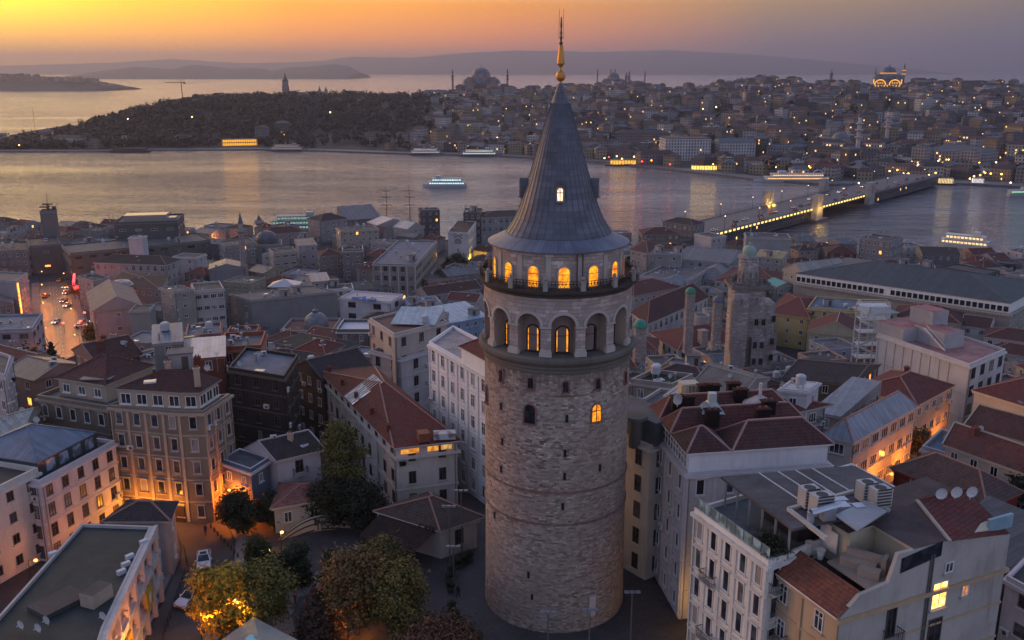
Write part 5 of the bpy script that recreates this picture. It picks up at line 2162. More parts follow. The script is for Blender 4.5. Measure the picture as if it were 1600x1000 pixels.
r, P, ze, zb = M("port_building", "grey port building with skylights standing up behind the quay hall", [(178, 350), (277, 347)], 22, ("flat", FL_L, .8), (.15, .15, .155), depth=24, floors=3, ww=3, wh=1.0, gap=7, clutter=2)
m = MB()
q, th = wallpoint(P, 0, .47, ze, -9)
m.box(q.x, q.y, ze, 20, 9, 3.2, th)
q2, th = wallpoint(P, 0, .80, ze, -8)
m.box(q2.x, q2.y, ze + .02, 9, 6, 1.6, th)
part("skylight", m, plain((.25, .24, .22), .3), r)
M("roof_plant", "white plant room boxes on top of the quay hall", [(200, 372), (222, 372)], 19.5, ("flat", FL_L, .2), (.42, .42, .43), depth=6, floors=1, clutter=3, blank=(0, 1, 2))
M("hotel", "grey hotel with arched windows and a dark mansard beside the avenue", [(147, 410), (259, 414)], 15, ("hip", TD, 2.6, .4, 0), (.33, .32, .33), depth=12, floors=4, win="arch", ww=1.3, wh=2.0, gap=3.2, clutter=6)
M("corner_shop", "avenue corner building with red neon and a bare roof terrace", [(121, 434), (146, 442), (172, 436)], 13, ("flat", FL_D, .8), (.30, .28, .29), floors=4, win="two", gap=2.6, clutter=5)
M("gabled_hall", "pink grey hall with a broad front gable and blank sides", [(146, 486), (221, 478)], 14.5, ("gable", seam((.20, .17, .165), .7, .7), 4.2, .5, 1), (.36, .30, .30), depth=30, floors=3, ww=1.5, wh=1.5, gap=11, cat="hall", clutter=0)
r, P, ze, zb = M("dome_hall", "dark red roofed hall with a round metal umbrella dome", [(175, 445), (250, 452), (262, 430)], 14, ("hip", TD, 1.5, .4, 0), (.30, .26, .26), floors=3, cat="hall", clutter=3)
c = G(188, 438, ze + 3)
m = MB()
m.lathe([(4.6, ze + 1.2), (3.4, ze + 2.6), (.4, ze + 3.4), (0, ze + 3.6)], 14, c=(c.x, c.y))
part("umbrella_dome", m, seam((.32, .31, .33), .9), r)
M("office_block", "bare grey office slab with a blank side wall, left half of the grey pair", [(249, 451), (272, 457), (303, 453)], 21, ("flat", FL_L, .4), (.31, .30, .28), floors=6, ww=1.2, wh=1.2, gap=4, cat="office block", clutter=4)
M("office_block", "pale office slab with white window bands, right half of the grey pair", [(304, 457), (350, 453)], 20, ("flat", FL_D, .6), (.40, .385, .385), depth=13, floors=5, ww=1.9, wh=1.5, gap=2.0, win="three", cat="office block", clutter=3, fm=frame_w)
M("stair_tower", "narrow grey stair tower block in front of the pink gabled hall", [(202, 487), (233, 486)], 16, ("flat", FL_D, .3), (.30, .295, .29), depth=8, floors=4, cat="tower block", blank=(0, 1, 2, 3))
r, P, ze, zb = M("apartment_block", "pale block with a glowing orange light strip on its corner beside the avenue", [(-60, 436), (25, 441), (43, 428)], 17.5, ("flat", FL_L, .5), (.34, .32, .34), floors=5, cat="apartment block", clutter=4, gap=3.4, blank=(0,))
q, th = wallpoint(P, 1, .04, ze - 10, .25)
m = MB()
m.bar((q.x, q.y, ze - 12), (q.x, q.y, ze - .5), .45)
part("light_strip", m, lit((1.0, .32, .04), 4.0), r)
M("apartment_block", "grey avenue block with an awning glow at its foot by the dark trees", [(-60, 520), (50, 516), (66, 492)], 14.5, ("flat", FL_B, .5), (.30, .30, .33), floors=4, cat="apartment block", ww=2.0, wh=1.3, gap=4, clutter=5, fm=frame_d)
M("house", "low vaulted dark hall at the left edge beside the light strip block", [(-60, 482), (20, 474)], 11, ("gable", seam((.25, .22, .2), .8), 3, .4, 1), (.26, .24, .24), depth=18, cat="hall", floors=2)
M("apartment_block", "narrow white washed block at the left edge above the ribbed roof", [(-70, 560), (8, 590), (18, 560)], 17, ("flat", FL_L, .5), (.40, .38, .40), cat="apartment block", floors=5, clutter=3, drop=6)

# minarets and the small dome
def minaret(label, px, pt, pb, y, rad=1.25, balcs=1, col=(.33, .30, .29), light=False, group=None):
    t_, b_ = PD(px, pt, y), PD(px, pb, y)
    H = t_.z - b_.z
    root = thing("minaret", label, "minaret", (b_.x, b_.y, b_.z), group=group)
    m = MB()
    m.box(0, 0, -6, rad * 2.3, rad * 2.3, 6 + H * .16)
    m.lathe([(rad * 1.15, H * .16), (rad, H * .2), (rad * .92, H * .74)], 12)
    m.build("shaft", masonry(col, .6, .4, .15), root)
    zs = [.70] if balcs == 1 else ([.56, .70] if balcs == 2 else [.45, .58, .70])
    for f in zs:
        m = MB()
        m.lathe([(rad * .95, H * f - 1.1), (rad * 1.35, H * f - .5), (rad * 1.75, H * f), (rad * 1.75, H * f + 1.0), (rad * 1.6, H * f + 1.0), (rad * 1.6, H * f + .1), (0, H * f + .1)], 12)
        m.build("balcony", plain(mul(col, .9)) if not light else lit((1, .55, .15), .5), root)
    m = MB()
    m.lathe([(rad * .74, H * .70), (rad * .74, H * .82), (rad * .95, H * .825)], 12)
    m.build("upper_shaft", plain(col), root)
    m = MB()
    m.lathe([(rad * 1.0, H * .82), (rad * .55, H * .89), (rad * .12, H * .98), (.05, H), (0, H)], 12)
    m.build("spire", plain((.10, .105, .13)), root)
    return root


def dome_mesh(m, cx, cy, z, r, h, n=20, mi=0, k=6):
    m.lathe([(r * cos(pi / 2 * i / k), z + h * sin(pi / 2 * i / k)) for i in range(k)] + [(0.0, z + h)], n, c=(cx, cy), m=mi)


minaret("slim stone minaret with a dark cone left of the small dome", 382, 331, 430, 385, 1.2)
minaret("tip of a dark spire behind the low red roofs by the small dome", 407, 335, 378, 470, 1.4)
r, P, ze, zb = M("small_mosque", "small domed mosque among the shore houses", [(394, 384), (440, 382)], 10, ("flat", FL_D, .3), (.30, .28, .27), depth=15, floors=2, win="arch", ww=1.2, wh=2.2, cat="mosque")
m = MB()
c = G(417, 378, ze)
m.lathe([(5.6, ze), (5.6, ze + 1.6)], 16, c=(c.x, c.y))
dome_mesh(m, c.x, c.y, ze + 1.6, 5.4, 4.2, 16)
part("dome", m, lead((.12, .13, .15)), r)

r, P, ze, zb = M("bath_house", "lead domed bath house with a dark red parapet left of the stone house", [(438, 520), (519, 520)], 9.5, ("flat", plain((.13, .05, .05)), .8), (.36, .31, .31), depth=16, floors=2, cat="bath house", gap=6)
m = MB()
c = G(494, 505, ze + 1)
m.lathe([(4.1, ze), (4.1, ze + 1.2), (4.0, ze + 1.3)], 20, c=(c.x, c.y))
dome_mesh(m, c.x, c.y, ze + 1.3, 4.0, 3.6, 22, k=8)
m.lathe([(1.1, ze + 4.75), (1.1, ze + 5.5), (.9, ze + 5.7), (.2, ze + 6.1), (.35, ze + 6.5), (.1, ze + 6.9), (0, ze + 7.4)], 10, c=(c.x, c.y))
part("dome", m, lead((.20, .215, .24)), r)

# shore rows, middle
M("house", "red roofed long shore house behind the small dome", [(410, 366), (475, 362)], 9, ("hip", TB, 2.5, .5, 0), (.34, .30, .30), depth=12, floors=2)
M("house", "dark hip roofed shore house beside the moored ship", [(500, 346), (542, 341)], 12.5, ("hip", TD, 3.0, .5, 0), (.30, .28, .29), depth=14, floors=3, clutter=2)
r, P, ze, zb = M("market_hall", "dark shore hall under a wide tent shaped roof", [(543, 344), (594, 340)], 9, ("shed", seam((.20, .185, .19), 1.2, .6), 6.0, .8), (.24, .23, .24), depth=16, floors=2, cat="hall")
M("house", "house with a glazed roof terrace below the tent roof", [(533, 362), (592, 358)], 13, ("flat", FL_D, .4), (.36, .32, .28), depth=12, floors=4, clutter=9)
M("apartment_block", "dark concrete shore block with an aerial on top, left of the tower cone", [(657, 330), (687, 329)], 15, ("flat", FL_D, .5), (.14, .13, .14), depth=10, floors=4, clutter=3, cat="apartment block")
M("house", "white arched roof shed near the masts by the shore", [(590, 352), (640, 347)], 8, ("gable", seam((.42, .41, .43)), 3.0, .3, 1), (.34, .32, .34), depth=14, floors=2, cat="shed")
M("house", "second white arched roof shed next to the shore houses", [(637, 358), (662, 354)], 8.5, ("gable", seam((.46, .44, .44)), 3.2, .3, 1), (.38, .35, .34), depth=12, floors=2, cat="shed")
r, P, ze, zb = M("banner_building", "white building whose end wall carries a tall spiral ornament", [(700, 363), (731, 365), (744, 347)], 19, ("flat", TD, .4), (.44, .42, .43), floors=5, ww=1.2, wh=1.6, gap=3, blank=(0,), clutter=3)
m = MB()
q, th = wallpoint(P, 0, .5, zb, .12)
e = Vector((cos(th), sin(th), 0))
zc = (zb + ze) / 2 + .5
def arcstrip(cz, r0, r1, a0, a1, n=16):
    for k in range(n):
        a, b = lerp(a0, a1, k / n), lerp(a0, a1, (k + 1) / n)
        pts = [(r0, a), (r1, a), (r1, b), (r0, b)]
        m.poly([(q.x + e.x * rr_ * cos(t), q.y + e.y * rr_ * cos(t), cz + rr_ * sin(t)) for rr_, t in pts])
for sgn in (1, -1):
    cz = zc + sgn * 4.6
    arcstrip(cz, .55, .95, 0, 2 * pi)
    arcstrip(cz, 1.35, 1.75, -.6, pi + .6 if sgn > 0 else pi)
    arcstrip(cz + sgn * .6, 2.2, 2.6, .5 if sgn > 0 else pi + .5, pi - .5 if sgn > 0 else 2 * pi - .5)
    arcstrip(cz + sgn * 1.0, 3.0, 3.35, .8 if sgn > 0 else pi + .8, pi - .8 if sgn > 0 else 2 * pi - .8)
for dz in (-1.1, 0, 1.1):
    m.poly([(q.x + e.x * a, q.y + e.y * a, zc + dz + b) for a, b in ((0, -.45), (.45, 0), (0, .45), (-.45, 0))])
part("wall_ornament", m, plain((.06, .05, .06)), r)
M("apartment_block", "dark brown shore block close left of the tower cone", [(724, 334), (752, 334)], 23, ("flat", FL_D, .6), (.16, .13, .13), depth=16, floors=6, gap=2.6, cat="apartment block", clutter=3)
M("apartment_block", "slate roofed grey shore block half hidden by the tower cone", [(752, 340), (832, 337)], 21, ("hip", TD, 2.0, .4, 0), (.28, .27, .29), depth=16, floors=5, gap=2.8, win="arch", ww=1.3, wh=2.1, cat="apartment block")
M("pilaster_block", "large grey corner block with tall white pilasters and a glass attic", [(582, 413), (649, 415), (682, 378)], 19, ("flat", FL_B, .5), (.28, .25, .235), floors=5, ww=1.6, wh=2.0, gap=2.9, cat="office block", pier=True, clutter=8, trim=(.42, .38, .35), fm=frame_d)
M("house", "concrete house with horizontal bands below the small dome", [(420, 390), (427, 397), (464, 393)], 14, ("flat", FL_D, .5), (.34, .30, .28), floors=4, ww=2.4, wh=1.1, gap=2.8, win="three", clutter=4)
M("house", "pale house with a lean-to roof between banded house and pilaster block", [(467, 384), (495, 382)], 12, ("shed", ME_D, 1.5, .3), (.34, .32, .33), depth=10, floors=3, clutter=3)
M("house", "brown tiled house left of the pilaster block", [(500, 400), (535, 398)], 11, ("hip", TB, 2.0, .4, 0), (.28, .23, .22), depth=12, floors=3, clutter=2)
M("house", "house with a white rimmed roof opening beside the pilaster block", [(535, 393), (567, 392)], 14, ("flat", FL_D, .9), (.26, .23, .22), depth=10, floors=4, clutter=4, trim=(.5, .48, .48))
r, P, ze, zb = M("long_wall_house", "long blank grey building with a glass pyramid and cable trays on its roof", [(358, 460), (393, 470), (526, 456)], 15.5, ("flat", FL_L, .3), (.25, .25, .255), floors=4, cat="hall", clutter=14, blank=(1,), gap=5)
m = MB()
c = G(445, 444, ze + .5)
part("glass_pyramid", roof_mesh("pyramid", [(c.x - 5.5, c.y - 4.5), (c.x + 5.5, c.y - 4.5), (c.x + 5.5, c.y + 4.5), (c.x - 5.5, c.y + 4.5)], ze + .4, 2.2, None, 0), [plain((.46, .44, .44), .3), steel], r)
M("house", "gable roofed grey house with a tilted light roof behind the long blank building", [(488, 440), (515, 438)], 15, ("shed", seam((.30, .28, .28)), 1.4, .3), (.32, .29, .29), depth=9, floors=4)
M("apartment_block", "narrow white house with a covered roof terrace behind the white flat block", [(512, 454), (552, 452)], 13, ("flat", FL_D, .5), (.44, .42, .42), depth=9, floors=4, clutter=3, cat="house", gap=2.6)
M("workshop", "dark green grey workshop with stepped sheet roofs below the pilaster block", [(552, 452), (628, 448)], 10, ("gable", seam((.13, .13, .135), .8, .7), 1.6, .3, 0), (.20, .19, .19), depth=12, floors=3, cat="workshop", clutter=6)
r, P, ze, zb = M("flat_block", "white flat roofed block with blue tarpaulins and air conditioners", [(530, 467), (609, 473)], 12.5, ("flat", plain((.46, .40, .40)), .5), (.52, .48, .50), depth=12, floors=3, gap=9, ww=3, wh=2, fm=frame_d, clutter=3)
for px, py in ((561, 467), (577, 470)):
    c = G(px, py, ze + .5)
    o = inst("tarpaulin", PROTO["tarpaulin"], r, c - r.location, .2, (1.6, 1.2, 1.6))
M("house", "salmon walled house with flat sheets right of the pilaster block", [(668, 440), (728, 432)], 10.5, ("flat", FL_L, .5), (.34, .21, .16), depth=12, floors=3, clutter=7)
M("house", "row of brown roofs and pale canopies under the tower gallery", [(668, 462), (752, 450)], 9.5, ("gable", TB, 2.4, .3, 0), (.34, .30, .29), depth=10, floors=3, clutter=6)
M("house", "blue and white rooftop terrace house left of the tower gallery", [(640, 478), (690, 474)], 11, ("flat", FL_B, .6), (.36, .40, .48), depth=10, floors=3, clutter=9)
M("house", "dark gabled brown house by the lit street left of the tower cone", [(700, 432), (760, 425)], 11.5, ("gable", ME_D, 2, .4, 0), (.22, .2, .2), depth=11, floors=3, clutter=4)
M("house", "small house with an orange lit lane beside it near the slim minaret", [(342, 378), (352, 386), (400, 380)], 14, ("flat", FL_D, .5), (.26, .25, .25), floors=4, clutter=4)
M("house", "blank blue grey gabled house in front of the slim minaret", [(327, 421), (380, 418)], 13.5, ("gable", ME_D, 2, .3, 1), (.24, .24, .27), depth=12, floors=3, blank=(0,), clutter=2)
M("house", "white box house behind the grey office pair", [(269, 402), (305, 404)], 14, ("flat", FL_D, .4), (.42, .40, .41), depth=9, floors=4, clutter=2, gap=5)

# right of the tower
M("palace_hall", "large hall under wide dark red hip roofs right of the tower gallery", [(988, 489), (1012, 505), (1106, 464)], 10.5, ("hip", TB, 5.0, .6, 1), (.46, .42, .42), floors=2, win="arch", ww=1.6, wh=2.4, gap=3.6, cat="hall")
M("house", "red hip roofed house behind the palace hall", [(990, 462), (1062, 448)], 10, ("hip", TB2, 3.0, .6, 0), (.40, .36, .35), depth=16, floors=2, clutter=3)
for lb, px, pt, pb, y, rad, dc in (("green domed stone turret beside the church roof", 1076, 449, 512, 205, 1.15, (.05, .20, .12)), ("wide low green dome close to the tower gallery", 1000, 499, 522, 190, 1.45, (.05, .22, .15)),
                                   ("lead domed stone turret between green turret and bell tower", 1120, 462, 505, 205, 1.2, (.12, .12, .16))):
    b_, t_ = PD(px, pb, y), PD(px, pt, y)
    r = thing("turret", lb, "turret", b_)
    H = t_.z - b_.z
    m = MB()
    m.lathe([(rad, -6), (rad, H - rad * 1.2), (rad * 1.15, H - rad * 1.15)], 8)
    m.build("wall", masonry((.40, .36, .33), .6, .35, .2), r)
    m = MB()
    dome_mesh(m, 0, 0, H - rad * 1.15, rad * 1.1, rad * 1.15, 12)
    m.build("dome", plain(dc, .5), r)
r, P, ze, zb = M("church_hall", "pale church hall with a red tiled roof and a tall stone chimney", [(1017, 520), (1060, 547), (1164, 531)], 11.5, ("hip", TR, 3.6, .6, 1), (.42, .39, .38), floors=3, ww=1.1, wh=1.6, gap=3.4, fm=frame_d, cat="church", chim=0)
q, th = wallpoint(P, 1, .38, ze, -1.0)
m = MB()
m.box(q.x, q.y, ze - 6, 2.2, 2.2, 10.5, th)
m.box(q.x, q.y, ze + 4.5, 2.5, 2.5, .4, th, bottom=True)
part("chimney", m, masonry((.40, .37, .34), .6, .35, .2), r)
m = MB()
for px, py, rad in ((1096, 497, 2.6), (1110, 489, 2.6)):
    c = G(px, py, ze + 3)
    m.lathe([(rad, ze - 2), (rad, ze + 4.2), (rad - .4, ze + 4.2), (rad - .4, ze + 3.2), (0, ze + 3.2)], 16, c=(c.x, c.y))
part("round_tank", m, plaster((.38, .35, .32), .8), r)

# ruined looking bell tower
y0 = 208
b_ = PD(1158, 585, y0)
bt = thing("bell_tower", "weathered stone bell tower with a round belfry and small copper dome", "tower", b_)
def bz(py):
    return PD(1158, py, y0).z - b_.z
OLD = masonry((.41, .385, .37), .7, .35, .35)
m = MB()
m.box(0, 0, -6, 7.0, 6.6, bz(447) + 6)
m.box(4.7, 1.5, -6, 3.6, 6.0, bz(472) + 6)
m.box(-2.4, -4.2, -6, 3.4, 2.4, bz(452) + 6)
m.box(2.2, -4.0, -6, 3.0, 1.6, bz(520) + 6)
m.build("wall", OLD, bt)
m = MB()
m.lathe([(2.6, bz(450)), (2.3, bz(438)), (2.25, bz(404)), (2.55, bz(402)), (2.55, bz(399)), (1.6, bz(399))], 14)
m.build("belfry", OLD, bt)
m = MB()
m.box(0, 0, bz(447) + .01, 8.8, 8.2, .7, bottom=True)
for k in range(8):
    a = 2 * pi * k / 8
    m.box(3.4 * cos(a), 3.4 * sin(a), bz(447) + .7, .7, .7, 1.8, a)
    m.box(4.2 * (1 if k % 2 else -1), -4 + k, bz(447) + .7, .5, .6, .9)
m.build("parapet", plaster((.24, .21, .19), 1.5), bt)
m = MB()
m.lathe([(1.55, bz(399)), (1.55, bz(393))], 12)
dome_mesh(m, 0, 0, bz(393), 1.6, 1.5, 14)
m.lathe([(.35, bz(386)), (.35, bz(380)), (.1, bz(378)), (.08, bz(352)), (0, bz(350))], 6)
m.build("dome", plain((.25, .32, .27), .5), bt)
for x, z, w, h in ((-2.4, bz(462), .8, 1.6), (-3.2, bz(430) + .5, .5, 1.2), (1.5, bz(462), .7, 1.5)):
    inst("window", window_mesh("arch", w, h, frame_d, plaster((.36, .33, .30), .6)), bt, (x, -3.72 if x > 0 else -5.42, z - 1))
for z in (bz(500), bz(535), bz(560)):
    for x in (1.4, 3.0, 6.2):
        o = inst("window", window_mesh("two", .9, 1.5, frame_d, plain((.3, .28, .27))), bt, (x, -4.85 if x < 4 else -1.75, z))
        inst("pane", pane_mesh("two", .9, 1.5, PANES[0]), o, (0, 0, 0))
for a in range(5):
    t = radians(-90 + (a - 2) * 38)
    o = inst("window", window_mesh("arch", .55, 2.2, frame_d, plain((.3, .28, .26))), bt, (2.3 * cos(t), 2.3 * sin(t), bz(437)), t + pi / 2)
FOOT.append([(b_.x - 6, b_.y - 6), (b_.x + 9, b_.y - 6), (b_.x + 9, b_.y + 6), (b_.x - 6, b_.y + 6)])

M("yellow_house", "yellow walled house with a bright red hip roof behind the bell tower", [(1200, 488), (1264, 497), (1290, 466)], 11.5, ("hip", TR, 2.8, .5, 0), (.48, .36, .17), floors=3, ww=1.2, wh=1.6, gap=4, cat="house")
M("yellow_house", "yellow house with a covered roof terrace and green awning right of the red hip roof", [(1262, 482), (1335, 488), (1345, 470)], 13.5, ("flat", FL_B, .6), (.46, .36, .18), floors=4, ww=1.2, wh=1.6, gap=3.4, clutter=8, cat="house")
r, P, ze, zb = M("grand_hall", "very long stone hall with a dark ribbed roof and a white clerestory window band", [(1240, 442), (1578, 492), (1640, 458)], 14, ("flat", FL_D, .3), (.34, .31, .27), floors=4, ww=1.4, wh=2.0, gap=3.4, cat="hall", blank=(0,), cornice=True, trim=(.40, .37, .32))
Q = offset_poly(P, -.6)
m = MB()
m.prism(Q, ze, ze + 3.8)
part("clerestory_wall", m, plain((.78, .76, .73)), r)
part("roof", roof_mesh("hip", offset_poly(Q, .3), ze + 3.82, 4.4, None, 0), [seam((.055, .065, .075), .8, .6), plain((.3, .3, .3)), plain((.12, .13, .14))], r)
n = 38
for k in range(n):
    if k == 17:
        continue
    q, th = wallpoint(Q, 0, (k + .5) / n, ze + .7, .05)
    o = inst("clerestory_window", window_mesh("thin", 1.6, 1.9, frame_w, frame_w), r, q - r.location, th)
    inst("pane", pane_mesh("thin", 1.6, 1.9, PANES[0]), o, (0, 0, 0))
m = MB()
for k in range(90):
    q, th = wallpoint(P, 0, (k + .5) / 90, ze - 1.0, .35)
    m.box(q.x, q.y, q.z, .35, .7, .55, th)
part("dentil_course", m, plain((.42, .38, .33)), r)["kind"] = "stuff"
M("house", "pale round roofed block rising behind the left end of the grand hall", [(1262, 432), (1330, 424)], 17, ("gable", seam((.30, .27, .24), .8), 4.0, .4, 0), (.36, .33, .30), depth=14, floors=4)
M("house", "row of small dark houses with pale attic walls behind the grand hall roof", [(1330, 432), (1400, 436)], 17, ("gable", TD, 1.8, .4, 0), (.36, .34, .32), depth=10, floors=4, clutter=8)
M("house", "white walled house with sheds behind the middle of the grand hall", [(1405, 420), (1462, 424)], 19, ("flat", FL_D, .5), (.38, .36, .36), depth=10, floors=5, clutter=6)
M("apartment_block", "grey shore block with white window rows behind the grand hall", [(1344, 372), (1392, 378)], 19, ("flat", FL_D, .5), (.25, .25, .26), depth=14, floors=5, gap=2.6, win="two", cat="apartment block", clutter=5)
M("house", "brick red shore house beside the golden lit water", [(1294, 394), (1338, 396)], 11, ("hip", TB, 2.6, .4, 0), (.22, .10, .075), depth=12, floors=3)
M("house", "dark roofed shore shed near the white ferry on the right", [(1442, 396), (1500, 398)], 9, ("gable", TD, 2.0, .4, 0), (.22, .21, .22), depth=16, floors=2, clutter=5)
M("house", "black box house on the shore line under the white ferry", [(1470, 418), (1540, 430)], 12, ("flat", FL_D, .4), (.10, .10, .11), depth=12, floors=3)
M("house", "small dark kiosk block at the right shore", [(1561, 412), (1588, 414)], 9, ("flat", FL_D, .3), (.09, .09, .10), depth=9, floors=2, cat="kiosk")
M("house", "plain grey warehouse with a white flank by the golden lit water", [(1166, 372), (1236, 374)], 17, ("flat", FL_D, .5), (.33, .32, .32), depth=14, floors=4, blank=(0,), clutter=5, cat="warehouse")
M("apartment_block", "vaulted grey block with white arched window rows before the bridge", [(1062, 404), (1140, 410), (1160, 392)], 13, ("gable", ME_D, 3.0, .3, 0), (.36, .36, .37), floors=3, win="arch", ww=1.5, wh=1.8, gap=3.2, cat="hall")
M("tower_house", "narrow grey house with round water tanks on its roof right of the tower skirt", [(1022, 396), (1064, 398)], 17, ("flat", FL_L, .5), (.30, .29, .29), depth=9, floors=4, clutter=7, blank=(), gap=4)
M("house", "dark red roofed house with white end wall close to the bridge head", [(985, 390), (1012, 396), (1030, 380)], 14, ("hip", TB, 2.4, .4, 0), (.34, .30, .30), floors=4)
M("house", "pale gable house directly below the bridge head", [(1085, 366), (1112, 372)], 12, ("flat", FL_D, .4), (.40, .39, .40), depth=10, floors=3, blank=(0,))
M("house", "brown hip roofed house left of the bridge head", [(1004, 366), (1062, 366)], 11, ("hip", TB, 2.6, .5, 0), (.26, .20, .18), depth=14, floors=3, clutter=3)
M("house", "dark corner house by the start of the bridge deck", [(1036, 346), (1082, 352)], 13, ("hip", TD, 2.4, .4, 0), (.24, .21, .20), depth=12, floors=3, clutter=3)
M("house", "cluttered flat house with white cabins right of the tower gallery", [(1000, 432), (1072, 440), (1110, 420)], 11, ("flat", FL_L, .5), (.34, .33, .34), floors=3, clutter=12)
M("house", "light blue end walled house in front of the cluttered flat house", [(1030, 440), (1062, 444)], 11, ("gable", ME_D, 2, .3, 1), (.30, .36, .46), depth=9, floors=3, blank=(0,))
M("house", "slate grey pyramid roofed hall before the vaulted grey block", [(1075, 432), (1142, 440), (1165, 418)], 9, ("hip", ME_D, 3.5, .4, 1), (.30, .30, .31), floors=2, cat="hall")
M("red_roof_hall", "red roofed hall with a white stepped gable behind the bell tower", [(1117, 438), (1225, 452), (1250, 430)], 10.5, ("hip", TB2, 3.8, .5, 0), (.42, .40, .39), floors=3, cat="hall")
M("house", "ochre roofed box with a pale canopy behind the copper dome", [(1180, 400), (1222, 404)], 14.5, ("shed", plain((.36, .27, .12)), 1.5, .3), (.34, .31, .28), depth=9, floors=4, clutter=2)
M("house", "teal canopy house at the left end of the grand hall", [(1215, 448), (1242, 446)], 12.5, ("gable", plain((.10, .34, .30)), 1.5, .3, 1), (.30, .30, .29), depth=9, floors=3)  # canopy roof is one even teal colour
M("house", "small cream tower house with blue and cream tent roof behind the fire stair", [(1356, 490), (1402, 488)], 14.5, ("hip", plain((.28, .34, .36)), 1.8, .6, 0), (.44, .38, .26), depth=9, floors=4)
M("house", "wide dark red roofed house behind the pale concrete block", [(1396, 494), (1500, 506)], 12.5, ("hip", TB, 3.6, .5, 0), (.36, .32, .28), depth=16, floors=3, chim=2, cat="house")
M("house", "pale lilac house with a dark gable roof right of the wide dark red roof", [(1502, 508), (1545, 514)], 11, ("gable", TB, 2.4, .4, 0), (.42, .38, .38), depth=12, floors=3, ww=1.6, gap=3.4, win="three")
M("house", "white windowed row house under the right end of the grand hall", [(1538, 526), (1660, 542)], 11, ("hip", TB, 2.4, .4, 0), (.40, .37, .37), depth=12, floors=3, ww=1.4, gap=3.2)
M("house", "dark red roofed low house behind the pale lilac house", [(1545, 548), (1660, 566)], 8.5, ("hip", TB, 2.2, .4, 0), (.36, .33, .33), depth=10, floors=2)

# ------------------------------------------------ in-fill on the slopes
def inside(P, x, y, grow=0):
    Q = offset_poly(P, grow) if grow else P
    c = False
    n = len(Q)
    for i in range(n):
        (xa, ya), (xb, yb) = Q[i][:2], Q[(i + 1) % n][:2]
        if (ya > y) != (yb > y) and x < (xb - xa) * (y - ya) / (yb - ya) + xa:
            c = not c
    return c


AVE = [tuple(G(40, 690, -20))[:2], tuple(G(168, 690, -20))[:2]] + [tuple(G(px, py, -33))[:2] for px, py in ((152, 560), (122, 432), (52, 432), (52, 560))]
LANES = [AVE, [(-75, 75), (-20, 90), (20, 140), (-32, 175), (-45, 172), (-18, 120), (-75, 130)], [(40, 110), (60, 70), (30, 60)],
         [tuple(G(px, py, -8))[:2] for px, py in ((1380, 760), (1420, 745), (1530, 650), (1500, 630))]]
rf = random.Random(21)
FILL_W = [(.33, .31, .31), (.36, .31, .28), (.27, .25, .25), (.40, .38, .38), (.30, .24, .22), (.22, .20, .20), (.34, .29, .22), (.28, .29, .33), (.38, .25, .21)]
WN = {0: "grey", 1: "beige", 2: "dark grey", 3: "white", 4: "pinkish", 5: "charcoal", 6: "ochre", 7: "bluish", 8: "salmon"}
RF = [("flat", FL_D, .5, "dark flat roof"), ("flat", FL_L, .5, "pale flat roof"), ("hip", TB, 2.2, "brown tiled roof"), ("gable", TB2, 2.2, "red gable roof"), ("flat", FL_B, .4, "bluish flat roof"), ("hip", TD, 2.0, "black hipped roof"),
      ("gable", ME_D, 1.8, "grey metal roof"), ("hip", TR, 2.4, "bright red roof")]
fill_n = 0
yy = 165
while yy < 560:
    xx = -310
    while xx < 330:
        x, y = xx + rf.uniform(-3, 3), yy + rf.uniform(-3, 3)
        xx += rf.uniform(13, 18)
        if y > shore(x) - 12 or abs(x) > y * .66 + 12:
            continue
        w, d = rf.uniform(8.5, 13), rf.uniform(8, 12)
        a = (-.42 if x < 40 else .25) + rf.uniform(-.22, .22)
        h = rf.uniform(7.5, 12.5) if y < 400 else rf.uniform(6, 10)
        Pq = [(x + cos(a) * sx * w / 2 - sin(a) * sy * d / 2, y + sin(a) * sx * w / 2 + cos(a) * sy * d / 2) for sx, sy in ((-1, -1), (1, -1), (1, 1), (-1, 1))]
        pts = Pq + [(x, y)] + [((Pq[i][0] + Pq[(i + 1) % 4][0]) / 2, (Pq[i][1] + Pq[(i + 1) % 4][1]) / 2) for i in range(4)]
        if any(inside(F, px, py, .6) for F in FOOT + LANES for px, py in pts):
            continue
        if any(inside(Pq, qx, qy) for F in FOOT for qx, qy in F):
            continue
        zt = T(x, y) + h
        ci, ri = rf.randrange(9), rf.randrange(8)
        rdef = RF[ri]
        S = [project((px, py, zt)) for px, py in Pq]
        rt = (rdef[0], rdef[1], rdef[2]) + ((.35, 0) if rdef[0] != "flat" else ())
        near_w = "by the shore" if y > shore(x) - 70 else ("below the tower" if x > -60 else "near the avenue")
        lab = f"small {WN[ci]} house with a {rdef[3]} {near_w}"
        B("house", lab, S, h, rt, FILL_W[ci], floors=max(2, round(h / 3.2)), ww=1.2, wh=1.5, gap=3.2, cat="house", group="small houses between the larger blocks", clutter=rf.randrange(2, 6), cornice=False, ze=zt, drop=3.5,
          seed=fill_n)
        fill_n += 1
    yy += rf.uniform(12, 15)
print("fill", fill_n)
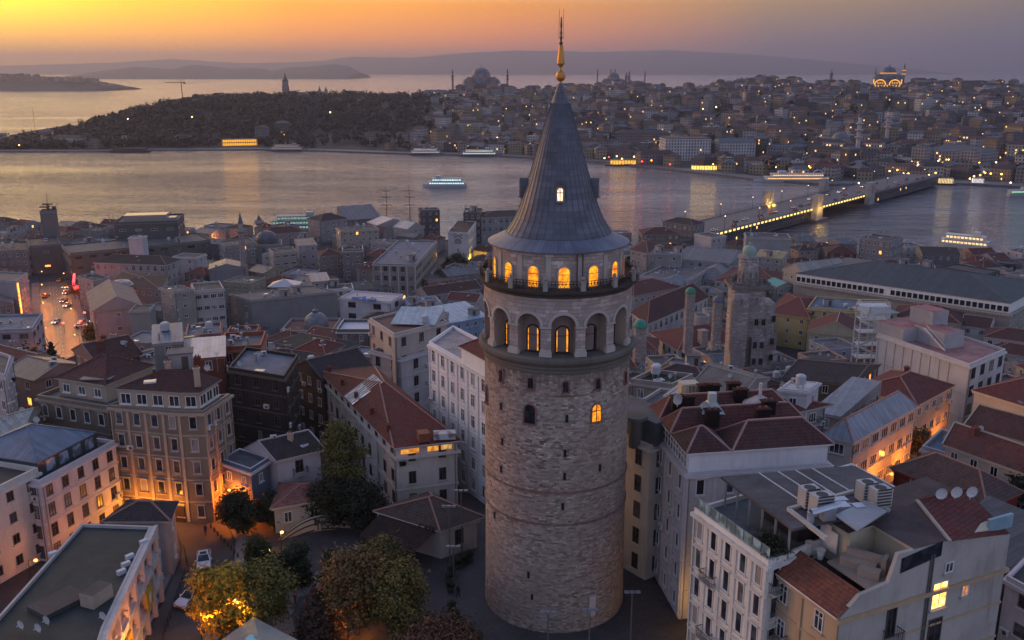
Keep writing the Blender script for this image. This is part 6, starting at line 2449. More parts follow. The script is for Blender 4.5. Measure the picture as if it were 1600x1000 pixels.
# ---------------------------------------------------------------- the far bank
fr = random.Random(99)
FCOL = [((.38, .36, .35), "grey"), ((.46, .43, .40), "pale"), ((.34, .27, .21), "tan"), ((.26, .25, .26), "dark"), ((.40, .31, .27), "pinkish"), ((.20, .17, .16), "brown"), ((.52, .50, .48), "white"), ((.42, .34, .22), "ochre")]
FMAT = [facade_far(mul(c, .72 * (sum(c) / 1.05) ** .5), .03 if i % 2 else .015, i) for i, (c, n) in enumerate(FCOL)]
ROOFS = [(TB, "brown roof"), (TD, "dark roof"), (TB2, "red roof"), (ME_D, "lead roof"), (FL_D, "flat black roof"), (FL_L, "flat pale roof")]
RP = [plain((.075, .040, .038)), plain((.045, .04, .042)), plain((.095, .045, .040)), plain((.10, .11, .13)), plain((.06, .06, .065)), plain((.24, .235, .25))]
FAR_TAKEN = []


def far_house_mesh(m, x, y, z, w, d, h, a, mi, ri, flat, off=0):
    c, s = cos(a), sin(a)
    P = [(x + c * sx * w / 2 - s * sy * d / 2, y + s * sx * w / 2 + c * sy * d / 2) for sx, sy in ((-1, -1), (1, -1), (1, 1), (-1, 1))]
    for i in range(4):
        p, q = P[i], P[(i + 1) % 4]
        m.quad((*p, z - 5), (*q, z - 5), (*q, z + h), (*p, z + h), mi)
    if flat:
        m.poly([(*p, z + h) for p in P], ri)
        m.box(x + fr.uniform(-.2, .2) * w, y + fr.uniform(-.2, .2) * d, z + h, w * .25, d * .3, 2.2, a, m=mi, mt=ri)
    else:
        rh = min(w, d) * .24
        E = offset_poly(P, .5)
        A, Bq, C, D = [Vector((*p, z + h)) for p in E]
        up = Vector((0, 0, rh))
        if w < d:
            A, Bq, C, D = Bq, C, D, A
        p, q = (A + D) / 2 + up, (Bq + C) / 2 + up
        k = .3 * min(w, d) / max(w, d)
        p, q = p + (q - p) * k, q - (q - p) * k
        m.quad(A, Bq, q, p, ri)
        m.quad(C, D, p, q, ri)
        m.poly([Bq, C, q], ri)
        m.poly([D, A, p], ri)


def far_landmark(name, label, px, py, wpx, h, depth, wall, roofm, rk="flat", rh=2, ang=0.0, dist=None, mat=None, cat="building", group=None):
    """a waterfront or hillside building: px, py is the middle of its foot"""
    if dist is None:
        b = G(px, py, -34.3)
        for _ in range(30):
            b = G(px, py, max(-34.3, far_z(b.x, b.y)))
    else:
        b = PD(px, py, dist)
    y = b.y
    w = wpx / FPX * (y * CT - (b.z - CAM_Z) * ST)
    root = thing(name, label, cat, b, -atan2(b.x, b.y) + ang, group)
    m = MB()
    for i, (p, q) in enumerate([((-w / 2, 0), (w / 2, 0)), ((w / 2, 0), (w / 2, depth)), ((w / 2, depth), (-w / 2, depth)), ((-w / 2, depth), (-w / 2, 0))]):
        m.quad((*p, -4), (*q, -4), (*q, h), (*p, h))
    m.build("wall", mat or wall, root)
    if rk == "flat":
        m = MB()
        m.box(0, depth / 2, h - .002, w + .4, depth + .4, .5)
        m.build("roof", roofm, root)
    else:
        E = [(-w / 2 - .5, -.5), (w / 2 + .5, -.5), (w / 2 + .5, depth + .5), (-w / 2 - .5, depth + .5)]
        roof_mesh(rk if rk != "gable1" else "gable", E, h, rh, None, 1 if rk == "gable1" else 0).build("roof", [roofm, wall, roofm], root)
    FAR_TAKEN.append((b.x, b.y, w * .6 + 4))
    return root, w, b


# white waterfront blocks
def ff(c, l, s):
    return facade_far(c, l, s)


far_landmark("white_block", "broad white waterfront block with rows of square windows across the water", 1074, 251, 72, 23, 30, ff((.50, .47, .46), .02, 31), RP[1], "flat", ang=.25)
far_landmark("gabled_block", "white waterfront block with a gabled end beside the broad white block", 1152, 249, 56, 18, 26, ff((.44, .42, .42), .01, 32), RP[3], "gable", 4, ang=.3)
far_landmark("long_arcade", "long brown hotel with many narrow windows above the teal hoarding", 1004, 228, 86, 15, 24, ff((.20, .16, .16), .01, 33), RP[1], "hip", 4)
far_landmark("station_building", "tan turreted station building behind the white blocks", 1098, 211, 74, 13, 20, ff((.42, .30, .19), .03, 34), RP[3], "hip", 4)
far_landmark("pale_block", "tall pale block above the gabled white block", 1142, 219, 26, 15, 18, ff((.46, .44, .44), .02, 35), RP[4], "flat")
far_landmark("lit_corner", "corner block with a bright sign near the trees behind the gabled block", 1190, 236, 30, 15, 16, ff((.42, .40, .38), .10, 36), RP[4], "flat")
far_landmark("grand_house", "long colonnaded house near the left of the two old town minarets", 1298, 192, 40, 13, 18, ff((.40, .38, .37), .05, 37), RP[3], "flat")
far_landmark("pale_row", "pale row of houses with lit ground floor arches behind the right minaret", 1398, 219, 60, 12, 16, ff((.46, .42, .38), .10, 38), RP[2], "hip", 3)
far_landmark("spice_hall", "long lead roofed market hall running back from the bridge head", 1490, 252, 92, 11, 30, ff((.28, .28, .29), .04, 39), RP[3], "hip", 5, ang=-.5)
far_landmark("gate_house", "stone gate house with glowing arches beside the market hall", 1475, 257, 32, 13, 14, ff((.34, .30, .28), .08, 40), RP[3], "flat")
far_landmark("kiosk_hall", "brightly lit kiosk hall at the foot of the bridge on the far bank", 1441, 262, 26, 7, 10, ff((.5, .45, .3), .9, 41), RP[1], "flat")
far_landmark("corner_hotel", "lit hotel block at the right edge across the water", 1588, 252, 34, 17, 16, ff((.44, .38, .30), .2, 42), RP[2], "hip", 4)
far_landmark("park_hall", "long pale two storey hall among the trees on the dark wooded point", 330, 213, 120, 11, 18, ff((.30, .25, .25), .01, 43), RP[1], "hip", 3)
far_landmark("hotel_block", "pale hotel block right of the wooded point", 757, 203, 30, 17, 20, ff((.42, .35, .33), .06, 44), RP[2], "hip", 4)
far_landmark("long_hotel", "wide pale building between hotel block and wooded point", 660, 205, 66, 10, 16, ff((.34, .29, .29), .03, 45), RP[2], "hip", 4)
# gold lit pavilion
r, w, b = far_landmark("lit_pavilion", "two storey pavilion glowing gold under the wooded point", 375, 228, 54, 5, 14, plain((.3, .25, .18)), RP[1], "flat")
m = MB()
for z in (.6, 4.9):
    m.box(0, -.6, z, w * .96, 1.0, 3.0)
m.build("lit_band", lit((1.0, .50, .03), .95), r)
m = MB()
for k in range(16):
    m.box(-w / 2 + w * (k + .5) / 16, -1.3, 0, .6, .4, 8.4)
m.box(0, 4, 8, w * .98, 10, .6)
m.build("column", plain((.2, .16, .12)), r)
# hoardings
def hoarding(label, px, py, wpx, h, cols, marks=None):
    b = G(px, py, -34)
    w = wpx / FPX * (b.y * CT - (b.z - CAM_Z) * ST)
    r = thing("hoarding", label, "hoarding", b, -atan2(b.x, b.y))
    for i, c in enumerate(cols):
        m = MB()
        m.box(-w / 2 + w * (i + .5) / len(cols), 0, 0, w / len(cols) - .05, .6, h)
        m.build("panel", plain(c, .6), r)
    if marks:
        m = MB()
        mk = random.Random(4)
        for k in range(9):
            m.box(-w * .25 + k * w * .05, -.36, h * .38, w * .032, .08, h * (.2 if k % 3 else .27))
        n = 14
        m.poly([(-w * .34 + h * .16 * cos(2 * pi * k / n), -.37, h * .5 + h * .16 * sin(2 * pi * k / n)) for k in range(n)])
        m.build("lettering", plain((.10, .12, .25)), r)
        m = MB()
        m.poly([(w * .37 + h * .22 * cos(2 * pi * k / n), -.37, h * .52 + h * .22 * sin(2 * pi * k / n)) for k in range(n)])
        m.build("emblem", plain((.30, .08, .05)), r)
    return r


hoarding("long white hoarding with dark lettering and a round red emblem by the old mosque", 1302, 249, 44, 11, [(.42, .42, .46)], True)
hoarding("hoarding with a blue and a dark red poster panel right of the white hoarding", 1372, 252, 30, 12, [(.05, .24, .36), (.22, .06, .09)])
hoarding("low teal hoarding in front of the long brown hotel", 1000, 240, 74, 7, [(.07, .26, .25)])


# mosques on the skyline
def gy(px, py):
    b = G(px, py, -34.3)
    for _ in range(40):
        b = G(px, py, .5 * b.z + .5 * max(-34.3, far_z(b.x, b.y)))
    return b.y


def mosque(label, px, py_foot, y, dome_r, scale, mins, lit_=False, half=True, nm="mosque"):
    b = PD(px, py_foot, y)
    r = thing("mosque", label, "mosque", b, -atan2(b.x, b.y))
    S = scale
    wall = masonry((.34, .27, .25), .9, .5, .2)
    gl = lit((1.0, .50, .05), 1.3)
    m = MB()
    m.box(0, 0, -14, 44 * S, 44 * S, 14 + 13 * S)
    for sx in (-1, 1):
        for sy in (-1, 1):
            m.box(sx * 15 * S, sy * 15 * S, 13 * S, 6 * S, 6 * S, 8 * S)
    m.box(0, 0, 13 * S - .01, 30 * S, 30 * S, 8 * S)
    m.build("wall", wall, r)
    m = MB()
    m.lathe([(dome_r * 1.04, 20.9 * S), (dome_r * 1.04, 24 * S), (dome_r, 24.2 * S)], 24)
    m.build("drum", wall if not lit_ else plain((.4, .3, .2)), r)
    m = MB()
    dome_mesh(m, 0, 0, 24 * S, dome_r, dome_r * .78, 28, k=8)
    m.tube((0, 0, 24 * S + dome_r * .76), (0, 0, 24 * S + dome_r * .78 + 4 * S), .5 * S, .1, 6)
    m.build("dome", lead((.15, .16, .20)), r)
    m = MB()
    for s in (-1, 1):
        m.lathe([(11 * S * cos(pi / 2 * i / 5), 12.9 * S + 8 * S * sin(pi / 2 * i / 5)) for i in range(5)] + [(0, 21 * S)], 16, c=(s * 14 * S, 0))
        m.lathe([(11 * S * cos(pi / 2 * i / 5), 12.9 * S + 8 * S * sin(pi / 2 * i / 5)) for i in range(5)] + [(0, 21 * S)], 16, c=(0, s * 14 * S))
    m.build("half_dome", lead((.14, .15, .18)), r)
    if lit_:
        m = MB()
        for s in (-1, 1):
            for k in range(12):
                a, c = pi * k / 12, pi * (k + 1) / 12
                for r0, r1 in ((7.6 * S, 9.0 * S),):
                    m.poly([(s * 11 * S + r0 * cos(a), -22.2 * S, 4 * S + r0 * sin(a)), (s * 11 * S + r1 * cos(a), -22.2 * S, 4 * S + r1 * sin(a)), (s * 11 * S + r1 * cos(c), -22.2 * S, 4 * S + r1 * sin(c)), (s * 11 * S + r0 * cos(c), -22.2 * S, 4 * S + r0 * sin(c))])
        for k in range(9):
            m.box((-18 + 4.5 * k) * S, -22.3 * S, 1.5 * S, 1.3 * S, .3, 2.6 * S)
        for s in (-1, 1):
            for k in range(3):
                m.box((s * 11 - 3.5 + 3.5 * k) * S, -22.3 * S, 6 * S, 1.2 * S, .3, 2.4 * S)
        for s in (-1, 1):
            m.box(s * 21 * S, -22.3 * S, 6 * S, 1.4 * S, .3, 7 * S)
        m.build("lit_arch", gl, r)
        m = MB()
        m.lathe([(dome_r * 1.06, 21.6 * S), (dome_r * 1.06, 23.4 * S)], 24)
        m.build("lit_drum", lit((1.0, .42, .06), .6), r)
    FAR_TAKEN.append((b.x, b.y, 30 * S))
    return r


mosque("great domed mosque with broad buttresses on the skyline left of the tower spire", 752, 147, 1890, 17.5, 1.55, 0)
mosque("smaller cascading domed mosque on the skyline right of the tower spire", 958, 140, 2180, 13.5, 1.15, 0)
mosque("floodlit golden mosque with glowing arches on the right skyline", 1386, 136.5, 1765, 13.5, 1.12, 0, True)
r = mosque("old harbour mosque with grey cascading domes behind the white hoarding", 1312, 238, gy(1312, 238), 9.5, .62, 0)
for lb, px, pt, pb, y, rad in (("thin minaret left of the great domed mosque", 707.5, 107, 147, 1880, 2.0), ("thin minaret right of the great domed mosque", 793, 106, 147, 1880, 2.0), ("minaret standing in front of the great dome", 757.5, 104, 135, 1930, 1.6),
                               ("minaret just left of the great dome", 748, 110, 135, 1935, 1.6),
                               ("far left thin minaret of the smaller cascading mosque", 933, 106, 138, 2170, 1.7), ("minaret rising behind the cascading mosque dome", 953.5, 106, 135, 2200, 1.7), ("second minaret rising behind the cascading mosque dome", 960.5, 106, 135, 2195, 1.7),
                               ("minaret in scaffolding right of the cascading mosque", 978, 112, 138, 2170, 2.6), ("minaret in wrapping next to the scaffolded one", 982.5, 110, 138, 2180, 2.4), ("lone thin minaret right of the scaffolded pair", 1007, 110, 138, 2160, 1.7),
                               ("gold lit minaret at the right corner of the floodlit mosque", 1410, 98, 138, 1760, 2.0), ("gold lit minaret behind the floodlit dome", 1388, 100, 128, 1790, 1.9), ("dark slender minaret left of the floodlit mosque", 1366, 105, 135, 1800, 1.4)):
    r = minaret(lb, px, pt, pb, y, rad, 1 if rad < 1.9 else 2, (.30, .24, .23), light="gold" in lb)
minaret("tall grey minaret with three balconies left of the poster hoarding", 1338, 168, 252, gy(1338, 252), 2.3, 3, (.52, .50, .50))
minaret("tall grey minaret with three balconies standing before the pale row of houses", 1384, 163, 228, gy(1384, 228), 2.2, 3, (.50, .48, .48))
# palace tower on the wooded point
b = PD(447, 150, 1640)
r = thing("palace_tower", "pointed palace tower rising from the wooded skyline", "tower", b)
m = MB()
m.box(0, 0, -8, 10, 10, 8 + 17)
m.box(0, 0, 17.002, 8.4, 8.4, 8)
m.build("wall", masonry((.30, .25, .24), .9, .5, .2), r)
m = MB()
m.box(0, 0, 25.004, 10, 10, .8, bottom=True)
m.lathe([(5.0, 25.8), (2.4, 31), (.4, 38), (0, 40)], 8)
m.build("spire", lead((.12, .13, .16)), r)
for px, py, hh, lb in ((499.5, 146, 15, "small pointed palace turret right of the palace tower"), (509.5, 146, 13, "second small pointed palace turret right of the palace tower")):
    b = PD(px, py, 1650)
    r = thing("palace_turret", lb, "tower", b)
    m = MB()
    m.box(0, 0, -5, 5, 5, 9)
    m.build("wall", masonry((.30, .25, .24), .9, .5, .2), r)
    m = MB()
    m.lathe([(3.2, 4), (1.2, 9), (0, hh)], 8)
    m.build("spire", lead((.12, .13, .16)), r)
# crane and mast on the point
b = PD(285, 152, 1480)
r = thing("tower_crane", "tower crane with a long level jib over the wooded point", "crane", b)
m = MB()
m.tube((0, 0, -8), (0, 0, 22), .7, n=4)
m.build("mast", plain((.15, .07, .04)), r)
m = MB()
m.bar((-24, 0, 22.5), (6, 0, 22.5), 1.0, 1.0)
m.tube((0, 0, 22), (0, 0, 26), .4)
m.box(5, 0, 20, 3, 1.6, 2.4)
m.build("jib", plain((.15, .07, .04)), r)
b = PD(54, 196, 1260)
r = thing("flag_mast", "tall thin flag mast on the tip of the wooded point", "mast", b)
m = MB()
m.tube((0, 0, -6), (0, 0, 25), .35, .15, n=5)
m.build("pole", plain((.1, .09, .1)), r)
b = PD(1298, 128, 1880)
r = thing("fire_tower", "slim round fire watch tower on the right skyline", "tower", b)
m = MB()
m.lathe([(3.5, -8), (2.6, 12), (3.6, 13), (3.6, 17), (2, 18), (.8, 22), (0, 25)], 10)
m.build("wall", plain((.2, .18, .19)), r)

# the hillside houses
cand = []
for k in range(9000):
    a = fr.uniform(-.60, .64)
    ys, yr = interp(FSHORE, a), interp(R_D, a)
    t = fr.random() ** 1.15
    y = ys + 30 + t * (yr - ys - 10)
    x = a * y
    z = far_z(x, y)
    px, py = project((x, y, z))
    if px < -40 or px > 1640:
        continue
    # the wooded point carries few houses
    dens = sstep(640, 860, px) if py < 214 else (.02 + .98 * sstep(600, 780, px))
    if px > 860 and py > 258:
        dens *= .25
    if px < 640 and py < 205:
        dens = .012 if 250 < px < 640 and py < 165 else 0.0
    if fr.random() > dens:
        continue
    cand.append((y, x, z, t, px, py))
cand.sort()
kept = []
cells = {}
for y, x, z, t, px, py in cand:
    w, d = fr.uniform(11, 20), fr.uniform(10, 15)
    if fr.random() < .16:
        w *= fr.uniform(1.5, 2.4)
    rad = (w + d) * .29
    if 1352 < px < 1416 and y > 1600:
        continue
    ok = all((x - q[0]) ** 2 + (y - q[1]) ** 2 > (rad + q[2]) ** 2 for q in FAR_TAKEN)
    if not ok:
        continue
    ck = (int(x // 30), int(y // 30))
    for i in (-1, 0, 1):
        for j in (-1, 0, 1):
            for q in cells.get((ck[0] + i, ck[1] + j), ()):
                if (x - q[0]) ** 2 + (y - q[1]) ** 2 < (rad + q[2]) ** 2 * .8:
                    ok = False
    if not ok:
        continue
    cells.setdefault(ck, []).append((x, y, rad))
    kept.append((x, y, z, w, d, t, px, py))
NIND = 175
# those that show largest: nearest and widest first
order = sorted(range(len(kept)), key=lambda i: kept[i][1] - kept[i][3] * 14)
ind = set(order[:NIND])
mass = MB()
LM = [(752, "below the great domed mosque"), (958, "under the cascading mosque"), (1180, "behind the white waterfront blocks"), (1310, "around the old harbour mosque"), (1386, "below the floodlit mosque"), (1560, "above the market hall"), (660, "beside the wooded point"), (1040, "above the long brown hotel"), (860, "behind the tower cone")]
for i, (x, y, z, w, d, t, px, py) in enumerate(kept):
    h = fr.choice((7, 8.5, 10, 11, 13, 15, 19)) * fr.uniform(.9, 1.1) if t > .08 else fr.uniform(7, 12)
    a = -atan2(x, y) + fr.choice([0, .4, -.35, .8, -.7]) + fr.uniform(-.15, .15)
    ci, ri = min(7, int(fr.random() * 8)), fr.randrange(6)
    if fr.random() < .35:
        ri = fr.choice([0, 1, 2])
    flat = ri >= 4
    if i in ind:
        lm = min(LM, key=lambda q: abs(q[0] - px))[1]
        st_n = ["two", "three", "four", "five"][min(3, max(0, round(h / 3.2) - 2))]
        wd = "wide" if w > 20 else ("narrow" if w < 13 else "plain")
        r = thing("far_house", f"{wd} {FCOL[ci][1]} {st_n} storey house with {ROOFS[ri][1]} {lm}", "house", (x, y, z), group="houses on the far hillside")
        m = MB()
        far_house_mesh(m, 0, 0, 0, w, d, h, a, 0, 1, flat)
        m.build("far_house_body", [FMAT[ci], RP[ri]], r)
    else:
        far_house_mesh(mass, x, y, z, w, d, h, a, ci, 8 + ri, flat)
tag(mass.build("distant_houses", FMAT + RP), "dense mass of small houses climbing the far hillside", "houses", kind="stuff")
print("far houses", len(kept))

# woods on the point and tree clumps between the houses: leaf clumps, one mass
wood = MB()
trunks = MB()
wr = random.Random(17)


def clump(m, x, y, z, r, h, n, s):
    for k in range(n):
        u, v = wr.uniform(0, 2 * pi), wr.uniform(-1, 1)
        rr_ = (.55 + .45 * wr.random())
        q = sqrt(1 - v * v)
        c = Vector((x + r * rr_ * q * cos(u), y + r * rr_ * q * sin(u), z + h * (.5 + .5 * rr_ * v)))
        nrm = Vector((cos(u) * q, sin(u) * q, v + .3)) + Vector((wr.gauss(0, .4), wr.gauss(0, .4), wr.gauss(0, .4)))
        nrm.normalize()
        t1 = nrm.cross(Vector((0, 0, 1)))
        if t1.length < .01:
            t1 = Vector((1, 0, 0))
        t1.normalize()
        t2 = nrm.cross(t1)
        ss = s * wr.uniform(.6, 1.3)
        m.quad(c - t1 * ss - t2 * ss * .7, c + t1 * ss - t2 * ss * .6, c + t1 * ss * .8 + t2 * ss, c - t1 * ss * .7 + t2 * ss * .8)


ncl = 0
for k in range(9500):
    a = wr.uniform(-.60, .64)
    ys, yr = interp(FSHORE, a), interp(R_D, a)
    t = wr.random()
    y = ys + 26 + t * (yr + 25 - ys - 26)
    x = a * y
    z = far_z(x, y)
    px, py = project((x, y, z))
    if px < -60 or px > 1660:
        continue
    d = 1.0 if px < 560 else 1 - sstep(560, 800, px)
    d = d * (1 if py < 206 or px < 300 else .4)
    if py > 226:
        d *= .7
    d = max(d * .62, .04)
    if t > .95:
        d = max(d, .45)
    if px > 800 and t < .9:
        d = .05
    if wr.random() > d:
        continue
    if any((x - q[0]) ** 2 + (y - q[1]) ** 2 < min(24, q[2] * .8) ** 2 for q in FAR_TAKEN):
        continue
    R_ = wr.uniform(4.5, 8.5)
    H_ = wr.uniform(9, 16)
    if px < 130:
        H_ *= .8
    if wr.random() < .12 and t > .7:
        R_, H_ = wr.uniform(1.5, 2.2), wr.uniform(13, 18)
    clump(wood, x, y, z + H_ * .12, R_, H_ * .9, 38, 1.7 if R_ > 3 else .9)
    ncl += 1
tag(wood.build("woodland", foliage((.012, .016, .017), (.034, .034, .028))), "dark wood covering the far point and the gaps between houses", "woodland", kind="stuff")
print("clumps", ncl)

# land across the strait: small pale blocks on its crest
m = MB()
for k in range(90):
    px = wr.uniform(0, 165)
    b = PD(px, interp([(0, 121), (90, 122.5), (140, 124), (180, 132)], px) + wr.uniform(-.3, 4), 4500)
    far_house_mesh(m, b.x, b.y, b.z - 2, wr.uniform(14, 30), 18, wr.uniform(10, 26) if px < 60 else wr.uniform(6, 12), wr.uniform(-.4, .4), 0, 1, True)
tag(m.build("distant_blocks", [FMAT[3], RP[1]]), "tiny blocks along the low land across the strait", "houses", kind="stuff")
# ---------------------------------------------------------------- roads
def gpt(px, py):
    z = -3.0
    for _ in range(40):
        p = G(px, py, z)
        z = .5 * z + .5 * T(p.x, p.y)
    p = G(px, py, z)
    return Vector((p.x, p.y, T(p.x, p.y)))


def strip(name, pts, w, mat, dz, off=0.0, kerb=False, dash=None):
    P = [gpt(*p) for p in pts]
    Q = []
    for a, b in zip(P, P[1:]):
        n = max(2, int((b - a).length / 2.5))
        Q += [a + (b - a) * (k / n) for k in range(n)]
    Q.append(P[-1])
    m = MB()
    L, Rr = [], []
    for i, q in enumerate(Q):
        t = (Q[min(i + 2, len(Q) - 1)] - Q[max(i - 2, 0)])
        nn = Vector((-t.y, t.x, 0)).normalized()
        for s, l in ((1, L), (-1, Rr)):
            e = q + nn * (off + s * w / 2)
            l.append(Vector((e.x, e.y, T(e.x, e.y) + dz)))
    for i in range(len(Q) - 1):
        if dash and i % dash:
            continue
        m.quad(Rr[i], Rr[i + 1], L[i + 1], L[i])
        if kerb:
            d = Vector((0, 0, -.4))
            m.quad(L[i], L[i + 1], L[i + 1] + d, L[i] + d)
            m.quad(Rr[i + 1], Rr[i], Rr[i] + d, Rr[i + 1] + d)
    return tag(m.build(name, mat), kind="structure")


PAVE = ground_mat((.22, .20, .195))
AV = [(104, 640), (104, 590), (98, 540), (92, 490), (88, 455), (86, 440)]
strip("road", AV, 13, asphalt((.065, .058, .055), .45), .12)
strip("road_marking", AV, .3, plain((.4, .38, .33)), .135, 0, dash=3)
strip("tram_track", AV, .25, plain((.12, .11, .1), .35), .133, 2.6)
strip("tram_track", AV, .25, plain((.12, .11, .1), .35), .133, 1.1)
strip("pavement", AV, 3.0, PAVE, .26, 8.1, kerb=True)
strip("pavement", AV, 3.0, PAVE, .26, -8.1, kerb=True)
ST_ = [(318, 775), (312, 812), (326, 852), (322, 880), (296, 945), (262, 1010), (230, 1080)]
strip("road", ST_, 6.5, asphalt((.06, .055, .057), .6), .08)
strip("pavement", ST_, 1.8, PAVE, .2, 4.4, kerb=True)
strip("pavement", ST_, 2.4, PAVE, .2, -4.8, kerb=True)
strip("path", [(452, 1010), (440, 965), (455, 930), (520, 912)], 2.2, PAVE, .06)
RL = [(1380, 765), (1400, 742), (1448, 712), (1512, 665)]
strip("road", RL, 4.5, asphalt((.06, .055, .055), .5), .08)

# ---------------------------------------------------------------- lamps
LAMP_O, LAMP_Y, LAMP_W, LAMP_R = lit((1.0, .36, .05), 5.0), lit((1.0, .58, .12), 5.0), lit((.85, .95, 1.0), 12.0), lit((1.0, .04, .03), 10.0)


def lamp(label, px, py, power, col=(1.0, .36, .06), h=5.5, mat=None, arm=.9, z=None, group=None, rad=.25, at_=None):
    p = (gpt(px, py) if z is None else G(px, py, z)) if at_ is None else Vector((at_.x, at_.y, T(at_.x, at_.y)))
    r = thing("street_lamp", label, "street lamp", p, 0, group)
    m = MB()
    m.tube((0, 0, -1), (0, 0, h), .07, .05, 6)
    m.tube((0, 0, h), (arm, 0, h + .25), .04, n=5)
    m.build("pole", iron, r)
    m = MB()
    m.lathe([(.02, h - .12), (.2, h - .06), (.24, h + .08), (.1, h + .22), (0, h + .26)], 8, c=(arm, 0))
    m.build("lamp_head", mat or LAMP_O, r)
    if power:
        ld = bpy.data.lights.new("lamp_light", "POINT")
        ld.energy = power
        ld.color = col
        ld.shadow_soft_size = rad
        o = bpy.data.objects.new("lamp_light", ld)
        COL.objects.link(o)
        o.parent = r
        o.location = (arm, 0, h - .35)
    return r


ORG, YEL = (1.0, .27, .025), (1.0, .52, .10)
lamp("street lamp washing the left foot of the ornate corner block in amber", 0, 0, 800, (1, .32, .012), 3.2, rad=.5, at_=wallpoint(CORNER_P, 0, .30, 0, 2.6)[0])
lamp("street lamp before the long front of the corner block", 0, 0, 380, (1, .32, .02), 3.6, rad=.5, at_=wallpoint(CORNER_P, 0, .72, 0, 2.4)[0])
lamp("street lamp turning the right flank of the corner block orange red", 0, 0, 2000, (1, .20, .012), 4.0, rad=.5, at_=wallpoint(CORNER_P, 2, .3, 0, 2.6)[0])
lamp("street lamp in the narrow street between lilac block and green roofed block", 0, 0, 160, ORG, 3.0, at_=wallpoint(LILAC_P, 0, .22, 0, 2.8)[0])
lamp("second street lamp in the narrow street beside the cream block", 50, 915, 170, ORG, 3.4)
lamp("street lamp on the kerb lighting the white floor bands of the green roofed block", 0, 0, 1100, ORG, 5.5, arm=-.6, at_=wallpoint(OFF_P, 3, .25, 0, 3.2)[0])
lamp("lamp glowing at the edge of the yellow lit tree", 388, 1010, 3600, (1, .46, .04), 5.6, LAMP_Y, -.9, rad=.4)
lamp("added second lamp low beside the yellow lit tree", 318, 1022, 1700, (1, .42, .03), 5.0, LAMP_Y, rad=.4)  # extra lamp, added only to brighten the crown from the camera side
lamp("low garden lamp by the small round tree", 419, 885, 60, YEL, 2.2, LAMP_Y, .2)
lamp("garden lamp at the lower end of the curved wall", 440, 858, 70, YEL, 2.4, LAMP_Y, .2)
lamp("garden lamp in front of the dark round bush", 403, 868, 40, YEL, 2.0, LAMP_Y, .2)
lamp("path lamp throwing orange light on the path under the rust coloured tree", 545, 1000, 350, ORG, 3.0)
lamp("lamp in the orange alley beside the dark brown block", 472, 662, 260, ORG, 3.5)
lamp("lamp deeper in the orange alley beside the long red roof", 492, 630, 300, ORG, 3.5)
lamp("first lamp at the mouth of the orange lit lane", 0, 0, 700, ORG, 4.0, at_=wallpoint(LANE_P, 1, .35, 0, 2.2)[0])
lamp("middle lamp of the orange lit lane under the cream street house", 0, 0, 800, ORG, 4.0, at_=wallpoint(LANE_P, 1, .75, 0, 2.2)[0])
lamp("upper lamp of the orange lit lane near the plain cream wall", 0, 0, 500, ORG, 4.0, at_=wallpoint(LANE2_P, 0, .6, 0, 2.2)[0])
lamp("yellow lamp at the foot of the white ornate block", 1081, 1000, 200, YEL, 4.0, LAMP_Y, .3)
lamp("lamp tinting the foot of the whitewashed house orange", 1580, 1030, 900, ORG, 5.0, z=2)
for k, (px, py, e) in enumerate(((75, 600, 1600), (128, 560, 2200), (70, 548, 2400), (121, 515, 2200), (66, 505, 2600), (114, 478, 2600), (64, 474, 2600), (108, 455, 2200), (64, 452, 1600))):
    lamp(["lamp at the near end of the avenue by the dark trees", "avenue lamp beside the small yellow leaved tree", "avenue lamp across the road from the yellow leaved tree", "avenue lamp below the gabled hall", "avenue lamp by the light strip block",
          "avenue lamp near the red neon shop", "avenue lamp facing the red neon shop", "avenue lamp at the quay hall corner", "lamp at the underpass end of the avenue"][k], px, py, e * .6, (1, .19, .012), 8.0, arm=1.4 if px < 90 else -1.4, rad=.4)
lamp("yellow lamp lighting the street by the banner building", 738, 424, 2200, (1, .62, .04), 6, LAMP_Y)
lamp("orange lamp in the gap beside the quay hall", 336, 390, 1600, ORG, 6)
lamp("orange lamp at the foot of the slim minaret", 378, 420, 500, (1, .5, .05), 5)
lamp("lamp under the awning of the grey avenue block", 36, 584, 900, (1, .45, .03), 5)
for k, (px, py, lb) in enumerate(((703, 880, "tall floodlight pole near the cafe with two white heads"), (722, 865, "floodlight pole behind the first one beside the tower"), (709, 905, "short floodlight pole with a tilted panel on the plaza"), (985, 1000, "floodlight pole with twin panels right of the tower foot"),
                                  (856, 1020, "floodlight pole in front of the tower foot"), (920, 1030, "wide armed floodlight pole in front of the tower foot"))):
    p = gpt(px, py)
    r = thing("floodlight_pole", lb, "floodlight", p)
    h = [8, 9, 4.5, 6.0, 5.0, 6.0][k]
    m = MB()
    m.tube((0, 0, -.5), (0, 0, h), .1, .07, 6)
    m.bar((-.9, 0, h), (.9, 0, h), .08)
    m.build("pole", plain((.13, .13, .135), .5), r)
    for s in (-1, 0, 1):
        m = MB()
        m.box(s * .62, -.1, h - .05, .5, .35, .2)
        m.build("floodlight", plain((.22, .23, .25), .4), r)

lamp("lamp on the bend of the lane throwing red orange light on the cobbles", 352, 812, 700, (1, .22, .015), 4.5)

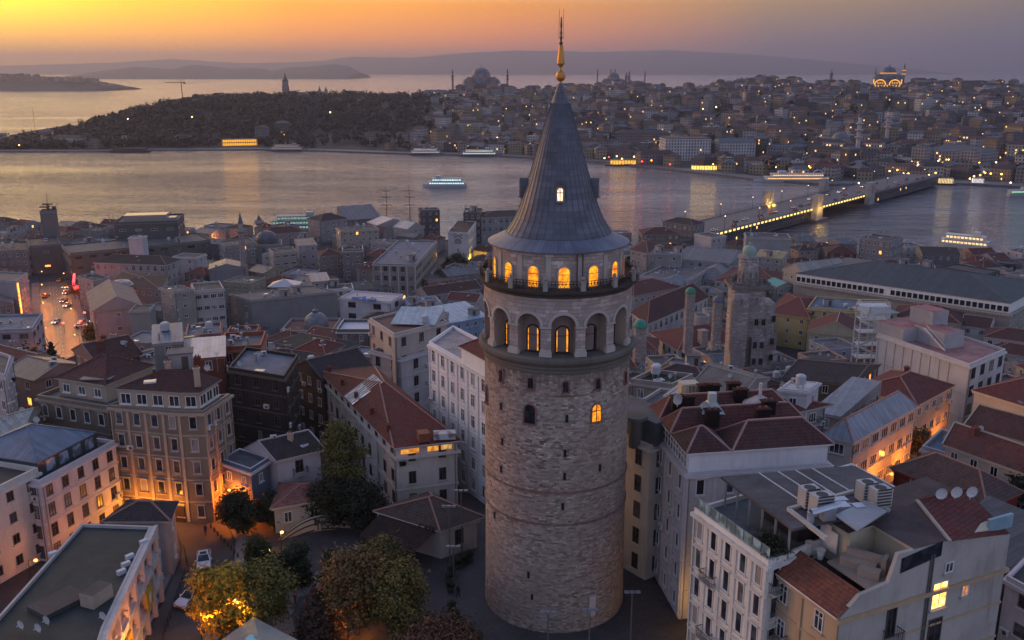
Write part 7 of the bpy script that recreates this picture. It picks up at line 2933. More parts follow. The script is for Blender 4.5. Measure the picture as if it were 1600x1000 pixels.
# red and lit shop signs on the avenue
p = gpt(118, 468)
r = thing("neon_sign", "curling red neon sign at the avenue corner", "neon sign", (p.x, p.y, p.z))
m = MB()
m.bar((0, 0, 7), (-4, 10, 8.5), .7, 1.2)
m.bar((1, -2, 5.5), (4.5, -3, 6.2), .8, 1.3)
m.build("neon_tube", lit((1.0, .02, .03), 6.0), r)
m = MB()
m.tube((0, 0, -1), (0, 0, 7), .15)
m.build("pole", iron, r)
for px, py, c, lb in ((66, 503, LAMP_R, "red traffic light at the left kerb of the avenue"), (101, 514, LAMP_R, "red traffic light in the middle of the avenue"), (134, 497, LAMP_R, "red traffic light by the corner shop"), (128, 511, LAMP_R, "red traffic light beside the parked white car")):
    p = gpt(px, py + 6)
    r = thing("traffic_light", lb, "traffic light", p)
    m = MB()
    m.tube((0, 0, 0), (0, 0, 3), .07)
    m.box(0, 0, 3, .35, .35, 1.0)
    m.build("pole", iron, r)
    m = MB()
    m.lathe([(0, 3.4), (.42, 3.55), (.42, 3.9), (0, 4.05)], 8)
    m.build("lamp_head", c, r)

# lights of the far bank
def small_lamp(mat, h=6, rad=.75):
    m = MB()
    m.tube((0, 0, -2), (0, 0, h), .15, .12, 4, m=0)
    m.lathe([(0, h - rad), (rad, h - rad * .2), (rad, h + rad * .2), (0, h + rad)], 6, m=1)
    return m.mesh("street_lamp", [iron, mat])


SLM = [small_lamp(lit((1.0, .55, .12), 9.0)), small_lamp(lit((1.0, .36, .05), 8.0)), small_lamp(lit((.9, .95, 1.0), 8.0), rad=.65), small_lamp(lit((1.0, .05, .03), 9.0), h=4, rad=.7)]
SLB = ["tiny warm yellow lamp glowing on the far bank", "tiny orange lamp glowing on the far bank", "tiny cool white lamp glowing on the far bank", "tiny red lamp glowing on the far bank"]
lr = random.Random(5)


def far_lamp(px, py, k, hz_=None):
    b = G(px, py, -34.3)
    for _ in range(30):
        b = G(px, py, max(-34.3, far_z(b.x, b.y)) + 5)
    o = inst("street_lamp", SLM[k], None, (b.x, b.y, b.z - 5))
    tag(o, SLB[k], "street lamp", "street lamps glowing on the far bank")
    return o


for px, py in ((30, 228), (55, 214), (130, 201), (150, 197), (200, 187), (265, 195), (300, 184), (318, 185), (355, 190), (398, 189), (430, 178), (467, 188), (516, 177), (519, 185), (575, 178), (523, 209), (518, 214), (595, 206), (637, 196), (688, 211), (742, 185), (750, 177), (425, 209), (593, 206), (445, 188),
               (637, 203), (700, 190), (660, 187), (745, 213), (777, 216), (560, 205), (480, 200), (240, 181), (170, 195), (95, 212)):
    far_lamp(px, py, 0 if lr.random() < .7 else 2)
for k in range(15):
    px, py, sl, kk = lr.uniform(800, 1600), lr.triangular(150, 252, 222), lr.uniform(-.35, .35), lr.choice([0, 0, 1, 1, 2])
    for j in range(lr.randrange(2, 9)):
        far_lamp(px + j * lr.uniform(4, 13), py + j * sl * 6 + lr.uniform(-2, 2), kk)
for k in range(26):
    far_lamp(lr.uniform(800, 1600), lr.triangular(148, 250, 190), lr.choice([0, 0, 1, 2]))
for k in range(34):
    px = lr.uniform(930, 1420)
    far_lamp(px, 246 + (px - 930) * .052 + lr.uniform(-4, 4), lr.choice([0, 1, 1, 3, 0]))
for k in range(46):
    far_lamp(lr.uniform(1405, 1600), lr.triangular(238, 288, 272), lr.choice([0, 0, 2, 1, 0]))
for px, py, k in ((935, 190, 3), (1392, 206, 1), (1408, 210, 0), (1298, 128, 1), (1440, 134, 1), (1489, 141, 2), (1596, 150, 2), (1560, 233, 0), (1566, 240, 0), (1527, 264, 0), (1540, 258, 0), (1342, 288, 2), (714, 224, 3), (334, 214, 3), (990, 254, 3)):
    far_lamp(px, py, k)

# lit piers on the far quay
def pier(label, px, py, wpx, matl, dp=14):
    b = G(px, py, SEA)
    w = wpx / FPX * b.length
    r = thing("ferry_pier", label, "pier", (b.x, b.y, SEA), -atan2(b.x, b.y) + .12)
    m = MB()
    m.box(0, dp / 2, -2, w * 1.5, dp * 1.3, 3.2)
    m.build("pontoon", plain((.06, .06, .065)), r)
    m = MB()
    m.box(0, dp / 2, 1.21, w, dp * .7, 4.2)
    m.build("lit_hall", matl, r)
    m = MB()
    m.box(0, dp / 2, 5.42, w * 1.08, dp * .9, .5, bottom=True)
    for k in range(9):
        m.box(-w / 2 + w * (k + .5) / 9, dp * .14, 1.21, .5, .3, 4.2)
    m.build("roof", plain((.12, .12, .12)), r)


pier("ferry pier glowing yellow with a red lamp on the far quay", 976, 259, 40, lit((1.0, .62, .06), .9))
pier("glass ferry pier glowing pale yellow before the broad white block", 1101, 268, 36, lit((1.0, .74, .16), 1.4))
pier("small lit pier house at the foot of the market hall", 1478, 289, 18, lit((.95, .8, .4), 1.0), 8)
pier("white lit pier hut on the quay right of the bridge", 1528, 289, 14, lit((.8, .9, .95), 1.2), 8)
r = thing("pontoon", "dark flat pontoon moored at the wooded point", "pontoon", G(204, 238, SEA))
m = MB()
m.box(0, 0, -1, 46, 10, 3.5)
m.box(0, 0, 2.51, 40, 7, 2.6)
m.build("pontoon_body", plain((.05, .045, .05)), r)


# ---------------------------------------------------------------- boats
def hull(m, L, Wd, H, mi=0, mt=1):
    n = 14
    ring = []
    for k in range(n + 1):
        s = k / n * 2 - 1
        w = Wd / 2 * (1 - max(0, (s - .45) / .55) ** 2) * (1 - .25 * max(0, (-s - .7) / .3))
        ring.append((s * L / 2, max(w, .05), H * (1 + .35 * max(0, s - .4))))
    for (xa, wa, ha), (xb, wb, hb) in zip(ring, ring[1:]):
        for s in (-1, 1):
            q = [(xa, s * wa * .85, -1), (xb, s * wb * .85, -1), (xb, s * wb, hb), (xa, s * wa, ha)]
            m.quad(*(q if s < 0 else q[::-1]), mi)
        m.quad((xa, -wa, ha), (xb, -wb, hb), (xb, wb, hb), (xa, wa, ha), mt)
    xa, wa, ha = ring[0]
    m.quad((xa, wa * .85, -1), (xa, -wa * .85, -1), (xa, -wa, ha), (xa, wa, ha), mi)


def ferry(label, px, py, L, Wd, head, decks=2, col=(.55, .55, .57), lm=None, funnel=True, dark=False, s_lit=1.0, arch=False):
    b = G(px, py, SEA)
    r = thing("ferry", label, "ferry", (b.x, b.y, SEA), head)
    m = MB()
    hull(m, L, Wd, 2.0)
    m.build("hull", [plain((.09, .09, .11) if dark else mul(col, .9), .5), plain((.2, .2, .2))], r)
    z = 2.05
    for d in range(decks):
        l = L * (.78 - .14 * d)
        w = Wd * (.86 - .08 * d)
        m = MB()
        m.box(-L * .05, 0, z, l, w, 2.5)
        m.build("cabin", plain(col, .5), r)
        n = int(l / 1.9)
        for s in (-1, 1):
            m = MB()
            for k in range(n):
                x = -L * .05 - l / 2 + l * (k + .5) / n
                m.box(x, s * (w / 2 + .02), z + .9, l / n * .68, .08, 1.0)
            m.build("window_row", lm or lit((.75, .95, 1.0), s_lit), r)
        m = MB()
        m.box(-L * .05, 0, z + 2.5, l * 1.06, w * 1.08, .18, bottom=True)
        m.build("deck_roof", plain(mul(col, .95), .6), r)
        z += 2.72
    m = MB()
    m.box(L * .14, 0, z, L * .1, Wd * .5, 2.2)
    m.build("bridge_house", plain(col, .5), r)
    m = MB()
    m.tube((L * .05, 0, z), (L * .05, 0, z + 5), .12, .06, 5)
    m.build("mast", plain((.4, .4, .4)), r)
    if funnel:
        m = MB()
        m.tube((-L * .08, 0, z), (-L * .1, 0, z + 3), 1.0, .9, 10)
        m.build("funnel", plain((.45, .18, .05), .5), r)
    if arch:
        m = MB()
        for k in range(8):
            a0, a1 = pi * .15 + pi * .75 * k / 8, pi * .15 + pi * .75 * (k + 1) / 8
            m.bar((-L * .32 + 5 * cos(a0), 0, z - 2 + 5 * sin(a0)), (-L * .32 + 5 * cos(a1), 0, z - 2 + 5 * sin(a1)), .9, .6)
        m.build("arch_mast", plain((.6, .6, .62)), r)
    return r


ferry("white passenger ferry with cyan lit windows crossing the middle of the water", 695, 292, 38, 9, pi, 2, (.44, .48, .52), lit((.55, .95, 1.0), 1.3), False)
ferry("white open deck ferry steering towards the right shore", 1511, 388, 30, 7.5, -.62, 2, (.62, .60, .56), lit((1.0, .75, .35), 1.2), False)
ferry("large white ferry with a curved mast at the far quay beside the bridge", 1238, 284, 70, 12, pi, 2, (.48, .50, .54), lit((1.0, .62, .20), 1.2), True, arch=True)
ferry("dark hulled ferry tied up right of the gold lit pavilion", 452, 236, 46, 10, 0, 2, (.26, .25, .28), lit((.9, .9, .8), .25), True, True)
ferry("dark hulled ferry at the quay below the hotel block", 668, 242, 42, 10, 0, 2, (.28, .27, .30), lit((.8, .9, .95), .5), True, True)
ferry("bright decked ferry berthed next to the dark hulled one, nearer the tower", 752, 244, 48, 10, 0, 2, (.36, .36, .38), lit((.8, 1.0, .9), .8), True, True)
ferry("small boat with a green light at the right edge of the water", 1592, 306, 20, 6, .2, 1, (.42, .44, .45), lit((.3, 1.0, .5), 1.0), False)
ferry("two deck river boat lit teal, moored behind the low shore houses", 470, 362, 44, 10, .1, 3, (.30, .36, .36), lit((.45, 1.0, .85), .4), False)
for px, lb in ((605, "tall sailing ship mast behind the white arched sheds"), (641, "second sailing ship mast beside the first")):
    b = G(px, 352, SEA)
    r = thing("ship_mast", lb, "mast", b)
    m = MB()
    m.tube((0, 0, 0), (0, 0, 26), .35, .15, 6)
    for z, w in ((13, 9), (18, 7), (22, 4.5)):
        m.bar((-w / 2, 0, z), (w / 2, 0, z), .25)
    m.build("mast_pole", plain((.25, .13, .06)), r)
    m = MB()
    for z in (13, 18, 22):
        m.tube((-3, -.3, z + .3), (3, -.3, z + .3), .3, n=6)
    m.build("furled_sail", plain((.35, .33, .3)), r)
# wake
b0 = G(662, 289.5, SEA)
m = MB()
for k in range(26):
    x0, x1 = b0.x - k * 5.2, b0.x - (k + 1) * 5.2
    w0, w1 = 1.2 + k * .22, 1.2 + (k + 1) * .22
    y0, y1 = b0.y + k * .55, b0.y + (k + 1) * .55
    m.quad((x0, y0 - w0, SEA + .06), (x0, y0 + w0, SEA + .06), (x1, y1 + w1, SEA + .06), (x1, y1 - w1, SEA + .06))
tw = NT("wake_foam")
nz = tw.noise(tw.scale(tw.pos(), (.12, .9, 1)), 1.0, 4, .7)
tr = tw.new("ShaderNodeBsdfTransparent")
mx = tw.new("ShaderNodeMixShader", {0: tw.ramp(nz, [(.5, 0.0), (.75, .35)])})
tw.base((.45, .43, .45), .4)
tw.l.new(tr.outputs[0], mx.inputs[1])
tw.l.new(tw.p.outputs[0], mx.inputs[2])
tw.l.new(mx.outputs[0], tw.out.inputs[0])
tag(m.build("water_wake", tw.mat), "thin foam wake trailing behind the white passenger ferry", "wake", kind="stuff")

# ---------------------------------------------------------------- the bridge
ZD = -27.5
nr, fr_ = G(1110, 368, ZD), G(1462, 277, ZD)
nl, fl_ = G(1066, 347, ZD), G(1412, 268, ZD)
br = thing("road_bridge", "long low road bridge with stone gate towers and yellow rail lights", "bridge", (nr.x, nr.y, SEA))
bo = Vector((nr.x, nr.y, SEA))
u_ = (fr_ - nr)
Lb = u_.length
u_.normalize()
n_ = Vector((-u_.y, u_.x, 0))
WB = 32.0


def bp(s, t, z):
    """s metres along, t metres across from the downstream rim, z world"""
    q = nr + u_ * s + n_ * t
    return Vector((q.x, q.y, z))


def bbox(m, s0, s1, t0, t1, z0, z1, mi=0, mt=None):
    P = [tuple(bp(s, t, 0))[:2] for s, t in ((s0, t0), (s1, t0), (s1, t1), (s0, t1))]
    m.prism(P, z0, z1, mi, mt, True)


m = MB()
bbox(m, -14, Lb + 14, 0, WB, ZD - 1.6, ZD)
m.build("deck", plain((.06, .06, .065)), br, shift=bo)
m = MB()
bbox(m, -14, Lb + 14, 3.2, WB - 3.2, ZD + .004, ZD + .03)
m.build("carriageway", asphalt((.03, .029, .032), .5), br, shift=bo)
m = MB()
for k in range(46):
    s = -10 + (Lb + 20) * k / 46
    for t in (9.5, 22.5):
        bbox(m, s, s + 3, t, t + .25, ZD + .034, ZD + .038)
m.build("lane_marking", plain((.4, .4, .4)), br, shift=bo)
m = MB()
for t in (.1, WB - .3):
    for k in range(120):
        s = -12 + (Lb + 24) * k / 120
        bbox(m, s, s + .25, t, t + .2, ZD, ZD + 1.1)
    bbox(m, -14, Lb + 14, t, t + .2, ZD + 1.1, ZD + 1.3)
m.build("railing", plain((.16, .16, .17)), br, shift=bo)
m = MB()
for s0, s1 in ((-10, Lb * .36), (Lb * .60, Lb + 10)):
    bbox(m, s0, s1, 1.2, WB - 1.2, SEA + 1.0, ZD - 1.61)
m.build("lower_gallery", facade_far((.07, .07, .08), .02, 71), br, shift=bo)
m = MB()
for s in (Lb * .36, Lb * .60):
    bbox(m, s - 9, s + 9, -6, WB + 6, SEA - 2, SEA + 2.2)
m.build("pier", plain((.10, .10, .11)), br, shift=bo)
for s, t, on in ((Lb * .36, -3.6, 1), (Lb * .36, WB - .4, 1), (Lb * .60, -3.6, 0), (Lb * .60, WB - .4, 0)):
    m = MB()
    bbox(m, s - 4.5, s + 4.5, t, t + 4, SEA + 2, ZD + 1)
    bbox(m, s - 4.5, s - 1.6, t, t + 4, ZD + 1, ZD + 7)
    bbox(m, s + 1.6, s + 4.5, t, t + 4, ZD + 1, ZD + 7)
    bbox(m, s - 4.5, s + 4.5, t, t + 4, ZD + 7, ZD + 9.2)
    o = m.build("gate_tower", plaster((.34, .33, .32), .6), br, shift=bo)
    if on:
        for ds, dt in ((-6.5, -2.4), (0, -2.6)):
            ld = bpy.data.lights.new("tower_light", "POINT")
            ld.energy = 1100
            ld.color = (1, .52, .08)
            ld.shadow_soft_size = .4
            lo = bpy.data.objects.new("tower_light", ld)
            COL.objects.link(lo)
            lo.parent = br
            lo.location = bp(s + ds, t + dt, ZD + .5) - bo
m = MB()
kk = 0
for k in range(46):
    s = 1 + Lb * .60 * k / 46
    if Lb * .36 - 6 < s < Lb * .36 + 7:
        continue
    bbox(m, s, s + 2.3, -.35, -.05, ZD - .7, ZD + .3)
BLM = small_lamp(lit((1.0, .8, .5), 2.0), 8, .38)
m.build("rim_light", lit((1.0, .82, .22), 1.5), br, shift=bo)["kind"] = "stuff"
for k in range(9):
    s = Lb * (k + .5) / 9
    for t in (3.0, WB - 3.0):
        q = bp(s, t, ZD)
        o = inst("street_lamp", BLM, None, (q.x, q.y, q.z), 0)
        tag(o, "lamp post standing on the bridge pavement", "street lamp", "lamp posts along the bridge")
FOOT.append([tuple(bp(s, t, 0))[:2] for s, t in ((-40, -5), (60, -5), (60, WB + 5), (-40, WB + 5))])
# bridge approach on the near bank
m = MB()
bbox(m, -80, -13, 1, WB - 1, -36, ZD - .02)
tag(m.build("road", asphalt((.06, .056, .058), .5)), kind="structure")


# ---------------------------------------------------------------- cars
def car_proto(col, label, full=True, beams=True):
    r = thing("parked_car" if full else "car", label, "car", (0, 0, 0))
    L, Wd = 4.4, 1.8
    prof = [(-2.2, .35, .72), (-2.1, .3, .9), (-1.2, .25, .98), (.75, .25, .95), (1.7, .28, .82), (2.15, .32, .66), (2.2, .38, .55)]
    m = MB()
    for s in (-1, 1):
        for (xa, la, ha), (xb, lb, hb) in zip(prof, prof[1:]):
            q = [(xa, s * .86, la), (xb, s * .86, lb), (xb, s * .9, (lb + hb) / 2), (xa, s * .9, (la + ha) / 2)]
            q2 = [(xa, s * .9, (la + ha) / 2), (xb, s * .9, (lb + hb) / 2), (xb, s * .82, hb), (xa, s * .82, ha)]
            m.quad(*(q if s < 0 else q[::-1]))
            m.quad(*(q2 if s < 0 else q2[::-1]))
    for (xa, la, ha), (xb, lb, hb) in zip(prof, prof[1:]):
        m.quad((xa, -.82, ha), (xb, -.82, hb), (xb, .82, hb), (xa, .82, ha))
    for i in (0, -1):
        x, l, h = prof[i]
        q = [(x, -.84, l), (x, .84, l), (x, .84, h), (x, -.84, h)]
        m.quad(*(q if i else q[::-1]))
    roof = [(-1.0, 1.42), (.1, 1.44)]
    m.quad((-1.05, -.6, 1.42), (.2, -.6, 1.44), (.2, .6, 1.44), (-1.05, .6, 1.42))
    for s in (-1, 1):
        for a, b in (((-1.85, .97), (-1.05, 1.42)), ((.2, 1.44), (1.0, .93)), ((-.4, .98), (-.4, 1.43))):
            ya, yb = s * .78, s * .6
            m.bar((a[0], ya if a[1] < 1.2 else yb, a[1]), (b[0], yb if b[1] > 1.2 else ya, b[1]), .09)
    paint = NT("car_paint")
    paint.base(col, .25, .1, .5)
    m.build("body", paint.mat, r)
    m = MB()
    m.quad((.22, -.58, 1.42), (.98, -.74, .95), (.98, .74, .95), (.22, .58, 1.42))
    m.quad((-1.83, -.74, .99), (-1.07, -.58, 1.41), (-1.07, .58, 1.41), (-1.83, .74, .99))
    for s in (-1, 1):
        q = [(-1.8, s * .77, .98), (.95, s * .77, .95), (.2, s * .6, 1.42), (-1.05, s * .6, 1.41)]
        m.quad(*(q if s < 0 else q[::-1]))
    if full:
        m.quad((-.6, -.4, 1.452), (.05, -.4, 1.455), (.05, .4, 1.455), (-.6, .4, 1.452))
    m.build("window_glass", glass((.015, .02, .028), .06), r)
    for x in (-1.38, 1.38):
        for s in (-1, 1):
            m = MB()
            m.tube((0, -.11, 0), (0, .11, 0), .33, n=14, m=0)
            m.poly([(.33 * cos(-2 * pi * k / 14), -.112, .33 * sin(-2 * pi * k / 14)) for k in range(14)][::-1])
            w = m.build("wheel", plain((.015, .015, .016), .8), r, (x, s * .80, .33))
            if full:
                m = MB()
                m.tube((0, s * .10, 0), (0, s * .125, 0), .2, n=12)
                m.poly([(.2 * cos(2 * pi * k / 12), s * .126, .2 * sin(2 * pi * k / 12)) for k in range(12)])
                m.build("rim", plain((.35, .35, .36), .3), w)
    for s in (-1, 1):
        m = MB()
        m.box(2.12, s * .62, .58, .14, .34, .14)
        m.build("headlight", lit((1.0, .86, .6), 6.0) if beams else plain((.5, .52, .55), .15), r)
        m = MB()
        m.box(-2.14, s * .64, .68, .1, .3, .16)
        m.build("taillight", lit((1.0, .03, .02), 3.0) if beams else plain((.2, .02, .02), .3), r)
    if full:
        m = MB()
        m.box(2.18, 0, .42, .06, .9, .14)
        m.build("grille", frame_d, r)
        for s in (-1, 1):
            m = MB()
            m.box(.72, s * .96, .92, .2, .2, .14)
            m.build("wing_mirror", frame_w, r)
    return r


c1 = car_proto((.66, .67, .70), "white car with a dark sunroof driving down the lane by the railings", True, False)
p = gpt(319, 882)
c1.location = p + Vector((0, 0, .08))
c1.rotation_euler = (0, 0, radians(-72))
p = gpt(300, 940)
copy_tree(c1, p + Vector((0, 0, .08)), radians(-112), "white car parked half under the yellow lit tree")
cols = [((.6, .6, .62), "white"), ((.5, .30, .02), "yellow"), ((.05, .05, .06), "dark"), ((.25, .26, .28), "grey")]
protos = [(car_proto(c, "car", False, True), nm) for c, nm in cols]
used = set()


def put_car(k, loc, rz, label, group):
    pr, nm = protos[k]
    if k not in used:
        used.add(k)
        pr.location, pr.rotation_euler = loc, (0, 0, rz)
        pr["label"], pr["group"] = label, group
        return pr
    return copy_tree(pr, loc, rz, label, group)


AVC = [(88, 505, 0, 1), (72, 464, 1, 0), (95, 440, 1, 0), (104, 459, 1, 1), (103, 450, 1, 1), (106, 455, 0, 1), (100, 472, 3, 1), (105, 479, 0, 1), (126, 511, 0, 2), (66, 562, 0, 0), (72, 552, 2, 0), (131, 506, 3, 2)]
for i, (px, py, k, d) in enumerate(AVC):
    p = gpt(px, py) + Vector((0, 0, .13))
    lb = f"{protos[k][1]} car on the avenue " + ["with bright headlights in the middle of the road", "waiting at the left kerb", "near the underpass", "in the cluster by the neon sign", "behind the cluster by the neon sign", "at the kerb under the neon sign",
                                               "one length before the neon sign", "nearest to the camera in the kerb row", "turning at the corner shop", "parked by the dark trees", "parked beside the light strip block", "waiting behind the turning white car"][i]
    put_car(k, p, [pi / 2, -pi / 2 + .05, .5][d] if d != 1 else -pi / 2, lb, "cars on the avenue")
cr = random.Random(8)
DIRS = ["heading for the far bank", "coming towards the near bank"]
for i in range(34):
    s = Lb * (i + .5 + cr.uniform(-.3, .3)) / 34
    lane = cr.choice([0, 0, 1, 1, 2, 3])
    t = [6.0, 11.5, 20.5, 26.0][lane]
    k = cr.choice([0, 2, 3, 2, 3, 1])
    ang = atan2(u_.y, u_.x) + (pi if lane >= 2 else 0)
    q = bp(s, t, ZD + .04)
    lb = f"{protos[k][1]} car on the bridge {DIRS[1 if lane >= 2 else 0]}"
    put_car(k, q, ang, lb, "cars crossing the bridge")

# ---------------------------------------------------------------- trees
def tree(name, label, px, py, h, r, c1_, c2_, z=None, n=900, leaf=.25, lobes=9, squash=1.0, trunk=(.06, .045, .035), seed=1, base=.30, conifer=False, bare=False, group=None, px_is_pos=None):
    p = gpt(px, py) if z is None else G(px, py, z)
    rr = random.Random(seed * 77 + int(px))
    root = thing(name, label, "tree", p, 0, group)
    m = MB()
    tp = Vector((rr.uniform(-.2, .2), rr.uniform(-.2, .2), h * (.92 if conifer else .55)))
    m.tube((0, 0, -1), tp * .5, h * .022 + .06, h * .016 + .04, 7)
    m.tube(tp * .5, tp, h * .016 + .04, .04, 7)
    tips = []
    nb = 14 if bare else 8
    for k in range(nb):
        a = 2 * pi * k / nb + rr.uniform(-.3, .3)
        s = tp * rr.uniform(.45, .95)
        e = s + Vector((cos(a) * r * rr.uniform(.5, .85), sin(a) * r * rr.uniform(.5, .85), h * rr.uniform(.12, .36)))
        m.tube(s, e, h * .008 + .02, .02, 5)
        tips.append(e)
        if bare:
            for j in range(4):
                e2 = e + Vector((rr.gauss(0, .9), rr.gauss(0, .9), rr.uniform(.3, 1.5)))
                m.tube(s + (e - s) * rr.uniform(.4, .9), e2, .035, .012, 4)
    m.build("trunk", plain(trunk, .9), root)
    if bare:
        return root
    m = MB()
    cs = []
    if conifer:
        for k in range(34):
            f = k / 34
            zz = h * (.12 + .86 * f)
            rad = r * (1 - f) ** .8
            a = k * 2.4
            cs.append((Vector((cos(a) * rad * .6, sin(a) * rad * .6, zz)), max(.3, rad * .55)))
    else:
        for k in range(lobes):
            a = 2.399 * k + rr.uniform(-.4, .4)
            f = (k + .5) / lobes
            zz = h * (base + (1 - base) * (.12 + .76 * f)) + rr.uniform(-.4, .4)
            prof = sqrt(max(.05, 1 - (abs(f - .42) / .62) ** 2))
            d = r * prof * rr.uniform(.35, .78)
            cs.append((Vector((cos(a) * d, sin(a) * d, zz)), r * rr.uniform(.34, .52)))
        cs.append((Vector((0, 0, h * (base + (1 - base) * .5))), r * .6))
    per = n * 9 // len(cs) if leaf < .3 else n * 5 // len(cs)
    for c, cr_ in cs:
        for k in range(per):
            d = Vector((rr.gauss(0, 1), rr.gauss(0, 1), rr.gauss(0, 1)))
            d.normalize()
            q = c + Vector((d.x, d.y, d.z * squash * (.45 if conifer else .8))) * cr_ * abs(rr.gauss(.72, .36))
            nn = (d + Vector((rr.gauss(0, .6), rr.gauss(0, .6), rr.gauss(0, .6) + .4))).normalized()
            t1 = nn.cross(Vector((rr.gauss(0, 1), rr.gauss(0, 1), rr.gauss(0, 1)))).normalized()
            t2 = nn.cross(t1)
            s = leaf * rr.uniform(.5, 1.1)
            m.quad(q - t1 * s, q - t2 * s * .55, q + t1 * s, q + t2 * s * .55)
    o = m.build("crown", foliage(c1_, c2_), root)
    return root


GRN, DKG, RUST, YLW, GLD = ((.03, .036, .012), (.15, .135, .04)), ((.010, .014, .010), (.032, .038, .020)), ((.06, .04, .016), (.20, .115, .04)), ((.20, .12, .012), (.45, .29, .03)), ((.045, .05, .014), (.19, .16, .035))
tree("poplar_tree", "tall olive green tree rising beside the long cream hall", 540, 805, 15.5, 3.5, *GRN, n=1300, lobes=16, base=.15, seed=2)
tree("yew_tree", "nearly black bushy tree at the foot of the tall olive tree", 517, 820, 7.4, 3.6, *DKG, n=1100, lobes=12, base=.1, seed=3)
tree("yew_tree", "dark bushy tree between the olive tree and the cafe", 572, 826, 6.6, 3.2, *DKG, n=1300, lobes=10, base=.1, seed=4)
tree("autumn_tree", "big rust brown autumn tree in the garden", 558, 992, 10.2, 4.2, *RUST, n=1500, lobes=18, base=.2, seed=5)
tree("autumn_tree", "big olive and brown tree nearest the tower foot", 622, 1004, 9.6, 3.9, (.04, .045, .014), (.20, .14, .035), n=1400, lobes=17, base=.2, seed=6)
tree("autumn_tree", "green brown tree crowded behind the rust tree", 598, 935, 7.5, 3.2, (.05, .055, .018), (.14, .10, .03), n=1500, lobes=12, base=.2, seed=7)
tree("plane_tree", "tree glowing yellow from the lamp beside it", 347, 1005, 9.6, 3.3, *YLW, n=1900, lobes=14, base=.2, leaf=.3, seed=8)
tree("plane_tree", "olive green tree beside the yellow lit tree", 415, 985, 8.4, 3.3, *GLD, n=1500, lobes=12, base=.2, seed=9)
tree("round_bush", "dense dark round clipped bush in the garden", 463, 912, 5.6, 2.3, (.012, .022, .012), (.03, .045, .02), n=1100, lobes=9, base=.05, leaf=.22, seed=10)
tree("small_tree", "small dark green tree by the low garden lamp", 406, 890, 4.6, 2.0, (.02, .03, .012), (.06, .07, .02), n=800, lobes=8, base=.15, leaf=.24, seed=11)
tree("conifer_tree", "purple brown conifer at the lower path", 497, 1010, 7.5, 2.6, (.035, .022, .018), (.08, .05, .035), n=1000, conifer=True, leaf=.26, seed=12)
tree("conifer_tree", "slim dark conifer behind the purple brown one", 520, 955, 8.0, 2.0, *DKG, n=900, conifer=True, leaf=.26, seed=13)
tree("autumn_tree", "reddish brown low tree at the tower foot, bottom edge", 690, 1062, 6.2, 4.6, (.06, .03, .02), (.15, .07, .04), n=1800, lobes=15, base=.2, seed=14)
tree("yew_tree", "dark tree under the small blue grey house", 372, 835, 6.5, 2.9, *DKG, n=1000, lobes=9, base=.1, seed=15)
tree("yew_tree", "dark shrub tree behind the curved wall", 425, 822, 5.0, 2.4, *DKG, n=800, lobes=8, base=.1, seed=16)
tree("conifer_tree", "ragged dark conifer standing at the near end of the avenue", 88, 602, 12, 3.0, (.014, .018, .015), (.03, .035, .028), n=260, conifer=True, leaf=.5, seed=17)
tree("yew_tree", "broad dark tree behind the cream blocks at the near end of the avenue", 45, 640, 13, 6.5, *DKG, n=1300, lobes=12, base=.1, leaf=.5, seed=18)
tree("yew_tree", "second dark tree beside the weathered block with roof terrace", 62, 625, 10, 5.0, *DKG, n=900, lobes=9, base=.1, leaf=.5, seed=19)
tree("street_tree", "small yellow green tree at the corner of the gabled hall", 148, 540, 8.5, 4.0, *GLD, n=500, lobes=9, base=.2, leaf=.5, seed=20)
tree("street_tree", "bare autumn tree by the corner shop", 124, 470, 7, 3.0, (.10, .05, .02), (.2, .11, .04), n=200, lobes=7, base=.25, leaf=.5, seed=21)
tree("street_tree", "round dark tree in front of the banner building", 717, 428, 9, 5.6, *DKG, n=500, lobes=10, base=.1, leaf=.7, seed=22)
tree("street_tree", "dark tree right beside the round one, under the banner building", 703, 425, 7.5, 4.0, *DKG, n=400, lobes=9, base=.1, leaf=.7, seed=23)
tree("street_tree", "dark tree behind the long blank grey building", 420, 520, 11, 4.5, *DKG, n=500, lobes=9, base=.1, leaf=.6, seed=24)
tree("street_tree", "leafy tree lit orange in the lane", 1432, 726, 6.5, 2.6, (.06, .05, .02), (.15, .10, .03), n=700, lobes=9, base=.25, leaf=.3, seed=25)
tree("yew_tree", "dark tree at the corner below the pale concrete block", 1520, 655, 9, 3.6, *DKG, n=900, lobes=10, base=.1, leaf=.4, seed=26)
tree("bare_tree", "leafless spreading tree in front of the cream gabled house", 1316, 590, 10, 4.0, *DKG, seed=27, bare=True)
tree("yew_tree", "dark tree at the right edge behind the brick house", 1608, 800, 7, 4.0, *DKG, z=4, n=900, lobes=9, base=.1, leaf=.4, seed=28)
tree("street_tree", "dark tree on the roofs beside the cluttered flat house", 1026, 425, 7, 3.2, *DKG, n=300, lobes=8, base=.1, leaf=.5, seed=29)
tree("street_tree", "second dark tree on the roofs beside the cluttered flat house", 1045, 425, 6.4, 2.8, *DKG, n=300, lobes=8, base=.1, leaf=.5, seed=30)

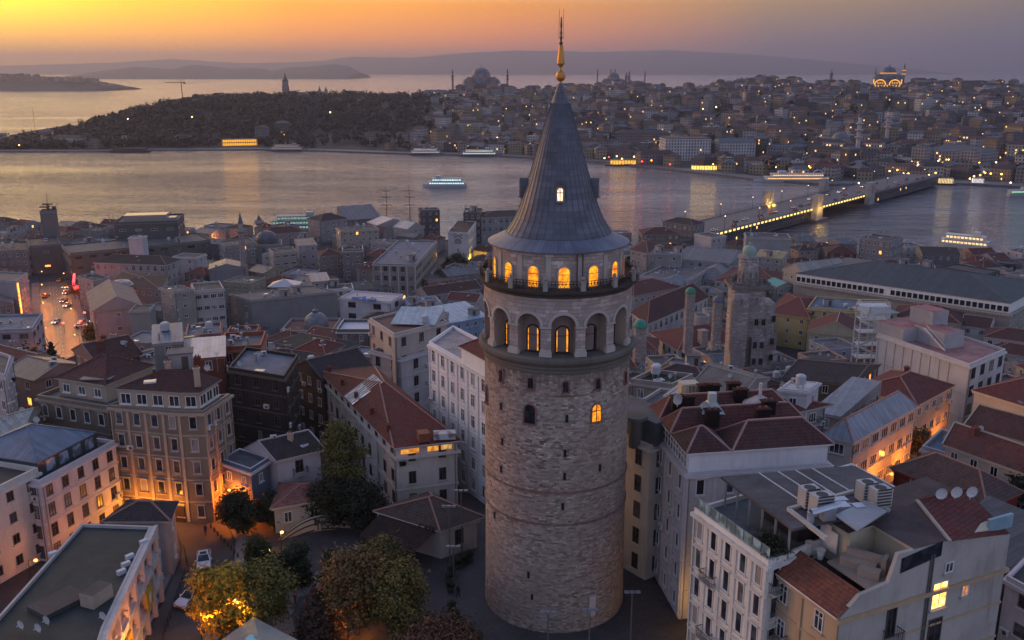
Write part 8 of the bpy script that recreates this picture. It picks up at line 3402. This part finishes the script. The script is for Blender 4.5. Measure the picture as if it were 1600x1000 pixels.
# bollards along the lane and railings
m = MB()
m.lathe([(.14, -.3), (.14, .55), (.17, .62), (.1, .75), (0, .78)], 8)
BM = m.mesh("bollard", [plain((.05, .045, .045), .6)])
for k in range(9):
    p = gpt(lerp(330, 372, k / 8), lerp(826, 872, k / 8))
    o = inst("bollard", BM, None, p)
    tag(o, "dark round bollard in the row along the lane kerb", "bollard", "bollards along the lane")
rl_ = thing("street_railing", "low black railing between the lane and the green roofed block", "railing", gpt(290, 890))
m = MB()
prev = None
for k in range(16):
    p = gpt(lerp(288, 306, k / 15) if k < 5 else lerp(294, 255, (k - 5) / 10), lerp(862, 890, k / 5) if k < 5 else lerp(890, 1000, (k - 5) / 10))
    m.tube(p, p + Vector((0, 0, 1.1)), .04, n=5)
    if prev is not None:
        for h in (.55, 1.08):
            m.bar(prev + Vector((0, 0, h)), p + Vector((0, 0, h)), .05)
    prev = p
m.build("railing_bars", iron, rl_, shift=tuple(rl_.location))

# planters along the plaza edge
pm = MB()
pm.lathe([(.35, 0), (.5, .6), (.55, .62), (.45, .62), (.4, .5), (0, .5)], 10)
POT = pm.mesh("pot", [plain((.05, .045, .045), .7)])
pr_ = random.Random(31)
pm = MB()
for j in range(150):
    d = Vector((pr_.gauss(0, 1), pr_.gauss(0, 1), pr_.gauss(0, 1))).normalized()
    q = Vector((0, 0, 1.15)) + Vector((d.x * .6, d.y * .6, d.z * .62)) * pr_.uniform(.5, 1.05)
    t1 = d.cross(Vector((pr_.gauss(0, 1), pr_.gauss(0, 1), 1))).normalized()
    t2 = d.cross(t1)
    pm.quad(q - t1 * .16, q - t2 * .1, q + t1 * .16, q + t2 * .1)
SHR = pm.mesh("leaves", [foliage((.012, .018, .01), (.035, .045, .02))])
for k, (px, py) in enumerate(((704, 925), (702, 912), (706, 900), (716, 888), (724, 882), (734, 878), (706, 958), (712, 972), (722, 986), (734, 997), (747, 1008))):
    t = thing("planter", "potted dark shrub in the row edging the plaza beside the tower", "planter", gpt(px, py), k * .7, "potted shrubs edging the plaza")
    inst("pot", POT, t, (0, 0, 0))
    inst("leaves", SHR, t, (0, 0, 0))

# people walking at the tower foot
def person(label, px, py, coat, rz, k):
    p = gpt(px, py)
    r = thing("person", label, "person", p + Vector((0, 0, .02)), rz)
    me = bpy.data.meshes.new("person_body")
    V = [(0, 0, .95), (0, 0, 1.2), (0, 0, 1.42), (0, 0, 1.52), (0, .01, 1.66), (.19, 0, 1.42), (.24, .05, 1.15), (.22, .16, .95), (-.19, 0, 1.42), (-.24, -.05, 1.15), (-.22, -.1, .95),
         (.1, 0, .9), (.11, .12, .5), (.11, .12, .08), (.11, .24, .04), (-.1, 0, .9), (-.11, -.08, .5), (-.11, -.2, .1), (-.11, -.09, .04)]
    E = [(0, 1), (1, 2), (2, 3), (3, 4), (2, 5), (5, 6), (6, 7), (2, 8), (8, 9), (9, 10), (0, 11), (11, 12), (12, 13), (13, 14), (0, 15), (15, 16), (16, 17), (17, 18)]
    me.from_pydata(V, E, [])
    o = bpy.data.objects.new("person_body", me)
    COL.objects.link(o)
    o.parent = r
    md = o.modifiers.new("skin", "SKIN")
    rad = [.15, .16, .17, .07, .11, .08, .055, .045, .08, .055, .045, .10, .075, .05, .045, .10, .075, .05, .045]
    for i, sv in enumerate(me.skin_vertices[0].data):
        sv.radius = (rad[i], rad[i])
        sv.use_root = i == 0
    md2 = o.modifiers.new("sub", "SUBSURF")
    md2.levels = md2.render_levels = 1
    me.materials.append(plain(coat, .8))
    return r


person("person in a dark coat walking past the cafe corner", 728, 880, (.03, .03, .035), .4, 1)
person("person in a brown jacket on the plaza near the floodlight poles", 690, 905, (.12, .08, .05), 1.4, 2)
person("person in a navy jacket crossing the lane below the corner block", 322, 838, (.03, .04, .09), 1.0, 4)
person("person in a grey hoodie beside the curved wall", 445, 872, (.16, .16, .17), -.5, 5)
person("person in a red jacket on the garden path", 462, 945, (.25, .03, .03), .8, 6)
person("person in a black coat by the potted shrubs", 716, 935, (.02, .02, .022), 2.6, 7)
person("person in a light coat standing on the kerb by the railing", 300, 905, (.3, .28, .26), 2.2, 3)
# ---------------------------------------------------------------- labels: at most sixteen words, one thing each
for o in scene.objects:
    if o.parent is None and o.get("label"):
        w = o["label"].split()
        if len(w) > 16:
            print("LONG", o.name, o["label"])
    if "ze" in o:
        del o["ze"]
by = {}
for o in scene.objects:
    if o.parent is None and o.get("label") and o.name.split(".")[0] in ("house", "far_house", "car"):
        by.setdefault(o["label"], []).append(o)
ORD = ["leftmost", "second from left", "third from left", "fourth from left", "fifth from left", "sixth from left", "seventh from left", "eighth from left", "ninth from left", "tenth from left"]
for lb, L_ in by.items():
    if len(L_) > 1:
        L_.sort(key=lambda o: project(o.location)[0])
        for i, o in enumerate(L_):
            o["label"] = (lb + ", " + (ORD[i] if i < len(L_) - 1 or i == 0 else "rightmost"))
